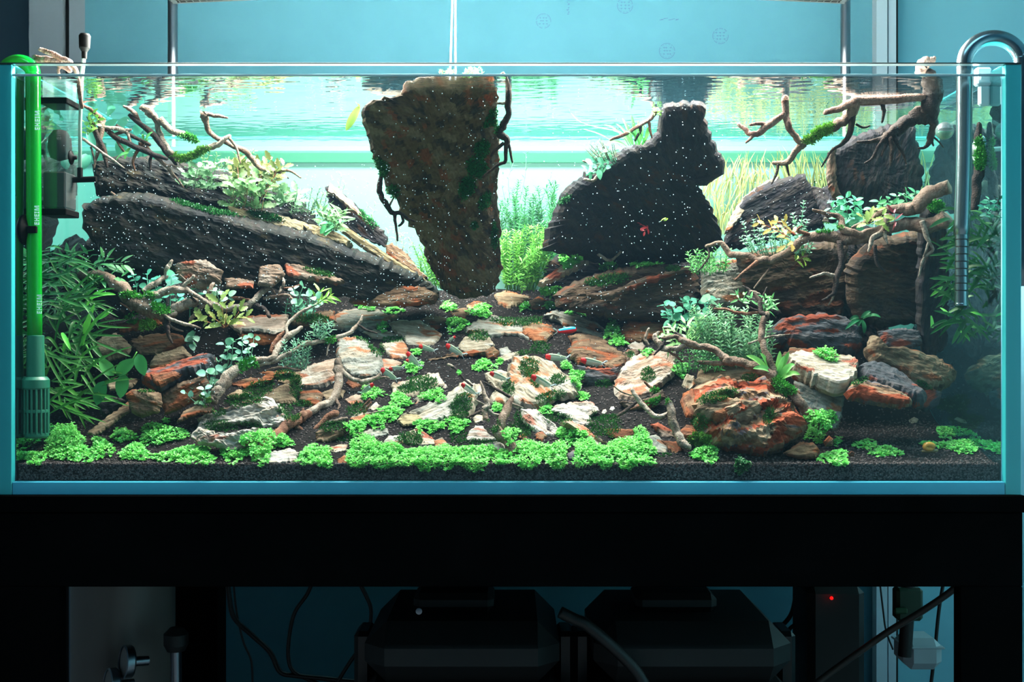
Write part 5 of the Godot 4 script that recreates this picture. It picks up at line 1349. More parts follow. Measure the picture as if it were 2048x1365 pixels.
# leaf shapes, one unit long along +y, facing +z
var leaf_cache := {}
func leaf_shape(kind: String, col: Color) -> ArrayMesh:
	var key := "%s %.2f %.2f %.2f" % [kind, col.r, col.g, col.b]
	if leaf_cache.has(key): return leaf_cache[key]
	var st := start()
	st.set_smooth_group(0)
	st.set_color(col)
	var rows := 7
	var width := {"round": 0.42, "oval": 0.27, "lance": 0.13, "oak": 0.26}
	var half := func(v: float) -> float:
		var w: float = width[kind]
		match kind:
			"round": return w * pow(sin(PI * clampf(pow(v, 0.8), 0, 1)), 0.55)
			"oval": return w * pow(sin(PI * clampf(pow(v, 0.85), 0, 1)), 0.7)
			"oak": return w * pow(sin(PI * clampf(v, 0, 1)), 0.7) * (0.55 + 0.45 * absf(sin(v * PI * 4.0)))
		return w * pow(sin(PI * clampf(pow(v, 0.75), 0, 1)), 0.9)
	var n := rows * (3 if kind == "oak" else 1)
	for i in n:
		var v0 := float(i) / n
		var v1 := float(i + 1) / n
		var z0 := -0.18 * v0 * v0
		var z1 := -0.18 * v1 * v1
		var w0: float = half.call(v0)
		var w1: float = half.call(v1)
		for s in [-1.0, 1.0]:
			var a := Vector3(0, v0, z0)
			var b := Vector3(s * w0, v0, z0 + w0 * 0.25)
			var c := Vector3(s * w1, v1, z1 + w1 * 0.25)
			var d := Vector3(0, v1, z1)
			if s > 0: quad(st, a, b, c, d)
			else: quad(st, d, c, b, a)
	leaf_cache[key] = done(st)
	return leaf_cache[key]

func aim(at: Vector3, dir: Vector3, face: Vector3, length: float) -> Transform3D:
	var y := dir.normalized()
	var x := y.cross(face).normalized()
	if x.length() < 0.5: x = y.cross(Vector3.RIGHT).normalized()
	return Transform3D(Basis(x * length, y * length, x.cross(y) * length), at)

func stem_into(st: SurfaceTool, path: Array, r: float, col: Color):
	st.set_smooth_group(0)
	st.set_color(col)
	var rad := []
	for i in path.size(): rad.append(r * (1.0 - 0.5 * i / path.size()))
	tube_into(st, path, rad, 5)

func leafy_plant(called: String, label: String, category: String, z: float, stems: Array, kind: String, size: float, gap: float, col: Color, o := {}):
	# stems: [x0, y0, x1, y1] in pixels from foot to tip. Large leaves become parts; fine ones one mass of foliage
	var foot := P(stems[0][0], stems[0][1], z)
	var t := thing(called, label, category, foot, o.get("group", ""))
	var fine_leaves: bool = o.get("fine", false)
	var st := start()
	var fo := start()
	fo.set_smooth_group(-1)
	var per: int = o.get("per", 2)
	var count := 0
	var tones := [vary(col, 0.15), vary(col, 0.2), vary(col, 0.2)]
	for s in stems:
		var zs: float = z + rng.randf_range(-1, 1) * o.get("spread", 0.012)
		var a := P(s[0], s[1], zs) - foot
		var b := P(s[2], s[3], zs + rng.randf_range(-0.01, 0.01)) - foot
		var bow := Vector3(rng.randf_range(-1, 1), 0.3, rng.randf_range(-1, 1)) * (b - a).length() * 0.10
		var path := spline([a, a.lerp(b, 0.5) + bow, b], 4)
		if o.get("stem", true): stem_into(st, path, sz(o.get("thick", 1.1), zs), o.get("stem_col", col * 0.7))
		var long := Vector2(s[0], s[1]).distance_to(Vector2(s[2], s[3]))
		var whorls := maxi(1, int(long / gap))
		var spin := rng.randf() * TAU
		for k in whorls + 1:
			var f: float = lerpf(o.get("from", 0.15), 1.0, float(k) / whorls)
			var fi := f * (path.size() - 1)
			var i0 := mini(int(fi), path.size() - 2)
			var at: Vector3 = path[i0].lerp(path[i0 + 1], fi - i0)
			var dir: Vector3 = (path[i0 + 1] - path[i0]).normalized()
			var bx := dir.cross(Vector3(0.1, 0.2, 1)).normalized()
			var by := dir.cross(bx)
			spin += 1.2
			for m in per:
				var out: Vector3 = (bx * cos(spin + TAU * m / per) + by * sin(spin + TAU * m / per))
				var d: Vector3 = (out + dir * o.get("lean", 0.5) + any_dir() * 0.25).normalized()
				var ln: float = sz(size, zs) * rng.randf_range(0.7, 1.15) * (1.0 - 0.35 * f * float(fine_leaves))
				if fine_leaves:
					leaflet(fo, at, d, (dir + Vector3(0, 0.4, 0.4) + any_dir() * 0.3), ln, ln * o.get("wide", 0.3), vary(col))
				else:
					put("leaf", leaf_shape(kind, tones[count % 3]), M.leaf, t, aim(at + d * ln * 0.12, d, (Vector3(0, 0.8, 0.9) + any_dir() * 0.6).normalized(), ln))
				count += 1
	if o.get("stem", true): put("stems" if stems.size() > 1 else "stem", done(st), M.leaf, t)
	if fine_leaves:
		var f := put("foliage", done(fo), M.leaf, t)
		f.set_meta("kind", "stuff")
	return t

func fan(x0: float, y0: float, w: float, tips: Rect2, n: int) -> Array:   # n stems from a foot line to tips spread over a rectangle
	var out := []
	for i in n:
		var u := (i + rng.randf()) / n
		out.append([x0 + (u - 0.5) * w, y0 + rng.randf_range(-4, 4), tips.position.x + u * tips.size.x, tips.position.y + rng.randf() * tips.size.y])
	return out

func ribbon(st: SurfaceTool, a: Vector3, b: Vector3, c: Vector3, width: float, col: Color):
	# a curved strap leaf from a over b to c
	st.set_smooth_group(0)
	st.set_color(col)
	var n := 9
	var prev := []
	for i in n + 1:
		var v := float(i) / n
		var p := a.lerp(b, v).lerp(b.lerp(c, v), v)
		var d := (a.lerp(b, minf(v + 0.05, 1)).lerp(b.lerp(c, minf(v + 0.05, 1)), minf(v + 0.05, 1)) - p)
		if d.length() < 1e-6: d = c - b
		var x := d.normalized().cross(Vector3(0.25, 0.5, 0.8)).normalized()
		var w := width * 0.5 * pow(sin(PI * clampf(0.06 + v * 0.94, 0, 1)), 0.6)
		var e := x.cross(d.normalized()) * w * 0.4
		var now := [p - x * w + e, p, p + x * w + e]
		if i > 0:
			quad(st, prev[0], prev[1], now[1], now[0])
			quad(st, prev[1], prev[2], now[2], now[1])
		prev = now

func strap_plant(called: String, label: String, category: String, leaves: Array, col: Color, o := {}):
	# leaves: [x0, y0, x1, y1, bend px (positive = upward), width px, depth]
	var foot := P(leaves[0][0], leaves[0][1], leaves[0][6])
	var t := thing(called, label, category, foot, o.get("group", ""))
	for l in leaves:
		var a := P(l[0], l[1], l[6] - 0.008) - foot
		var c := P(l[2], l[3], l[6] + rng.randf_range(-0.008, 0.012)) - foot
		var b := (a + c) / 2 + Vector3(0, sz(l[4], l[6]), 0.006)
		var st := start()
		ribbon(st, a, b, c, sz(l[5], l[6]), vary(col, 0.3))
		put("leaf", done(st), M.leaf, t)
	return t

func plants():
	# left: strap-leaved fern mass
	for part in [[95, 600, 70, 500, 620, "dark strap-leaved fern behind the green pipe at the left, upper tuft", DEEP * 0.8, -0.12, 56], [150, 640, 70, 590, 720, "strap-leaved fern right of the green pipe, middle tuft", Color(0.02, 0.12, 0.022), -0.105, 62], [130, 740, 80, 690, 830, "bright strap-leaved fern beside the strainer, lowest tuft", Color(0.04, 0.19, 0.026), -0.085, 58]]:
		var leaves := []
		for i in part[8]:
			var x0: float = part[0] + rng.randf_range(-1, 1) * part[2] * 0.6
			var y0: float = lerpf(part[3], part[4], rng.randf())
			var a := rng.randf_range(-0.9, 1.3)
			var ln := rng.randf_range(45, 105)
			var x1 := clampf(x0 + cos(a) * ln * (1.0 if rng.randf() < 0.72 else -0.7), 44, 275)
			var y1 := clampf(y0 + sin(a) * ln, 500, 860)
			leaves.append([x0, y0, x1, y1, rng.randf_range(-14, 26), rng.randf_range(4, 7.5), part[7] + rng.randf_range(-0.02, 0.02)])
		strap_plant("strap_fern", part[5], "fern", leaves, part[6])
	strap_plant("strap_fern", "long bright strap leaves rising in front of the left trunk", "fern", [[164, 692, 190, 606, 0, 11, -0.09], [166, 690, 172, 640, 0, 9, -0.092], [180, 600, 232, 590, 10, 9, -0.1], [172, 616, 210, 580, 12, 8, -0.1], [186, 640, 226, 620, -10, 8, -0.1], [124, 666, 142, 702, 8, 9, -0.08], [140, 676, 126, 706, 4, 8, -0.08], [100, 800, 190, 850, 14, 8, -0.075], [120, 770, 180, 818, 14, 8, -0.08], [60, 676, 40, 690, 6, 8, -0.06], [58, 720, 40, 780, -4, 8, -0.06]], Color(0.12, 0.46, 0.06))
	leafy_plant("stem_plant", "narrow-leaved green shoots over the left end of the driftwood trunk", "plant", -0.175, [[150, 560, 60, 524], [150, 566, 100, 520], [160, 566, 140, 512], [165, 560, 178, 512], [170, 556, 206, 520], [190, 545, 252, 522], [180, 560, 240, 556], [120, 560, 84, 560], [150, 580, 110, 548]], "lance", 30, 13, Color(0.12, 0.42, 0.16), {"lean": 0.9})
	leafy_plant("stem_plant", "pale horizontal shoot with long narrow leaves above the left trunk", "plant", -0.17, [[176, 532, 246, 528]], "lance", 34, 11, Color(0.2, 0.5, 0.25), {"lean": 1.0})
	# broad leaves in front of the left pile
	var ab := thing("broad_leaf_plant", "creeping plant with five broad dark green oval leaves on the left pile", "plant", P(176, 706, -0.1))
	var st := start()
	var foot := ab.position
	stem_into(st, spline([P(172, 690, -0.1) - foot, P(188, 724, -0.095) - foot, P(205, 738, -0.09) - foot, P(236, 748, -0.085) - foot, P(254, 736, -0.085) - foot, P(274, 704, -0.09) - foot], 4), sz(2.2, -0.09), Color(0.1, 0.34, 0.06))
	put("stem", done(st), M.leaf, ab)
	for l in [[228, 752, 198, 717, 36, Color(0.09, 0.34, 0.08)], [232, 750, 268, 718, 46, Color(0.05, 0.26, 0.06)], [276, 708, 288, 751, 42, Color(0.045, 0.26, 0.07)], [250, 748, 238, 797, 48, Color(0.045, 0.24, 0.07)], [208, 762, 190, 811, 50, Color(0.03, 0.2, 0.06)]]:
		var a := P(l[0], l[1], -0.085)
		var b := P(l[2], l[3], -0.08)
		put("leaf", leaf_shape("oval", l[5]), M.leaf, ab, aim(a - foot, b - a, Vector3(0.1, 0.35, 1), (b - a).length()))
	# round leaves
	leafy_plant("round_leaf_plant", "small round-leaved plant at the foot of the pale left branch", "plant", -0.115, [[400, 812, 372, 786], [402, 812, 392, 776], [408, 812, 410, 780], [412, 808, 426, 768]], "round", 14, 13, MINT, {"lean": 0.4})
	leafy_plant("round_leaf_plant", "tall round-leaved plant left of the pale branch's moss", "plant", -0.135, [[420, 770, 414, 748], [428, 768, 430, 742], [440, 750, 436, 722], [452, 744, 450, 690], [462, 740, 466, 684], [476, 730, 484, 678], [486, 728, 498, 688], [500, 720, 508, 676]], "round", 17, 15, MINT, {"lean": 0.3})
	leafy_plant("round_leaf_plant", "round pale leaves behind the left driftwood trunk", "plant", -0.185, [[270, 600, 266, 552], [296, 600, 294, 550], [310, 610, 312, 560], [340, 620, 344, 552], [352, 620, 352, 590], [330, 606, 322, 588], [380, 640, 384, 596], [398, 610, 392, 576]], "round", 17, 20, TEAL * 1.5, {"lean": 0.3, "from": 0.5})
	leafy_plant("round_leaf_plant", "pale round leaves right of the left trunk's crossing twigs", "plant", -0.2, [[420, 600, 420, 580], [440, 604, 432, 584], [452, 600, 456, 594], [390, 664, 386, 676], [372, 690, 384, 686]], "round", 20, 16, MINT, {"lean": 0.3, "from": 0.6})
	leafy_plant("round_leaf_plant", "round leaves and narrow shoots at the tips of the left branches", "plant", -0.215, [[600, 620, 606, 574], [596, 612, 588, 580], [612, 624, 620, 590], [628, 618, 624, 594], [632, 612, 640, 600]], "round", 16, 18, MINT, {"lean": 0.4})
	leafy_plant("stem_plant", "yellow-green narrow-leaved shoot at the tip of the upper pale twig", "plant", -0.2, [[634, 608, 656, 596], [640, 604, 660, 592], [636, 604, 640, 586]], "lance", 22, 8, LIME, {"lean": 1.0})
	leafy_plant("red_leaf_plant", "yellow and red serrated-leaf plant among the left branches", "plant", -0.15, [[450, 655, 440, 606], [450, 655, 418, 632], [452, 655, 478, 624], [452, 652, 490, 636], [448, 656, 402, 640], [450, 650, 454, 618]], "oak", 27, 18, GOLD, {"lean": 1.1, "stem_col": Color(0.3, 0.12, 0.05)})
	leafy_plant("stem_plant", "pale mint bushy plant under the arms of the pale left branch", "plant", -0.175, fan(590, 740, 50, Rect2(560, 664, 66, 44), 13), "lance", 15, 8, MINT, {"fine": true, "wide": 0.28, "per": 3})
	leafy_plant("stem_plant", "small mint green shoot tuft standing on the lower pale arm", "plant", -0.195, fan(640, 678, 14, Rect2(624, 640, 46, 16), 8), "lance", 17, 8, MINT, {"fine": true, "wide": 0.3, "per": 3})
	leafy_plant("stem_plant", "green fine-leaved plant on the mossy dark stone at the back left", "plant", -0.26, fan(600, 632, 60, Rect2(575, 588, 60, 20), 9), "lance", 13, 8, TEAL, {"fine": true, "per": 3})
	# background: bright bushes behind the central stone
	leafy_plant("stem_plant", "bright yellow-green fine-leaved bush right of the central stone's foot", "plant", -0.40, fan(1040, 580, 60, Rect2(998, 452, 100, 70), 34), "lance", 17, 7, Color(0.15, 0.42, 0.08), {"fine": true, "per": 4, "spread": 0.02})
	leafy_plant("stem_plant", "short bright shoots reaching down right of the central stone", "plant", -0.37, [[1030, 548, 1046, 578], [1030, 540, 1056, 560], [1040, 540, 1090, 520], [1050, 536, 1106, 502], [1040, 530, 1076, 500], [1046, 520, 1100, 484]], "lance", 17, 7, Color(0.17, 0.46, 0.1), {"fine": true, "per": 4, "wide": 0.36})
	leafy_plant("stem_plant", "tall pale green fine-leaved bush behind the central stone, right", "plant", -0.455, fan(1060, 540, 110, Rect2(1000, 360, 116, 90), 36), "lance", 17, 7, Color(0.08, 0.32, 0.13), {"fine": true, "per": 4})
	leafy_plant("stem_plant", "thin wispy shoots rising highest right of the central stone", "plant", -0.465, [[1020, 400, 1028, 322], [1040, 400, 1052, 308], [1076, 420, 1104, 348], [1090, 420, 1114, 372], [1010, 400, 1006, 350]], "lance", 18, 14, Color(0.16, 0.5, 0.28), {"fine": true, "wide": 0.18, "thick": 0.6})
	leafy_plant("stem_plant", "bright green fine-leaved bush left of the central stone's foot", "plant", -0.425, fan(860, 580, 50, Rect2(812, 486, 60, 60), 22), "lance", 13, 6, Color(0.13, 0.38, 0.08), {"fine": true, "per": 4})
	leafy_plant("stem_plant", "thin reddish shoots behind the yellow splinter", "plant", -0.44, [[790, 520, 786, 450], [800, 520, 806, 468], [816, 520, 820, 478], [780, 500, 776, 462], [806, 500, 796, 440]], "lance", 13, 8, Color(0.3, 0.3, 0.24), {"fine": true, "wide": 0.25, "thick": 0.6})
	leafy_plant("stem_plant", "thin pale shoots behind the leaning dark slab", "plant", -0.45, [[672, 400, 664, 356], [676, 400, 684, 350], [680, 400, 690, 366], [744, 440, 752, 408], [730, 430, 736, 408], [640, 440, 646, 384], [624, 420, 618, 378]], "lance", 14, 8, Color(0.26, 0.5, 0.2), {"fine": true, "wide": 0.22, "thick": 0.6})
	# grasses at the back right
	for gset in [[1440, 470, 60, Rect2(1398, 376, 90, 50), 70, "yellow-green grassy plant right of the tall dark stone", -0.44], [1440, 400, 90, Rect2(1412, 300, 80, 60), 50, "wispy yellow-green grass behind the broad dark slab, left", -0.46], [1530, 390, 120, Rect2(1474, 296, 110, 50), 70, "yellow-green grass behind the broad dark slab, middle", -0.465], [1620, 400, 90, Rect2(1570, 290, 90, 60), 70, "yellow-green grass behind the root arm, right", -0.465], [1710, 420, 80, Rect2(1670, 290, 70, 60), 70, "yellow-green grass hidden behind the square dark block", -0.47]]:
		var t := thing("grass_plant", gset[5], "grass", P(gset[0], gset[1], gset[6]))
		var bl := start()
		for s in fan(gset[0], gset[1], gset[2], gset[3], gset[4]):
			var a := P(s[0], s[1], gset[6] + rng.randf_range(-0.012, 0.015)) - t.position
			var c := P(s[2] + rng.randf_range(-26, 26), s[3], gset[6] + rng.randf_range(-0.01, 0.02)) - t.position
			ribbon(bl, a, (a + c) / 2 + Vector3(rng.randf_range(-0.01, 0.01), 0.015, 0), c, sz(2.3, gset[6]), vary(Color(0.26, 0.33, 0.12), 0.25))
		var b := put("blades", done(bl), M.leaf, t)
		b.set_meta("kind", "stuff")
	# right of the slope
	leafy_plant("stem_plant", "large pale mint bush behind the slanting right branch", "plant", -0.165, fan(1470, 735, 130, Rect2(1380, 612, 160, 70), 52), "lance", 17, 8, PALE, {"fine": true, "per": 4, "wide": 0.34, "spread": 0.02})
	leafy_plant("stem_plant", "light green narrow-leaved shoots on the left of the mint bush", "plant", -0.15, [[1372, 690, 1344, 656], [1366, 700, 1330, 672], [1380, 690, 1372, 650], [1392, 690, 1396, 644], [1350, 690, 1338, 700], [1372, 690, 1388, 668]], "lance", 21, 10, Color(0.3, 0.6, 0.24), {"lean": 0.9, "per": 3})
	leafy_plant("round_leaf_plant", "dark round-leaved plant left of the mint bush", "plant", -0.23, [[1340, 660, 1328, 612], [1352, 660, 1348, 616], [1370, 660, 1366, 606], [1384, 660, 1382, 600], [1398, 660, 1394, 606], [1410, 640, 1418, 598], [1360, 660, 1334, 630], [1390, 660, 1402, 620]], "round", 17, 14, TEAL, {"lean": 0.3})
	leafy_plant("round_leaf_plant", "one big pale heart-shaped leaf above the mint bush", "plant", -0.215, [[1420, 640, 1422, 602]], "round", 26, 60, MINT, {"lean": 0.2, "from": 0.8})
	leafy_plant("stem_plant", "small green shoot on the upright arm of the right branch", "plant", -0.115, [[1528, 622, 1530, 596], [1530, 622, 1542, 600], [1532, 622, 1548, 612], [1478, 600, 1474, 590], [1484, 606, 1490, 592], [1490, 610, 1500, 600]], "lance", 17, 8, Color(0.16, 0.48, 0.16), {"per": 3})
	strap_plant("fern", "light green fern fronds at the joint of the right branch", "fern", [[1540, 750, 1492, 712, 14, 14, -0.085], [1546, 748, 1506, 738, 12, 12, -0.08], [1550, 750, 1560, 702, 0, 12, -0.085], [1552, 752, 1578, 704, 4, 12, -0.085], [1558, 756, 1590, 730, 12, 14, -0.08], [1560, 760, 1600, 750, 14, 12, -0.075], [1544, 756, 1520, 706, 10, 12, -0.09], [1552, 752, 1568, 712, 6, 10, -0.08]], Color(0.18, 0.5, 0.12))
	leafy_plant("stem_plant", "green leafy undergrowth below the slanting right branch", "plant", -0.135, fan(1400, 745, 90, Rect2(1350, 700, 110, 24), 16), "lance", 14, 8, Color(0.08, 0.34, 0.1), {"fine": true, "per": 3})
	# behind the right driftwood
	leafy_plant("stem_plant", "bright narrow-leaved shoots under the curled tip of the right driftwood", "plant", -0.225, fan(1420, 548, 70, Rect2(1374, 498, 90, 26), 16), "lance", 17, 8, Color(0.16, 0.5, 0.16), {"per": 3, "fine": true, "wide": 0.34})
	leafy_plant("round_leaf_plant", "pale small-leaved bush on the left of the right driftwood", "plant", -0.2, fan(1560, 510, 120, Rect2(1480, 440, 150, 40), 26), "round", 12, 9, MINT, {"fine": true, "per": 3, "wide": 0.6})
	leafy_plant("round_leaf_plant", "upright small-leaved sprig left of the wood's moss", "plant", -0.2, [[1600, 470, 1608, 404], [1592, 460, 1586, 430]], "round", 12, 9, MINT, {"fine": true, "per": 3, "wide": 0.7})
	leafy_plant("round_leaf_plant", "dark green oval-leaved plant in front of the square dark block", "plant", -0.19, [[1690, 460, 1672, 404], [1694, 460, 1690, 396], [1700, 460, 1710, 402], [1704, 460, 1724, 420], [1686, 456, 1664, 416], [1696, 466, 1700, 436]], "oval", 19, 14, Color(0.07, 0.34, 0.17), {"per": 3})
	leafy_plant("round_leaf_plant", "dark green oval-leaved plant at the right of the square dark block", "plant", -0.165, [[1800, 426, 1794, 394], [1812, 424, 1812, 388], [1822, 420, 1832, 388], [1790, 426, 1776, 400], [1770, 430, 1760, 404]], "oval", 17, 12, Color(0.06, 0.3, 0.14), {"per": 3})
	leafy_plant("red_leaf_plant", "red and yellow leaved plant left of the wood's bright moss", "plant", -0.175, [[1590, 470, 1556, 444], [1592, 470, 1570, 446], [1580, 476, 1520, 446], [1586, 484, 1574, 490]], "oak", 22, 16, Color(0.4, 0.34, 0.1), {"lean": 1.0, "stem_col": Color(0.4, 0.1, 0.06)})
	leafy_plant("red_leaf_plant", "yellow-green leaved sprig hanging over the middle of the right driftwood", "plant", -0.13, [[1740, 440, 1752, 422], [1742, 444, 1764, 432], [1738, 450, 1726, 436], [1742, 448, 1770, 446]], "oak", 22, 14, Color(0.3, 0.42, 0.1), {"lean": 1.0})
	leafy_plant("red_leaf_plant", "single crimson leaf shoot standing on the right driftwood", "plant", -0.125, [[1786, 462, 1788, 428]], "lance", 24, 16, Color(0.3, 0.06, 0.08), {"lean": 1.2})
	leafy_plant("red_leaf_plant", "single yellow-green lobed leaf in front of the right cliff stone", "plant", -0.2, [[1590, 522, 1604, 516]], "oak", 24, 20, Color(0.3, 0.48, 0.08), {"lean": 0.4, "per": 3})
	# right: dark strap fern
	for part in [[1940, 500, 60, 420, 570, "dark strap-leaved fern behind the slotted steel pipe, upper tuft", -0.05, 76], [1930, 600, 56, 560, 660, "dark strap-leaved fern under the steel pipe's end", -0.045, 50]]:
		var leaves := []
		for i in part[7]:
			var x0: float = part[0] + rng.randf_range(-1, 1) * part[2] * 0.7
			var y0: float = lerpf(part[3], part[4], rng.randf())
			var a := rng.randf_range(-0.6, 1.2)
			var ln := rng.randf_range(30, 70)
			leaves.append([x0, y0, clampf(x0 + cos(a) * ln * (1.0 if rng.randf() < 0.5 else -1.0), 1858, 1996), clampf(y0 + sin(a) * ln, 420, 700), rng.randf_range(0, 14), rng.randf_range(5, 9), part[6] + rng.randf_range(-0.012, 0.008)])
		strap_plant("strap_fern", part[5], "fern", leaves, Color(0.016, 0.11, 0.024))
	strap_plant("strap_fern", "few bright strap leaves at the lower left of the steel pipe", "fern", [[1886, 574, 1860, 594, 4, 7, -0.05], [1862, 632, 1862, 656, -14, 8, -0.05], [1914, 660, 1940, 684, 4, 9, -0.045], [1880, 616, 1898, 634, 0, 8, -0.05], [1930, 626, 1966, 634, 6, 7, -0.045]], Color(0.12, 0.5, 0.09))
	strap_plant("fern", "small dark fern in the gap between the right stones", "fern", [[1720, 640, 1690, 660, 10, 8, -0.19], [1722, 640, 1706, 664, 6, 8, -0.19], [1724, 640, 1728, 668, 0, 10, -0.19], [1726, 638, 1762, 636, 12, 8, -0.19], [1722, 636, 1742, 624, 6, 8, -0.19], [1718, 636, 1698, 642, 8, 8, -0.19]], Color(0.03, 0.2, 0.07))
	leafy_plant("round_leaf_plant", "small pale leaves at the right wall above the dark fern", "plant", -0.03, [[1984, 440, 1978, 406], [1992, 440, 1996, 400], [1976, 430, 1970, 416]], "oval", 15, 12, TEAL, {"per": 3})
	# upper left: plants on the log under the roots
	strap_plant("broad_leaf_plant", "large teal-green broad leaves behind the roots at the upper left", "plant", [[196, 300, 176, 262, 6, 24, -0.21], [200, 280, 236, 240, 6, 22, -0.215], [230, 280, 262, 236, 10, 24, -0.22], [270, 270, 288, 250, 0, 22, -0.225], [176, 310, 166, 340, 0, 24, -0.2], [200, 320, 212, 286, 0, 26, -0.21], [240, 310, 252, 276, 4, 24, -0.22], [188, 240, 184, 214, 0, 18, -0.2], [214, 236, 232, 214, 0, 20, -0.2]], Color(0.06, 0.27, 0.18))
	strap_plant("strap_fern", "bright green blades among the roots at the upper left", "fern", [[232, 322, 258, 306, 6, 9, -0.19], [290, 284, 306, 264, 4, 6, -0.195], [294, 286, 300, 270, 2, 6, -0.195], [288, 282, 286, 268, 2, 5, -0.195], [250, 318, 262, 296, 4, 8, -0.2]], Color(0.14, 0.5, 0.14))
	leafy_plant("stem_plant", "yellow-green leaves at the top of the upper left roots", "plant", -0.17, [[180, 262, 182, 244], [190, 250, 196, 240], [196, 238, 186, 228], [176, 270, 174, 250]], "oval", 15, 9, LIME, {"per": 3})
	leafy_plant("stem_plant", "pale leaves in front of the long log's back, left of the mossy root", "plant", -0.24, fan(400, 380, 60, Rect2(376, 324, 60, 30), 8), "oak", 24, 16, PALE * 0.6, {"per": 3})
	leafy_plant("stem_plant", "pale green lobed-leaf plant on top of the long log", "plant", -0.26, fan(490, 420, 70, Rect2(452, 350, 90, 30), 11), "oak", 27, 18, Color(0.15, 0.32, 0.13), {"per": 3, "stem_col": Color(0.3, 0.2, 0.1)})
	leafy_plant("stem_plant", "yellow and pink leaved plant at the crest of the upper left log", "plant", -0.275, fan(500, 380, 80, Rect2(460, 318, 110, 30), 16), "oak", 22, 13, Color(0.15, 0.19, 0.06), {"per": 3, "stem_col": Color(0.4, 0.14, 0.1)})
	leafy_plant("stem_plant", "pale crinkled leaves at the right end of the upper log", "plant", -0.275, fan(575, 410, 40, Rect2(548, 378, 54, 18), 7), "oak", 26, 18, PALE * 0.7, {"per": 3})
	leafy_plant("stem_plant", "green and brown feathery plant where the log meets the leaning slab", "plant", -0.305, fan(660, 464, 30, Rect2(640, 416, 50, 24), 12), "lance", 22, 10, Color(0.09, 0.2, 0.07), {"per": 3})
	strap_plant("fern", "dark green fern leaf lying over the yellow wedge stone", "fern", [[668, 452, 640, 468, 6, 16, -0.29], [664, 456, 648, 472, 2, 12, -0.29], [668, 450, 690, 444, 4, 8, -0.29], [666, 448, 636, 450, 6, 7, -0.29]], Color(0.07, 0.34, 0.14))
	leafy_plant("stem_plant", "fine green shoots behind the upper log's crest", "plant", -0.34, fan(440, 350, 90, Rect2(400, 300, 120, 26), 14), "lance", 15, 8, Color(0.12, 0.26, 0.1), {"fine": true, "per": 3})
	leafy_plant("stem_plant", "mint fine-leaved plants along the right of the upper log", "plant", -0.33, fan(610, 430, 60, Rect2(584, 376, 70, 28), 12), "lance", 13, 7, PALE * 0.45, {"fine": true, "per": 3})
	# on the tall dark stone
	strap_plant("strap_fern", "tuft of green blades on the left shoulder of the tall dark stone", "fern", [[1262, 292, 1226, 262, 14, 8, -0.21], [1258, 292, 1206, 250, 20, 6, -0.215], [1266, 290, 1244, 236, 6, 8, -0.21], [1272, 290, 1262, 228, 4, 8, -0.21], [1278, 290, 1286, 246, 0, 8, -0.21], [1284, 290, 1302, 262, 4, 7, -0.205], [1254, 294, 1214, 286, 10, 7, -0.21], [1290, 288, 1272, 258, 2, 7, -0.205], [1246, 296, 1164, 258, 10, 4, -0.215], [1264, 290, 1232, 248, 10, 7, -0.2], [1280, 290, 1250, 262, 12, 8, -0.2], [1288, 286, 1296, 254, 0, 7, -0.205], [1276, 290, 1276, 240, 4, 8, -0.205]], Color(0.12, 0.46, 0.12))
	strap_plant("grass_plant", "single long curled stem floating left of the blade tuft", "grass", [[1240, 262, 1164, 246, -6, 3, -0.21], [1166, 246, 1137, 218, -12, 3, -0.21]], Color(0.12, 0.4, 0.2))
	leafy_plant("stem_plant", "pale fuzzy plant below the blade tuft on the tall dark stone", "plant", -0.225, fan(1216, 322, 40, Rect2(1170, 280, 60, 20), 14), "lance", 9, 5, Color(0.13, 0.16, 0.11), {"fine": true, "per": 3})
	leafy_plant("stem_plant", "blue-green leaves on the ledge of the tall dark stone", "plant", -0.225, [[1226, 330, 1180, 344], [1230, 328, 1196, 312], [1232, 326, 1216, 300], [1222, 332, 1184, 330], [1196, 344, 1184, 336]], "oval", 20, 12, Color(0.08, 0.32, 0.2), {"per": 2})
	leafy_plant("moss_sprig", "yellow-green sprigs on the reddish root at the water surface", "plant", -0.2, fan(1320, 226, 24, Rect2(1304, 218, 34, 10), 10), "lance", 10, 5, LIME, {"fine": true, "per": 3})
	# on the central stone
	strap_plant("floating_leaf", "single yellow-green leaf hanging off the left corner of the central stone", "leaf", [[718, 214, 692, 262, -4, 16, -0.085], [718, 214, 712, 206, 2, 9, -0.085]], Color(0.3, 0.55, 0.1))
	leafy_plant("stem_plant", "tiny green sprigs standing above the water on the central stone", "plant", -0.06, fan(945, 152, 40, Rect2(930, 134, 30, 8), 12), "lance", 7, 4, BRIGHT, {"fine": true, "per": 3})
	leafy_plant("stem_plant", "tiny pale sprigs above the water at the strings' lower ends", "plant", -0.06, fan(895, 150, 34, Rect2(878, 138, 36, 6), 8), "lance", 6, 4, LIME, {"fine": true, "per": 3})
	leafy_plant("floating_leaf", "tiny bright leaf drifting in front of the tall dark stone", "leaf", -0.2, [[1320, 444, 1326, 442]], "oval", 13, 30, Color(0.4, 0.6, 0.1), {"per": 1, "stem": false, "lean": 3.0})
	leafy_plant("red_leaf_plant", "tiny dark red leaf sprig on the front of the tall dark stone", "plant", -0.27, [[1296, 456, 1284, 450], [1296, 456, 1290, 462]], "oak", 12, 10, Color(0.4, 0.03, 0.04), {"lean": 0.8})

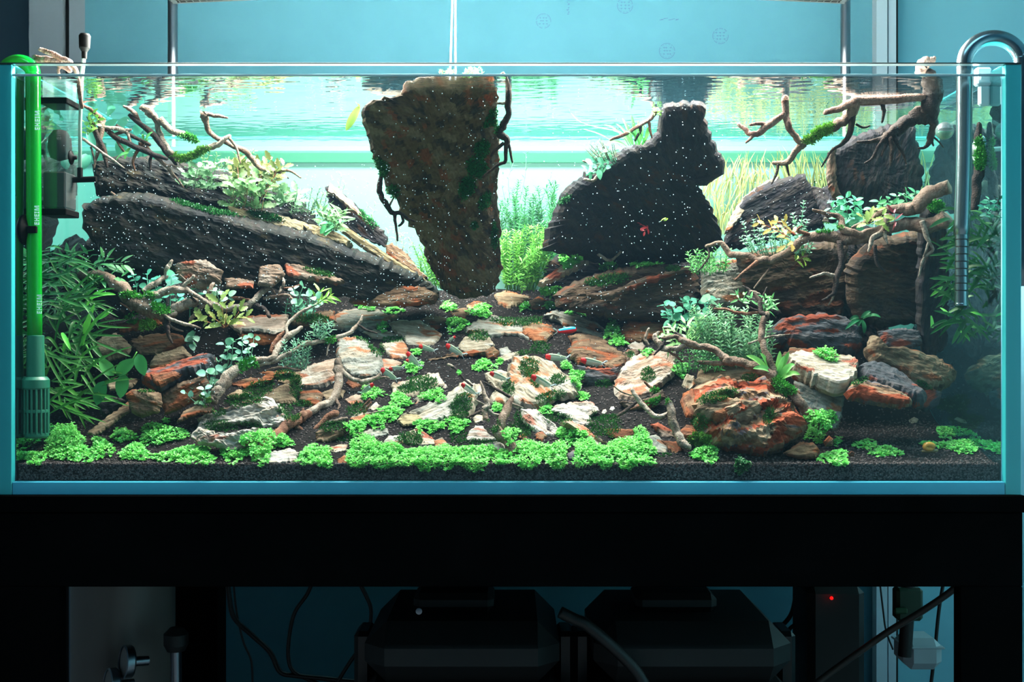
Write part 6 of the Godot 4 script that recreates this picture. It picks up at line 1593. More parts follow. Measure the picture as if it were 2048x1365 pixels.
# ---------------------------------------------------------------- fish and snail
func fish_body(lo: float, hi: float, shape: Callable) -> ArrayMesh:
	# a body between two places along its length (0 nose .. 1 tail root), unit length along -x, nose at the origin
	var st := start()
	st.set_smooth_group(0)
	var n := 14
	var sides := 12
	var rings := []
	for i in n + 1:
		var v := lerpf(lo, hi, float(i) / n)
		var s: Vector3 = shape.call(v)          # half height, half width, centre height
		var ring := []
		for k in sides:
			var a := TAU * k / sides
			ring.append(Vector3(-v, s.z + sin(a) * s.x, cos(a) * s.y))
		rings.append(ring)
	for i in n:
		for k in sides:
			var k2 := (k + 1) % sides
			quad(st, rings[i][k], rings[i][k2], rings[i + 1][k2], rings[i + 1][k])
	return done(st)

func flat_fin(pts: Array, thick := 0.006) -> ArrayMesh:
	var st := start()
	st.set_smooth_group(-1)
	var c := Vector2.ZERO
	for p in pts: c += p
	c /= pts.size()
	for i in pts.size():
		var a: Vector2 = pts[i]
		var b: Vector2 = pts[(i + 1) % pts.size()]
		tri(st, Vector3(a.x, a.y, 0), Vector3(b.x, b.y, 0), Vector3(c.x, c.y, thick))
		tri(st, Vector3(b.x, b.y, 0), Vector3(a.x, a.y, 0), Vector3(c.x, c.y, -thick))
	return done(st)

func tetra(label: String, cat: String, group: String, body_mat: Material, head_mat: Material, back_mat: Material) -> Node3D:
	var t := thing("fish", label, cat, Vector3.ZERO, group)
	var shape := func(v: float) -> Vector3:
		var h := 0.125 * pow(sin(PI * pow(clampf(v * 0.96 + 0.03, 0, 1), 0.62)), 0.8) + 0.012
		return Vector3(h, h * 0.48, -0.01 * sin(PI * v))
	put("body", fish_body(0.2, 0.8, shape), body_mat, t)
	put("head", fish_body(0.0, 0.2, shape), head_mat, t)
	var up := func(v: float) -> Vector3:
		var s: Vector3 = shape.call(v)
		if back_mat == M.fish_blue: return Vector3(s.x * 0.72, s.y * 1.06, s.z + s.x * 0.36)
		return Vector3(s.x * 0.4, s.y * 0.96, s.z + s.x * 0.62)
	put("stripe", fish_body(0.03 if back_mat == M.fish_blue else 0.14, 0.76, up), back_mat, t)
	put("dorsal_fin", flat_fin([Vector2(-0.40, 0.11), Vector2(-0.5, 0.2), Vector2(-0.56, 0.17), Vector2(-0.52, 0.09)]), M.fish_fin, t)
	put("anal_fin", flat_fin([Vector2(-0.52, -0.1), Vector2(-0.62, -0.17), Vector2(-0.72, -0.07)]), M.fish_fin, t)
	var red: bool = head_mat == M.fish_red
	var lobes := [[0.0, 0.13], [0.0, -0.13]]
	for l in lobes:
		put("tail_fin", flat_fin([Vector2(-0.79, 0.02), Vector2(-0.79, -0.02), Vector2(-0.97, l[1] * 0.9 - 0.02), Vector2(-1.0, l[1] * 1.1 + 0.02), Vector2(-0.93, l[1] + 0.03)], 0.008), M.fish_white if red else M.fish_fin, t)
		if red:
			put("tail_band", flat_fin([Vector2(-0.90, l[1] * 0.45), Vector2(-0.93, l[1] * 0.4), Vector2(-0.97, l[1] * 1.1), Vector2(-0.93, l[1] * 1.1)], 0.012), M.black, t)
	if red: put("tail_band", flat_fin([Vector2(-0.83, 0.02), Vector2(-0.83, -0.02), Vector2(-0.94, -0.015), Vector2(-0.94, 0.015)], 0.014), M.black, t)
	for s in [-1.0, 1.0]:
		var e := lathe([[0.0, -0.012], [0.026, -0.006], [0.028, 0.004], [0.014, 0.014], [0.0, 0.016]], Vector3(-0.085, 0.012, s * 0.036), Vector3(0, 0, s), 12, true)
		put("eye", e, M.black, t)
	return t

func fish():
	M.fish_side = plain(Color(0.6, 0.7, 0.64, 0.6), 0.3)
	M.fish_side.transparency = BaseMaterial3D.TRANSPARENCY_ALPHA
	M.fish_back = plain(Color(0.5, 0.58, 0.48), 0.35)
	M.fish_red = plain(Color(0.78, 0.07, 0.08), 0.4)
	M.fish_white = plain(Color(0.85, 0.9, 0.92), 0.4)
	M.fish_fin = leafy(Color(0.6, 0.68, 0.66), 1.0, 0.3)
	M.fish_blue = plain(Color(0.25, 0.8, 1.0), 0.15, 0.3)
	M.fish_crimson = plain(Color(0.7, 0.03, 0.06), 0.35)
	M.fish_pale = plain(Color(0.5, 0.6, 0.55), 0.3)
	var first := tetra("silver tetra", "fish", "red-headed silver tetras over the slope", M.fish_side, M.fish_red, M.fish_back)
	var n := 0
	for f in [[838, 692, 875, 704, "silver red-headed tetra just left of the dark hollow, facing left"], [814, 705, 843, 737, "silver red-headed tetra left of centre, steeply tail-down"],
		[892, 690, 932, 714, "silver red-headed tetra over the thin slab edge of the dark hollow"], [762, 738, 799, 763, "silver red-headed tetra at the right tip of the forked branch's twig"],
		[778, 738, 812, 735, "silver red-headed tetra swimming level above the right twig of the forked branch"], [923, 768, 957, 792, "silver red-headed tetra over the top of the pale long stone"],
		[980, 746, 1020, 762, "silver red-headed tetra over the narrow pale green-stained stone"], [1063, 752, 1110, 777, "silver red-headed tetra over the middle of the large cream stone"],
		[1091, 713, 1142, 718, "silver red-headed tetra level above the right shoulder of the large cream stone"], [1162, 720, 1214, 730, "silver red-headed tetra in front of the dull brown layered stone"],
		[911, 673, 892, 686, "small silver red-headed tetra below the green tuft, facing right"], [812, 721, 842, 724, "faint silver red-headed tetra below the steep one left of centre"],
		[747, 768, 718, 790, "pale silver red-headed tetra below the forked branch's twig, facing right"]]:
		var t: Node3D = first
		if n > 0:
			t = first.duplicate()
			t.name = numbered("fish")
			add_child(t)
		n += 1
		tag(t, f[4])
		place_fish(t, f)
	var c := tetra("small neon fish", "fish", "", M.fish_crimson, M.fish_crimson, M.fish_blue)
	tag(c, "small crimson fish with a glowing blue stripe, facing right above the slope")
	place_fish(c, [1153, 659, 1106, 664])
	# the snail
	var sp := P(1858, 905, -0.055)
	var s := thing("snail", "small yellow snail on the soil at the lower right", "snail", sp)
	var st := start()
	st.set_smooth_group(0)
	var coil := []
	var rad := []
	for i in 40:
		var v := i / 39.0
		var a := v * TAU * 2.3
		var r := 0.0062 * (1.0 - v * 0.86)
		coil.append(Vector3(cos(a) * r * 0.9 - 0.001 + v * 0.004, 0.006 + sin(a) * r * 0.55, v * 0.002))
		rad.append(0.0042 * (1.0 - v * 0.8))
	tube_into(st, coil, rad, 10)
	put("shell", done(st), plain(Color(0.75, 0.55, 0.2), 0.3), s)
	put("body", tube([Vector3(-0.009, 0.001, 0), Vector3(-0.002, 0.0015, 0), Vector3(0.006, 0.0015, 0), Vector3(0.011, 0.002, 0)], [0.0012, 0.0026, 0.0026, 0.0014], 8), plain(Color(0.45, 0.4, 0.25), 0.5), s)

func place_fish(t: Node3D, f: Array):
	var z: float = -0.04
	for k in 5:
		var q := Vector2(f[0], f[1]).lerp(Vector2(f[2], f[3]), k / 4.0)
		z = minf(z, hit(q.x, q.y).position.z) if k > 0 else hit(q.x, q.y).position.z
	for k in 5:
		var q := Vector2(f[0], f[1]).lerp(Vector2(f[2], f[3]), k / 4.0)
		z = maxf(z, hit(q.x, q.y).position.z)
	z = minf(z + 0.022, -0.03)
	var a := P(f[0], f[1], z)
	var b := P(f[2], f[3], z - 0.004)
	var d := (a - b)
	var x := d.normalized()
	var zz := x.cross(Vector3.UP).normalized()
	t.transform = Transform3D(Basis(x, zz.cross(x), zz) * d.length(), a)

# ---------------------------------------------------------------- equipment
func letters(text: String, height: float) -> TextMesh:
	var m := TextMesh.new()
	m.text = text
	var f := SystemFont.new()
	f.font_names = PackedStringArray(["Droid Sans"])
	f.font_weight = 700
	m.font = f
	m.font_size = 32
	m.pixel_size = height / 24.0
	m.depth = 0.0004
	return m

func cup(parent: Node, at: Vector3, axis: Vector3, r: float, mat: Material):
	put("suction_cup", lathe([[0.0, 0.0], [r, 0.0], [r * 0.96, r * 0.12], [r * 0.6, r * 0.3], [r * 0.32, r * 0.45], [r * 0.3, r * 0.8], [0.0, r * 0.85]], at, axis, 20, true), mat, parent)

func equipment():
	# green intake pipe
	var zc := -0.036
	var pr := sz(14.5, zc)
	var px := P(66, 300, zc).x
	M.green_pipe = plain(Color(0.0, 0.5, 0.12), 0.15)
	M.green_pipe.backlight_enabled = true
	M.green_pipe.backlight = Color(0.3, 0.4, 0.3)
	M.green_part = plain(Color(0.06, 0.36, 0.28), 0.45)
	M.print = plain(Color(0.85, 0.9, 0.9), 0.6)
	var base := Vector3(px, P(66, 875, zc).y, zc)
	var t := thing("intake_pipe", "green aquarium intake pipe with white lettering and a slotted strainer, at the left", "pipe", base)
	var o := -base
	var ytop := WATER + 0.006
	var run := [Vector3(px + 0.002, P(66, 676, zc).y, zc), Vector3(px + 0.001, 1.1, zc), Vector3(px, ytop - 0.01, zc)]
	for k in 9:
		var a := PI * k / 8.0
		run.append(Vector3(px - 0.0165 + cos(a) * 0.0165, ytop + 0.004 + sin(a) * 0.014, zc + 0.003 * k / 8.0))
	run.append(Vector3(px - 0.033, ytop - 0.05, zc))
	var shifted := []
	for p in run: shifted.append(p + o)
	var line := spline(shifted, 4)
	var rads := []
	for i in line.size(): rads.append(pr)
	put("pipe", tube(line, rads, 24), M.green_pipe, t)
	var yb := func(row: float) -> float: return P(66, row, zc).y - base.y
	var dx := 0.003
	var s3 := start()
	lathe_into(s3, [[0.0, yb.call(756)], [sz(17.5, zc), yb.call(756)], [sz(16.5, zc), yb.call(672)], [pr, yb.call(671)]], Vector3(dx, 0, 0), Vector3.UP, 28)
	put("socket", done(s3), M.green_part, t)
	var s4 := start()
	lathe_into(s4, [[0.0, yb.call(779)], [sz(25, zc), yb.call(779)], [sz(27, zc), yb.call(776)], [sz(27, zc), yb.call(760)], [sz(22, zc), yb.call(754)], [0.0, yb.call(754)]], Vector3(dx, 0, 0), Vector3.UP, 28)
	put("collar", done(s4), M.green_part, t)
	var cage := put("strainer", lathe([[0.0, yb.call(876)], [sz(22, zc), yb.call(876)], [sz(24, zc), yb.call(872)], [sz(24, zc), yb.call(866)], [sz(20, zc), yb.call(866)], [sz(20, zc), yb.call(864)], [0.0, yb.call(864)]], Vector3(dx + 0.001, 0, 0), Vector3.UP, 28), M.green_part, t)
	put("ring", lathe([[sz(22.5, zc), yb.call(826)], [sz(24.5, zc), yb.call(825)], [sz(24.5, zc), yb.call(820)], [sz(22.5, zc), yb.call(819)]], Vector3(dx + 0.001, 0, 0), Vector3.UP, 28), M.green_part, cage)
	put("inner_tube", lathe([[sz(15, zc), yb.call(866)], [sz(15, zc), yb.call(779)]], Vector3(dx + 0.001, 0, 0), Vector3.UP, 20), plain(Color(0.03, 0.2, 0.15), 0.6), cage)
	for k in 16:
		var a := TAU * k / 16
		var c := Vector3(dx + 0.001 + cos(a) * sz(22.5, zc), 0, sin(a) * sz(22.5, zc))
		put("bar", rod(c + Vector3(0, yb.call(868), 0), c + Vector3(0, yb.call(777), 0), sz(2.6, zc), 8), M.green_part, cage)
	for row in [[72, 266], [71, 456], [76, 634]]:
		var lm := letters("EHEIM", sz(9.5, zc))
		var p := P(row[0] + 2.5, row[1] - 25, zc + pr) + o
		var b := Basis(Vector3(0, 1, 0), Vector3(-1, 0, 0), Vector3(0, 0, 1))
		put("lettering", lm, M.print, t, Transform3D(b, Vector3(p.x, p.y, pr * 0.98)))
	cup(t, Vector3(X0 + 0.001, P(66, 460, zc).y, zc) + o, Vector3.RIGHT, 0.0185, M.rubber)
	put("clip", box(Vector3(X0 + 0.008, P(66, 468, zc).y, zc + pr - 0.001) + o, Vector3(px + 0.009, P(66, 454, zc).y, zc + pr + 0.003) + o, 0.0008), M.rubber, t)
	# the small corner filter
	var f := thing("corner_filter", "small clear and black box filter with a dark sponge behind the green pipe", "filter", Vector3(-0.5635, 1.089, -0.08))
	var fo := -f.position
	var clear := plain(Color(0.4, 0.52, 0.52, 0.10), 0.05)
	clear.transparency = BaseMaterial3D.TRANSPARENCY_ALPHA
	var bodym := box(Vector3(-0.579, 1.096, -0.1) + fo, Vector3(-0.548, 1.228, -0.06) + fo, 0.001)
	put("clear_body", bodym, clear, f)
	put("base_cap", box(Vector3(-0.580, 1.089, -0.101) + fo, Vector3(-0.547, 1.097, -0.059) + fo, 0.001), M.rubber, f)
	put("rim", box(Vector3(-0.581, 1.226, -0.102) + fo, Vector3(-0.546, 1.2335, -0.058) + fo, 0.001), M.rubber, f)
	var lidm := plain(Color(0.7, 0.8, 0.82, 0.16), 0.05)
	lidm.transparency = BaseMaterial3D.TRANSPARENCY_ALPHA
	put("lid", box(Vector3(-0.578, 1.2336, -0.098) + fo, Vector3(-0.549, 1.2555, -0.062) + fo, 0.001), lidm, f)
	var sponge := start()
	sponge.set_smooth_group(0)
	lathe_into(sponge, [[0.0, 0.0], [0.011, 0.004], [0.0145, 0.016], [0.0135, 0.03], [0.008, 0.038], [0.0, 0.04]], Vector3(-0.5635, 1.158, -0.08) + fo, Vector3.UP, 16, true)
	put("sponge", done(sponge), plain(Color(0.03, 0.035, 0.035), 0.95), f)
	put("sponge", box(Vector3(-0.5775, 1.0975, -0.098) + fo, Vector3(-0.5495, 1.143, -0.062) + fo, 0.002), plain(Color(0.025, 0.028, 0.03), 0.95), f)
	cup(f, Vector3(-0.5478, 1.162, -0.075) + fo, Vector3.RIGHT, 0.009, M.rubber)
	cup(f, Vector3(X0 + 0.001, 1.168, -0.07) + fo, Vector3.RIGHT, 0.011, M.rubber)
	cup(f, Vector3(X0 + 0.001, 1.105, -0.07) + fo, Vector3.RIGHT, 0.011, M.rubber)
	var al := put("air_line", tube(spline([P(33, 150, -0.03), P(31, 250, -0.03), P(30, 392, -0.03)], 4), [0.0016, 0.0016, 0.0016, 0.0016, 0.0016, 0.0016, 0.0016, 0.0016, 0.0016], 8), plain(Color(0.6, 0.72, 0.72), 0.3))
	tag(al, "thin pale air line hanging down the left pane beside the green pipe", "tube")
	# the spray head with its clear tube
	var dz := -0.085
	var d := thing("inlet_tube", "thin clear inlet tube with a black cap and a black tee at its foot", "tube", P(160, 352, dz))
	var d0 := -d.position
	put("clear_tube", tube([P(160, 345, dz) + d0, P(160, 250, dz) + d0, P(164, 150, dz) + d0, P(168, 112, dz) + d0], [sz(3.6, dz), sz(3.6, dz), sz(4, dz), sz(4.4, dz)], 12), plain(Color(0.55, 0.66, 0.62), 0.2), d)
	put("cap", lathe([[sz(5, dz), 0.0], [sz(5.5, dz), sz(14, dz)], [sz(10.5, dz), sz(22, dz)], [sz(11.5, dz), sz(46, dz)], [sz(9, dz), sz(50, dz)], [0.0, sz(50, dz)]], P(168.5, 118, dz) + d0, Vector3(0.02, 1, 0), 18), M.rubber, d)
	put("tee", lathe([[0.0, 0.0], [sz(6, dz), 0.0], [sz(6, dz), sz(50, dz)], [0.0, sz(50, dz)]], P(143, 360, dz) + d0, Vector3(1, 0.03, 0.0), 14), M.rubber, d)
	put("tee_stem", rod(P(160, 360, dz) + d0, P(160, 336, dz) + d0, sz(5.5, dz), 14), M.rubber, d)
	# steel outlet pipe at the right
	var sz_ := -0.032
	var r := sz(15.5, sz_)
	var sx := P(1929, 300, sz_).x
	var stp := thing("steel_pipe", "chrome-steel pipe with slots, hooked over the right rim of the tank", "pipe", Vector3(sx, P(1929, 612, sz_).y, sz_))
	var so := -stp.position
	var arc := [Vector3(sx - 0.0035, P(0, 470, sz_).y, sz_) + so, Vector3(sx - 0.001, 1.15, sz_) + so, Vector3(sx, 1.25, sz_) + so, Vector3(sx, 1.268, sz_) + so]
	var ra := 0.0335
	for k in range(1, 12):
		var a := PI - PI * k / 11.0
		arc.append(Vector3(sx + ra + cos(a) * ra, 1.268 + sin(a) * ra * 0.92, sz_ + 0.004 * k / 11.0) + so)
	arc.append(Vector3(sx + 2 * ra, 1.20, sz_ + 0.004) + so)
	arc.append(Vector3(sx + 2 * ra, 1.0, sz_ + 0.004) + so)
	var al2 := spline(arc, 5)
	var rr := []
	for i in al2.size(): rr.append(r)
	put("pipe", tube(al2, rr, 28), M.steel, stp)
	var low := start()
	var prof := []
	var r2 := sz(13.2, sz_)
	var row := 612.0
	prof.append([0.0, 0.0])
	prof.append([r2 * 1.04, 0.0])
	prof.append([r2 * 1.04, sz(4, sz_)])
	prof.append([r2, sz(5, sz_)])
	var slots := []
	for k in 9:
		var y := sz(612 - 582 + k * 14.6, sz_)
		prof.append([r2, y - sz(1.3, sz_)])
		prof.append([r2 * 0.8, y - sz(1.2, sz_)])
		prof.append([r2 * 0.8, y + sz(1.2, sz_)])
		prof.append([r2, y + sz(1.3, sz_)])
		slots.append(y)
	prof.append([r2, sz(148, sz_)])
	prof.append([r, sz(150, sz_)])
	lathe_into(low, prof, Vector3(-0.004, 0, 0), Vector3(0.012, 1, 0), 28)
	put("slotted_end", done(low), M.steel, stp)
	for y in slots:
		put("slot", lathe([[r2 * 0.82, y - sz(1.1, sz_)], [r2 * 0.90, y - sz(1.0, sz_)], [r2 * 0.90, y + sz(1.0, sz_)], [r2 * 0.82, y + sz(1.1, sz_)]], Vector3(-0.004, 0, 0), Vector3(0.012, 1, 0), 24), M.black, stp)
	M.milky = plain(Color(0.85, 0.92, 0.92), 0.3)
	var wc := thing("suction_cup", "white suction cup on the right pane behind the mossy stick", "suction cup", Vector3(X1 - 0.001, P(1985, 287, -0.03).y, -0.075))
	cup(wc, Vector3.ZERO, Vector3.LEFT, 0.018, M.milky)
	put("rod", rod(Vector3(-0.012, 0, 0), Vector3(-0.026, 0.001, 0), 0.003, 12), M.milky, wc)
	var hk := thing("bracket", "white clear bracket clipped on the right rim beside the steel pipe", "bracket", Vector3(0.575, 1.232, -0.045))
	put("block", box(Vector3(-0.012, 0.012, -0.006), Vector3(0.006, 0.034, 0.006), 0.002), plain(Color(0.8, 0.9, 0.95), 0.2), hk)
	put("tongue", box(Vector3(-0.008, -0.012, -0.004), Vector3(0.005, 0.013, 0.004), 0.002), plain(Color(0.8, 0.9, 0.95), 0.2), hk)
	# drop checker: a glass ball with green liquid
	var bp := P(1889, 262, -0.09)
	var ball := thing("drop_checker", "round glass drop checker with green liquid left of the steel pipe", "gauge", bp)
	var br := sz(17, -0.09)
	var gm := plain(Color(0.85, 0.95, 0.95, 0.15), 0.0)
	gm.transparency = BaseMaterial3D.TRANSPARENCY_ALPHA
	var up := []
	for k in 9: up.append([br * sin(PI / 2 * k / 8.0) , -br * cos(PI / 2 * k / 8.0)])
	up[0][0] = 0.0
	put("liquid", lathe(up.slice(0, 8) + [[0.0, -br * 0.19]], Vector3.ZERO, Vector3.UP, 24, true), plain(Color(0.02, 0.42, 0.3), 0.15), ball)
	var gl := []
	for k in 17: gl.append([br * 1.06 * sin(PI * k / 16.0) + 0.00001, -br * 1.06 * cos(PI * k / 16.0)])
	put("bulb", lathe(gl, Vector3.ZERO, Vector3.UP, 24, true), gm, ball)
	put("dome", lathe([[br * 0.9, br * 0.2], [br * 0.85, br * 0.55], [br * 0.45, br * 0.92], [0.0, br]], Vector3.ZERO, Vector3.UP, 20, true), M.chrome, ball)
	put("neck", tube(spline([Vector3(br * 0.6, br * 0.6, 0), Vector3(br * 1.5, br * 1.1, 0), Vector3(br * 1.9, br * 0.2, 0), Vector3(br * 1.7, -br * 0.8, 0)], 4), [br * 0.2, br * 0.2, br * 0.2, br * 0.2, br * 0.2, br * 0.2, br * 0.2, br * 0.2, br * 0.2, br * 0.2, br * 0.2, br * 0.22, br * 0.26], 10), gm, ball)
	# the strings that carry the central stone
	M.string = plain(Color(0.95, 0.93, 1.0), 0.5)
	var strg := thing("string", "two white strings running up from the central stone to the lamp", "string", P(900, 150, -0.06))
	var s0 := -strg.position
	var top := Vector3(P(906.5, 0, -0.06).x, 1.447, -0.09)
	put("strand", rod(P(900, 160, -0.06) + s0, top + s0, 0.0010, 8), M.string, strg)
	put("strand", rod(P(911, 160, -0.06) + s0, top + Vector3(0.0012, 0, 0) + s0, 0.0010, 8), M.string, strg)
	lamp()
	wall_marks()
	cabinet()
	var cl := thing("added_fill_panel", "flat white fill panel added on the ceiling out of view", "lamp", Vector3(0, 2.5, 1.3))  # added out-of-view fitting that goes with the room fill light
	put("frame", box(Vector3(-0.83, -0.05, -0.43), Vector3(0.83, 0.0, 0.43), 0.004), M.white_trim, cl)
	var pe := plain(Color(0.8, 0.9, 0.95), 0.6)
	pe.emission_enabled = true
	pe.emission = Color(0.65, 0.9, 1.0)
	pe.emission_energy_multiplier = 0.04
	put("panel", box(Vector3(-0.8, -0.054, -0.4), Vector3(0.8, -0.05, 0.4)), pe, cl)

func lamp():
	var t := thing("tank_lamp", "long black aquarium lamp with a grille underneath, hung over the tank", "lamp", Vector3(-0.005, 1.45, -0.22))
	var half := 0.5
	var sag := func(x: float) -> float: return -0.0134 + 0.013 * (1.0 - pow(x / half, 2.0))
	var st := start()
	st.set_smooth_group(-1)
	var n := 24
	for i in n:
		var x0 := lerpf(-half, half, float(i) / n)
		var x1 := lerpf(-half, half, float(i + 1) / n)
		var y0: float = sag.call(x0) + 0.004
		var y1: float = sag.call(x1) + 0.004
		for zz in [-0.14, 0.135]:
			var a := Vector3(x0, y0 - 0.004, zz)
			var b := Vector3(x1, y1 - 0.004, zz)
			var c := Vector3(x1, y1 + 0.03, zz)
			var d := Vector3(x0, y0 + 0.03, zz)
			quad(st, a, b, c, d)
			var k := 0.005
			quad(st, a, b, b + Vector3(0, 0, k), a + Vector3(0, 0, k))
			quad(st, a + Vector3(0, 0, k), b + Vector3(0, 0, k), c + Vector3(0, 0, k), d + Vector3(0, 0, k))
		quad(st, Vector3(x0, y0 + 0.03, 0.14), Vector3(x1, y1 + 0.03, 0.14), Vector3(x1, y1 + 0.03, -0.14), Vector3(x0, y0 + 0.03, -0.14))
	for x in [-half, half - 0.008]:
		var y: float = sag.call(half)
		box_into(st, Vector3(x, y, -0.14), Vector3(x + 0.008, y + 0.034, 0.14), 0.001)
	put("housing", done(st), M.black, t)
	var g := start()
	g.set_smooth_group(-1)
	for i in 99:
		var x := lerpf(-half + 0.012, half - 0.012, i / 98.0)
		var y: float = sag.call(x)
		box_into(g, Vector3(x - 0.0006, y, -0.135), Vector3(x + 0.0006, y + 0.006, 0.135))
	for k in 27:
		var z := lerpf(-0.13, 0.13, k / 26.0)
		for i in 12:
			var xa := lerpf(-half + 0.008, half - 0.008, i / 12.0)
			var xb := lerpf(-half + 0.008, half - 0.008, (i + 1) / 12.0)
			var ya: float = (sag.call(xa) + sag.call(xb)) / 2
			box_into(g, Vector3(xa, ya, z - 0.0006), Vector3(xb, ya + 0.006, z + 0.0006))
	var gr := put("grille", done(g), M.black, t)
	gr.set_meta("kind", "stuff")
	var e := plain(Color(0.8, 0.9, 0.9), 0.5)
	e.emission_enabled = true
	e.emission = Color(0.9, 1.0, 0.98)
	e.emission_energy_multiplier = 0.25
	put("light_panel", box(Vector3(-half + 0.01, 0.012, -0.13), Vector3(half - 0.01, 0.016, 0.13)), e, t)
	for x in [-0.5765, 0.5665]:
		var p := thing("lamp_pole", "shiny chrome pole behind the tank, " + ("at the left" if x < 0 else "at the right"), "pole", Vector3(x, 0, -0.6))
		put("pole", rod(Vector3.ZERO, Vector3(0, 1.52, 0), 0.0082, 24), M.chrome, p)
		put("foot", lathe([[0.0, 0.0], [0.03, 0.0], [0.028, 0.006], [0.012, 0.012], [0.0, 0.012]], Vector3.ZERO, Vector3.UP, 24), M.chrome, p)
		put("arm", tube(spline([Vector3(0, 1.515, 0), Vector3(-signf(x) * 0.03, 1.52, 0.1), Vector3(-signf(x) * 0.10, 1.50, 0.30), Vector3(-signf(x) * 0.11, 1.482, 0.36)], 4), [0.008, 0.008, 0.008, 0.008, 0.008, 0.008, 0.008, 0.008, 0.008, 0.008, 0.008, 0.008, 0.008], 14), M.chrome, p)

func wall_marks():
	var ink := plain(Color(0.16, 0.27, 0.38), 0.9)
	var z := -0.7994
	for m in [[1087, 42, 15, "faint round ink stamp on the teal wall, leftmost of four"], [1250, 11, 16, "faint round ink stamp on the teal wall, at the top edge of the picture"], [1334, 102, 16, "faint round ink stamp on the teal wall, just above the tank rim"], [1441, 72, 16, "faint round ink stamp on the teal wall, rightmost of four"]]:
		var st := start()
		st.set_smooth_group(-1)
		var c := P(m[0], m[1], z)
		var r := sz(m[2], z)
		for k in 40:
			if fine.get_noise_2d(k * 0.35, m[0]) < -0.28: continue
			var a := TAU * k / 40
			var b := TAU * (k + 1) / 40
			for q in [[1.0, 0.94], [0.84, 0.81]]:
				if q[0] < 0.9 and k % 3 == 0: continue
				quad(st, Vector3(cos(a), sin(a), 0) * r * q[1], Vector3(cos(a), sin(a), 0) * r * q[0], Vector3(cos(b), sin(b), 0) * r * q[0], Vector3(cos(b), sin(b), 0) * r * q[1])
		for k in 9:
			var y := (k / 3 - 1) * r * 0.4
			var x := (k % 3 - 1) * r * 0.42 + rng.randf_range(-0.1, 0.1) * r
			quad(st, Vector3(x - r * 0.14, y, 0), Vector3(x + r * 0.14, y, 0), Vector3(x + r * 0.14, y + r * 0.06, 0), Vector3(x - r * 0.14, y + r * 0.06, 0))
			quad(st, Vector3(x, y - r * 0.12, 0), Vector3(x + r * 0.04, y - r * 0.12, 0), Vector3(x + r * 0.04, y + r * 0.12, 0), Vector3(x, y + r * 0.12, 0))
		tag(put("ink_stamp", done(st), ink, null, Transform3D(Basis.IDENTITY, c)), m[3], "stamp", "ink marks on the wall")
	for m in [[1136, 14, true, "short upright line of smudged ink marks at the top of the teal wall"], [1339, 38, false, "short level line of smudged ink marks on the teal wall"]]:
		var st := start()
		st.set_smooth_group(-1)
		for k in 9:
			var c := Vector3(0, (k - 4) * sz(3.8, z), 0) if m[2] else Vector3((k - 4) * sz(4.6, z), 0, 0)
			c += Vector3(rng.randf_range(-1, 1), rng.randf_range(-1, 1), 0) * sz(2, z)
			var w := sz(rng.randf_range(1.2, 3.2), z)
			var h := sz(rng.randf_range(0.6, 1.6), z)
			quad(st, c + Vector3(-w, -h, 0), c + Vector3(w, -h * 0.5, 0), c + Vector3(w * 0.8, h, 0), c + Vector3(-w * 0.7, h * 0.6, 0))
		tag(put("ink_line", done(st), ink, null, Transform3D(Basis.IDENTITY, P(m[0], m[1], z))), m[3], "marks", "ink marks on the wall")

func cable(label: String, pts: Array, r_px: float, mat: Material, called := "cable"):
	var line := []
	for i in pts.size() / 3: line.append(P(pts[i * 3], pts[i * 3 + 1], pts[i * 3 + 2]))
	var sp := spline(line, 6)
	var rr := []
	for i in sp.size(): rr.append(sz(r_px, pts[2]))
	tag(put(called, tube(sp, rr, 10), mat), label, "cable" if called == "cable" else "hose")

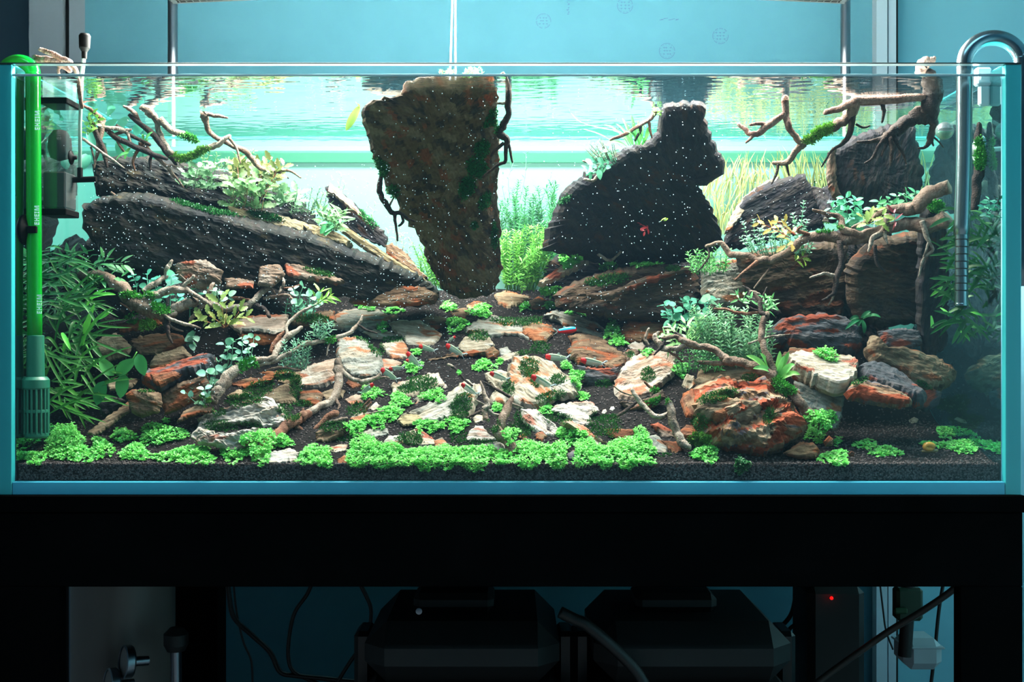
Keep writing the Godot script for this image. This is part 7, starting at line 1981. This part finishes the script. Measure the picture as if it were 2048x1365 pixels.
func cabinet():
	var dark := plain(Color(0.03, 0.032, 0.035), 0.6)
	var cable_m := plain(Color(0.015, 0.015, 0.017), 0.5)
	# gas cylinder with its regulator
	var z := -0.26
	var cyl := thing("gas_cylinder", "grey gas cylinder inside the stand at the left", "cylinder", Vector3(-0.545, 0.08, z))
	put("body", lathe([[0.0, 0.0], [0.064, 0.0], [0.07, 0.008], [0.07, 0.62], [0.06, 0.64], [0.0, 0.645]], Vector3.ZERO, Vector3.UP, 40), plain(Color(0.42, 0.39, 0.37), 0.45, 0.1), cyl)
	var reg := thing("regulator", "black gas regulator with two round chrome gauges in front of the cylinder", "regulator", P(345, 1290, -0.16))
	var ro := -reg.position
	put("valve", lathe([[0.0, 0.0], [sz(18, -0.16), 0.0], [sz(24, -0.16), sz(12, -0.16)], [sz(24, -0.16), sz(34, -0.16)], [sz(12, -0.16), sz(46, -0.16)], [0.0, sz(46, -0.16)]], P(352, 1302, -0.16) + ro, Vector3.UP, 20), dark, reg)
	put("valve_body", rod(P(352, 1302, -0.16) + ro, P(352, 1400, -0.16) + ro, sz(11, -0.16), 16), M.chrome, reg)
	for gq in [[247, 1325, 33], [216, 1372, 34]]:
		var gp := P(gq[0], gq[1], -0.15) + ro
		var ax := Vector3(-0.82, 0.10, 0.56)
		var gr := sz(gq[2], -0.15)
		var gauge := put("gauge", lathe([[0.0, -gr * 0.5], [gr * 0.94, -gr * 0.5], [gr, -gr * 0.4], [gr, 0.0], [gr * 0.92, gr * 0.06], [gr * 0.88, 0.0]], gp, ax, 30), M.chrome, reg)
		put("dial", lathe([[gr * 0.9, 0.0], [0.0, 0.0005]], gp - ax * gr * 0.04, ax, 30), plain(Color(0.5, 0.47, 0.46), 0.4), gauge)
		put("stem", rod(gp - ax * gr * 0.4, gp - ax * gr * 1.5, gr * 0.3, 14), M.chrome, gauge)
	# canister filters
	for c in [[735, 1125, "black canister filter inside the stand, left of two", 0], [1166, 1560, "black canister filter inside the stand, right of two", 1]]:
		var fz := -0.2
		var a := P(c[0], 1180, fz)
		var b := P(c[1], 1180, fz)
		var w: float = (b.x - a.x) / 2
		var t := thing("canister_filter", c[2], "filter", Vector3((a.x + b.x) / 2, 0.08, fz))
		put("body", box(Vector3(-w * 1.08, 0.0, -0.13), Vector3(w * 1.08, a.y - 0.18, 0.13), 0.03), dark, t)
		put("head", box(Vector3(-w * 0.94, a.y - 0.178, -0.12), Vector3(w * 0.94, a.y - 0.10, 0.12), 0.028), dark, t)
		put("lever", box(Vector3(-w * 0.5, a.y - 0.1, -0.03), Vector3(w * 0.3, a.y - 0.075, 0.05), 0.008), dark, t)
		for s in [-1.0, 1.0]:
			put("clamp", box(Vector3(s * w * 1.02 - 0.012, a.y - 0.23, -0.03), Vector3(s * w * 1.02 + 0.012, a.y - 0.13, 0.03), 0.006), plain(Color(0.05, 0.055, 0.06), 0.4), t)
		if c[3] == 0:
			put("badge", lathe([[0.0, 0.0], [sz(6, fz), 0.0], [sz(6, fz), 0.002], [0.0, 0.003]], Vector3(P(838, 1223, fz + 0.12).x - t.position.x, P(838, 1223, fz + 0.12).y - 0.08, 0.12), Vector3.BACK, 16), M.chrome, t)
	# controller with a red light
	var cz := -0.3
	var cp := P(1655, 1365, cz)
	var ctl := thing("controller", "black box with a small red light inside the stand at the right", "controller", Vector3(cp.x, 0.08, cz))
	var h: float = P(0, 1160, cz).y - 0.08
	put("body", box(Vector3(-sz(56, cz), 0, -0.05), Vector3(sz(56, cz), h, 0.05), 0.01), dark, ctl)
	var led := plain(Color(0.8, 0.05, 0.05), 0.3)
	led.emission_enabled = true
	led.emission = Color(1.0, 0.06, 0.05)
	led.emission_energy_multiplier = 2.0
	var lp := P(1663, 1197, cz + 0.052) - ctl.position
	put("red_light", lathe([[0.0, 0.0], [0.0024, 0.0], [0.002, 0.002], [0.0, 0.003]], lp, Vector3.BACK, 12, true), led, ctl)
	var ol := OmniLight3D.new()
	ol.name = "red_light_glow"
	ol.position = P(1663, 1197, cz + 0.058)
	ol.light_color = Color(1.0, 0.06, 0.05)
	ol.light_energy = 0.00006
	ol.light_size = 0.002
	ol.omni_range = 3.0
	ol.omni_attenuation = 2.0
	ol.shadow_enabled = true
	add_child(ol)
	# white adapter and hoses
	var ad := thing("power_adapter", "white rounded power adapter inside the stand at the right", "adapter", P(1835, 1332, -0.25))
	var am := plain(Color(0.62, 0.66, 0.68), 0.4)
	put("body", box(Vector3(-sz(38, -0.25), 0, -0.03), Vector3(sz(38, -0.25), sz(62, -0.25), 0.03), 0.011), am, ad)
	put("lip", box(Vector3(-sz(39, -0.25), sz(44, -0.25), -0.031), Vector3(sz(39, -0.25), sz(48, -0.25), 0.031), 0.001), am, ad)
	var vv := thing("hose_valve", "dark green double tap on the hoses inside the stand at the right", "valve", P(1815, 1240, -0.22))
	put("body", box(Vector3(-0.018, 0, -0.012), Vector3(0.018, 0.045, 0.012), 0.004), plain(Color(0.02, 0.16, 0.06), 0.5), vv)
	put("lever", box(Vector3(-0.024, 0.012, 0.012), Vector3(-0.006, 0.02, 0.02), 0.002), plain(Color(0.03, 0.22, 0.08), 0.5), vv)
	put("port", rod(Vector3(0, 0.04, 0), Vector3(0.002, 0.085, 0), 0.009, 14), dark, vv)
	put("port", rod(Vector3(0, 0.004, 0), Vector3(-0.004, -0.05, 0), 0.009, 14), dark, vv)
	cable("thick black cable hanging from the beam, left of the black filters", [455, 1150, -0.4, 458, 1190, -0.4, 468, 1236, -0.4, 505, 1272, -0.4, 540, 1305, -0.4, 560, 1344, -0.4, 590, 1352, -0.4, 650, 1358, -0.4, 720, 1366, -0.4], 5, cable_m)
	cable("thin black wire hanging right beside the thick cable", [466, 1150, -0.42, 470, 1200, -0.42, 476, 1240, -0.42, 488, 1288, -0.42, 503, 1325, -0.42, 505, 1390, -0.42], 2.2, cable_m)
	cable("black cable curving in front of the wall, middle of the left opening", [630, 1150, -0.4, 615, 1188, -0.4, 590, 1225, -0.4, 579, 1270, -0.4, 577, 1318, -0.4, 590, 1346, -0.4, 640, 1370, -0.4], 4, cable_m)
	cable("short black cable at the left shoulder of the left filter", [715, 1160, -0.38, 732, 1192, -0.38, 742, 1220, -0.38, 738, 1260, -0.38, 725, 1290, -0.38, 700, 1325, -0.38, 672, 1370, -0.38], 4, cable_m)
	cable("black cable loop right of the right filter, upper", [1594, 1160, -0.35, 1590, 1200, -0.35, 1582, 1230, -0.35, 1566, 1250, -0.35, 1548, 1262, -0.35], 4.5, cable_m)
	cable("black cable loop right of the right filter, lower", [1600, 1246, -0.33, 1582, 1256, -0.33, 1568, 1276, -0.33, 1560, 1300, -0.33], 4, cable_m)
	cable("thin wire on the right inside the stand, by the white trim", [1758, 1150, -0.4, 1766, 1220, -0.4, 1772, 1262, -0.4, 1786, 1300, -0.4], 1.8, cable_m)
	cable("black wire running down beside the white adapter", [1890, 1150, -0.3, 1878, 1220, -0.3, 1870, 1300, -0.3, 1862, 1370, -0.3], 3.5, cable_m)
	cable("grey hose crossing the right opening diagonally", [1940, 1150, -0.1, 1900, 1185, -0.12, 1840, 1226, -0.14, 1780, 1262, -0.16, 1720, 1304, -0.17, 1640, 1362, -0.18, 1600, 1400, -0.18], 7, plain(Color(0.22, 0.2, 0.18), 0.5), "hose")
	cable("dark hose between the two black filters", [1120, 1225, -0.06, 1150, 1240, -0.06, 1172, 1250, -0.06, 1220, 1290, -0.06, 1270, 1340, -0.06, 1300, 1390, -0.06], 12, plain(Color(0.04, 0.035, 0.03), 0.5), "hose")

func bubbles():
	var ball := SphereMesh.new()
	ball.radius = 1.0
	ball.height = 2.0
	ball.radial_segments = 8
	ball.rings = 4
	var spots := []
	var zone := func(x0: float, y0: float, x1: float, y1: float, n: int, lo: float, hi: float):
		for i in n:
			var x := rng.randf_range(x0, x1)
			var y := rng.randf_range(y0, y1)
			var deep: float = minf(hit(x, y).position.z + 0.004, -0.05)
			var z := lerpf(-0.03, deep, pow(rng.randf(), 0.7))
			var p := P(x, y, z)
			if p.y > WATER - 0.004 or p.x < X0 + 0.003 or p.x > X1 - 0.003: continue
			spots.append([p, sz(rng.randf_range(lo, hi) * 0.72, z)])
	zone.call(170, 330, 900, 620, 900, 0.8, 1.7)
	zone.call(720, 160, 1000, 600, 230, 0.7, 1.6)
	zone.call(1080, 180, 1460, 640, 420, 0.8, 1.7)
	zone.call(1450, 350, 1660, 500, 90, 0.7, 1.4)
	zone.call(380, 560, 900, 800, 330, 0.7, 1.4)
	zone.call(40, 170, 300, 520, 160, 0.7, 1.5)
	zone.call(850, 560, 1400, 740, 220, 0.7, 1.3)
	var mm := MultiMesh.new()
	mm.transform_format = MultiMesh.TRANSFORM_3D
	mm.mesh = ball
	mm.instance_count = spots.size()
	for i in spots.size():
		mm.set_instance_transform(i, Transform3D(Basis.IDENTITY.scaled(Vector3.ONE * spots[i][1]), spots[i][0]))
	var o := MultiMeshInstance3D.new()
	o.name = numbered("air_bubbles")
	o.multimesh = mm
	o.material_override = plain(Color(0.72, 0.8, 0.85), 0.25)
	add_child(o)
	tag(o, "mist of tiny white air bubbles drifting through the water", "bubbles", "", "stuff")
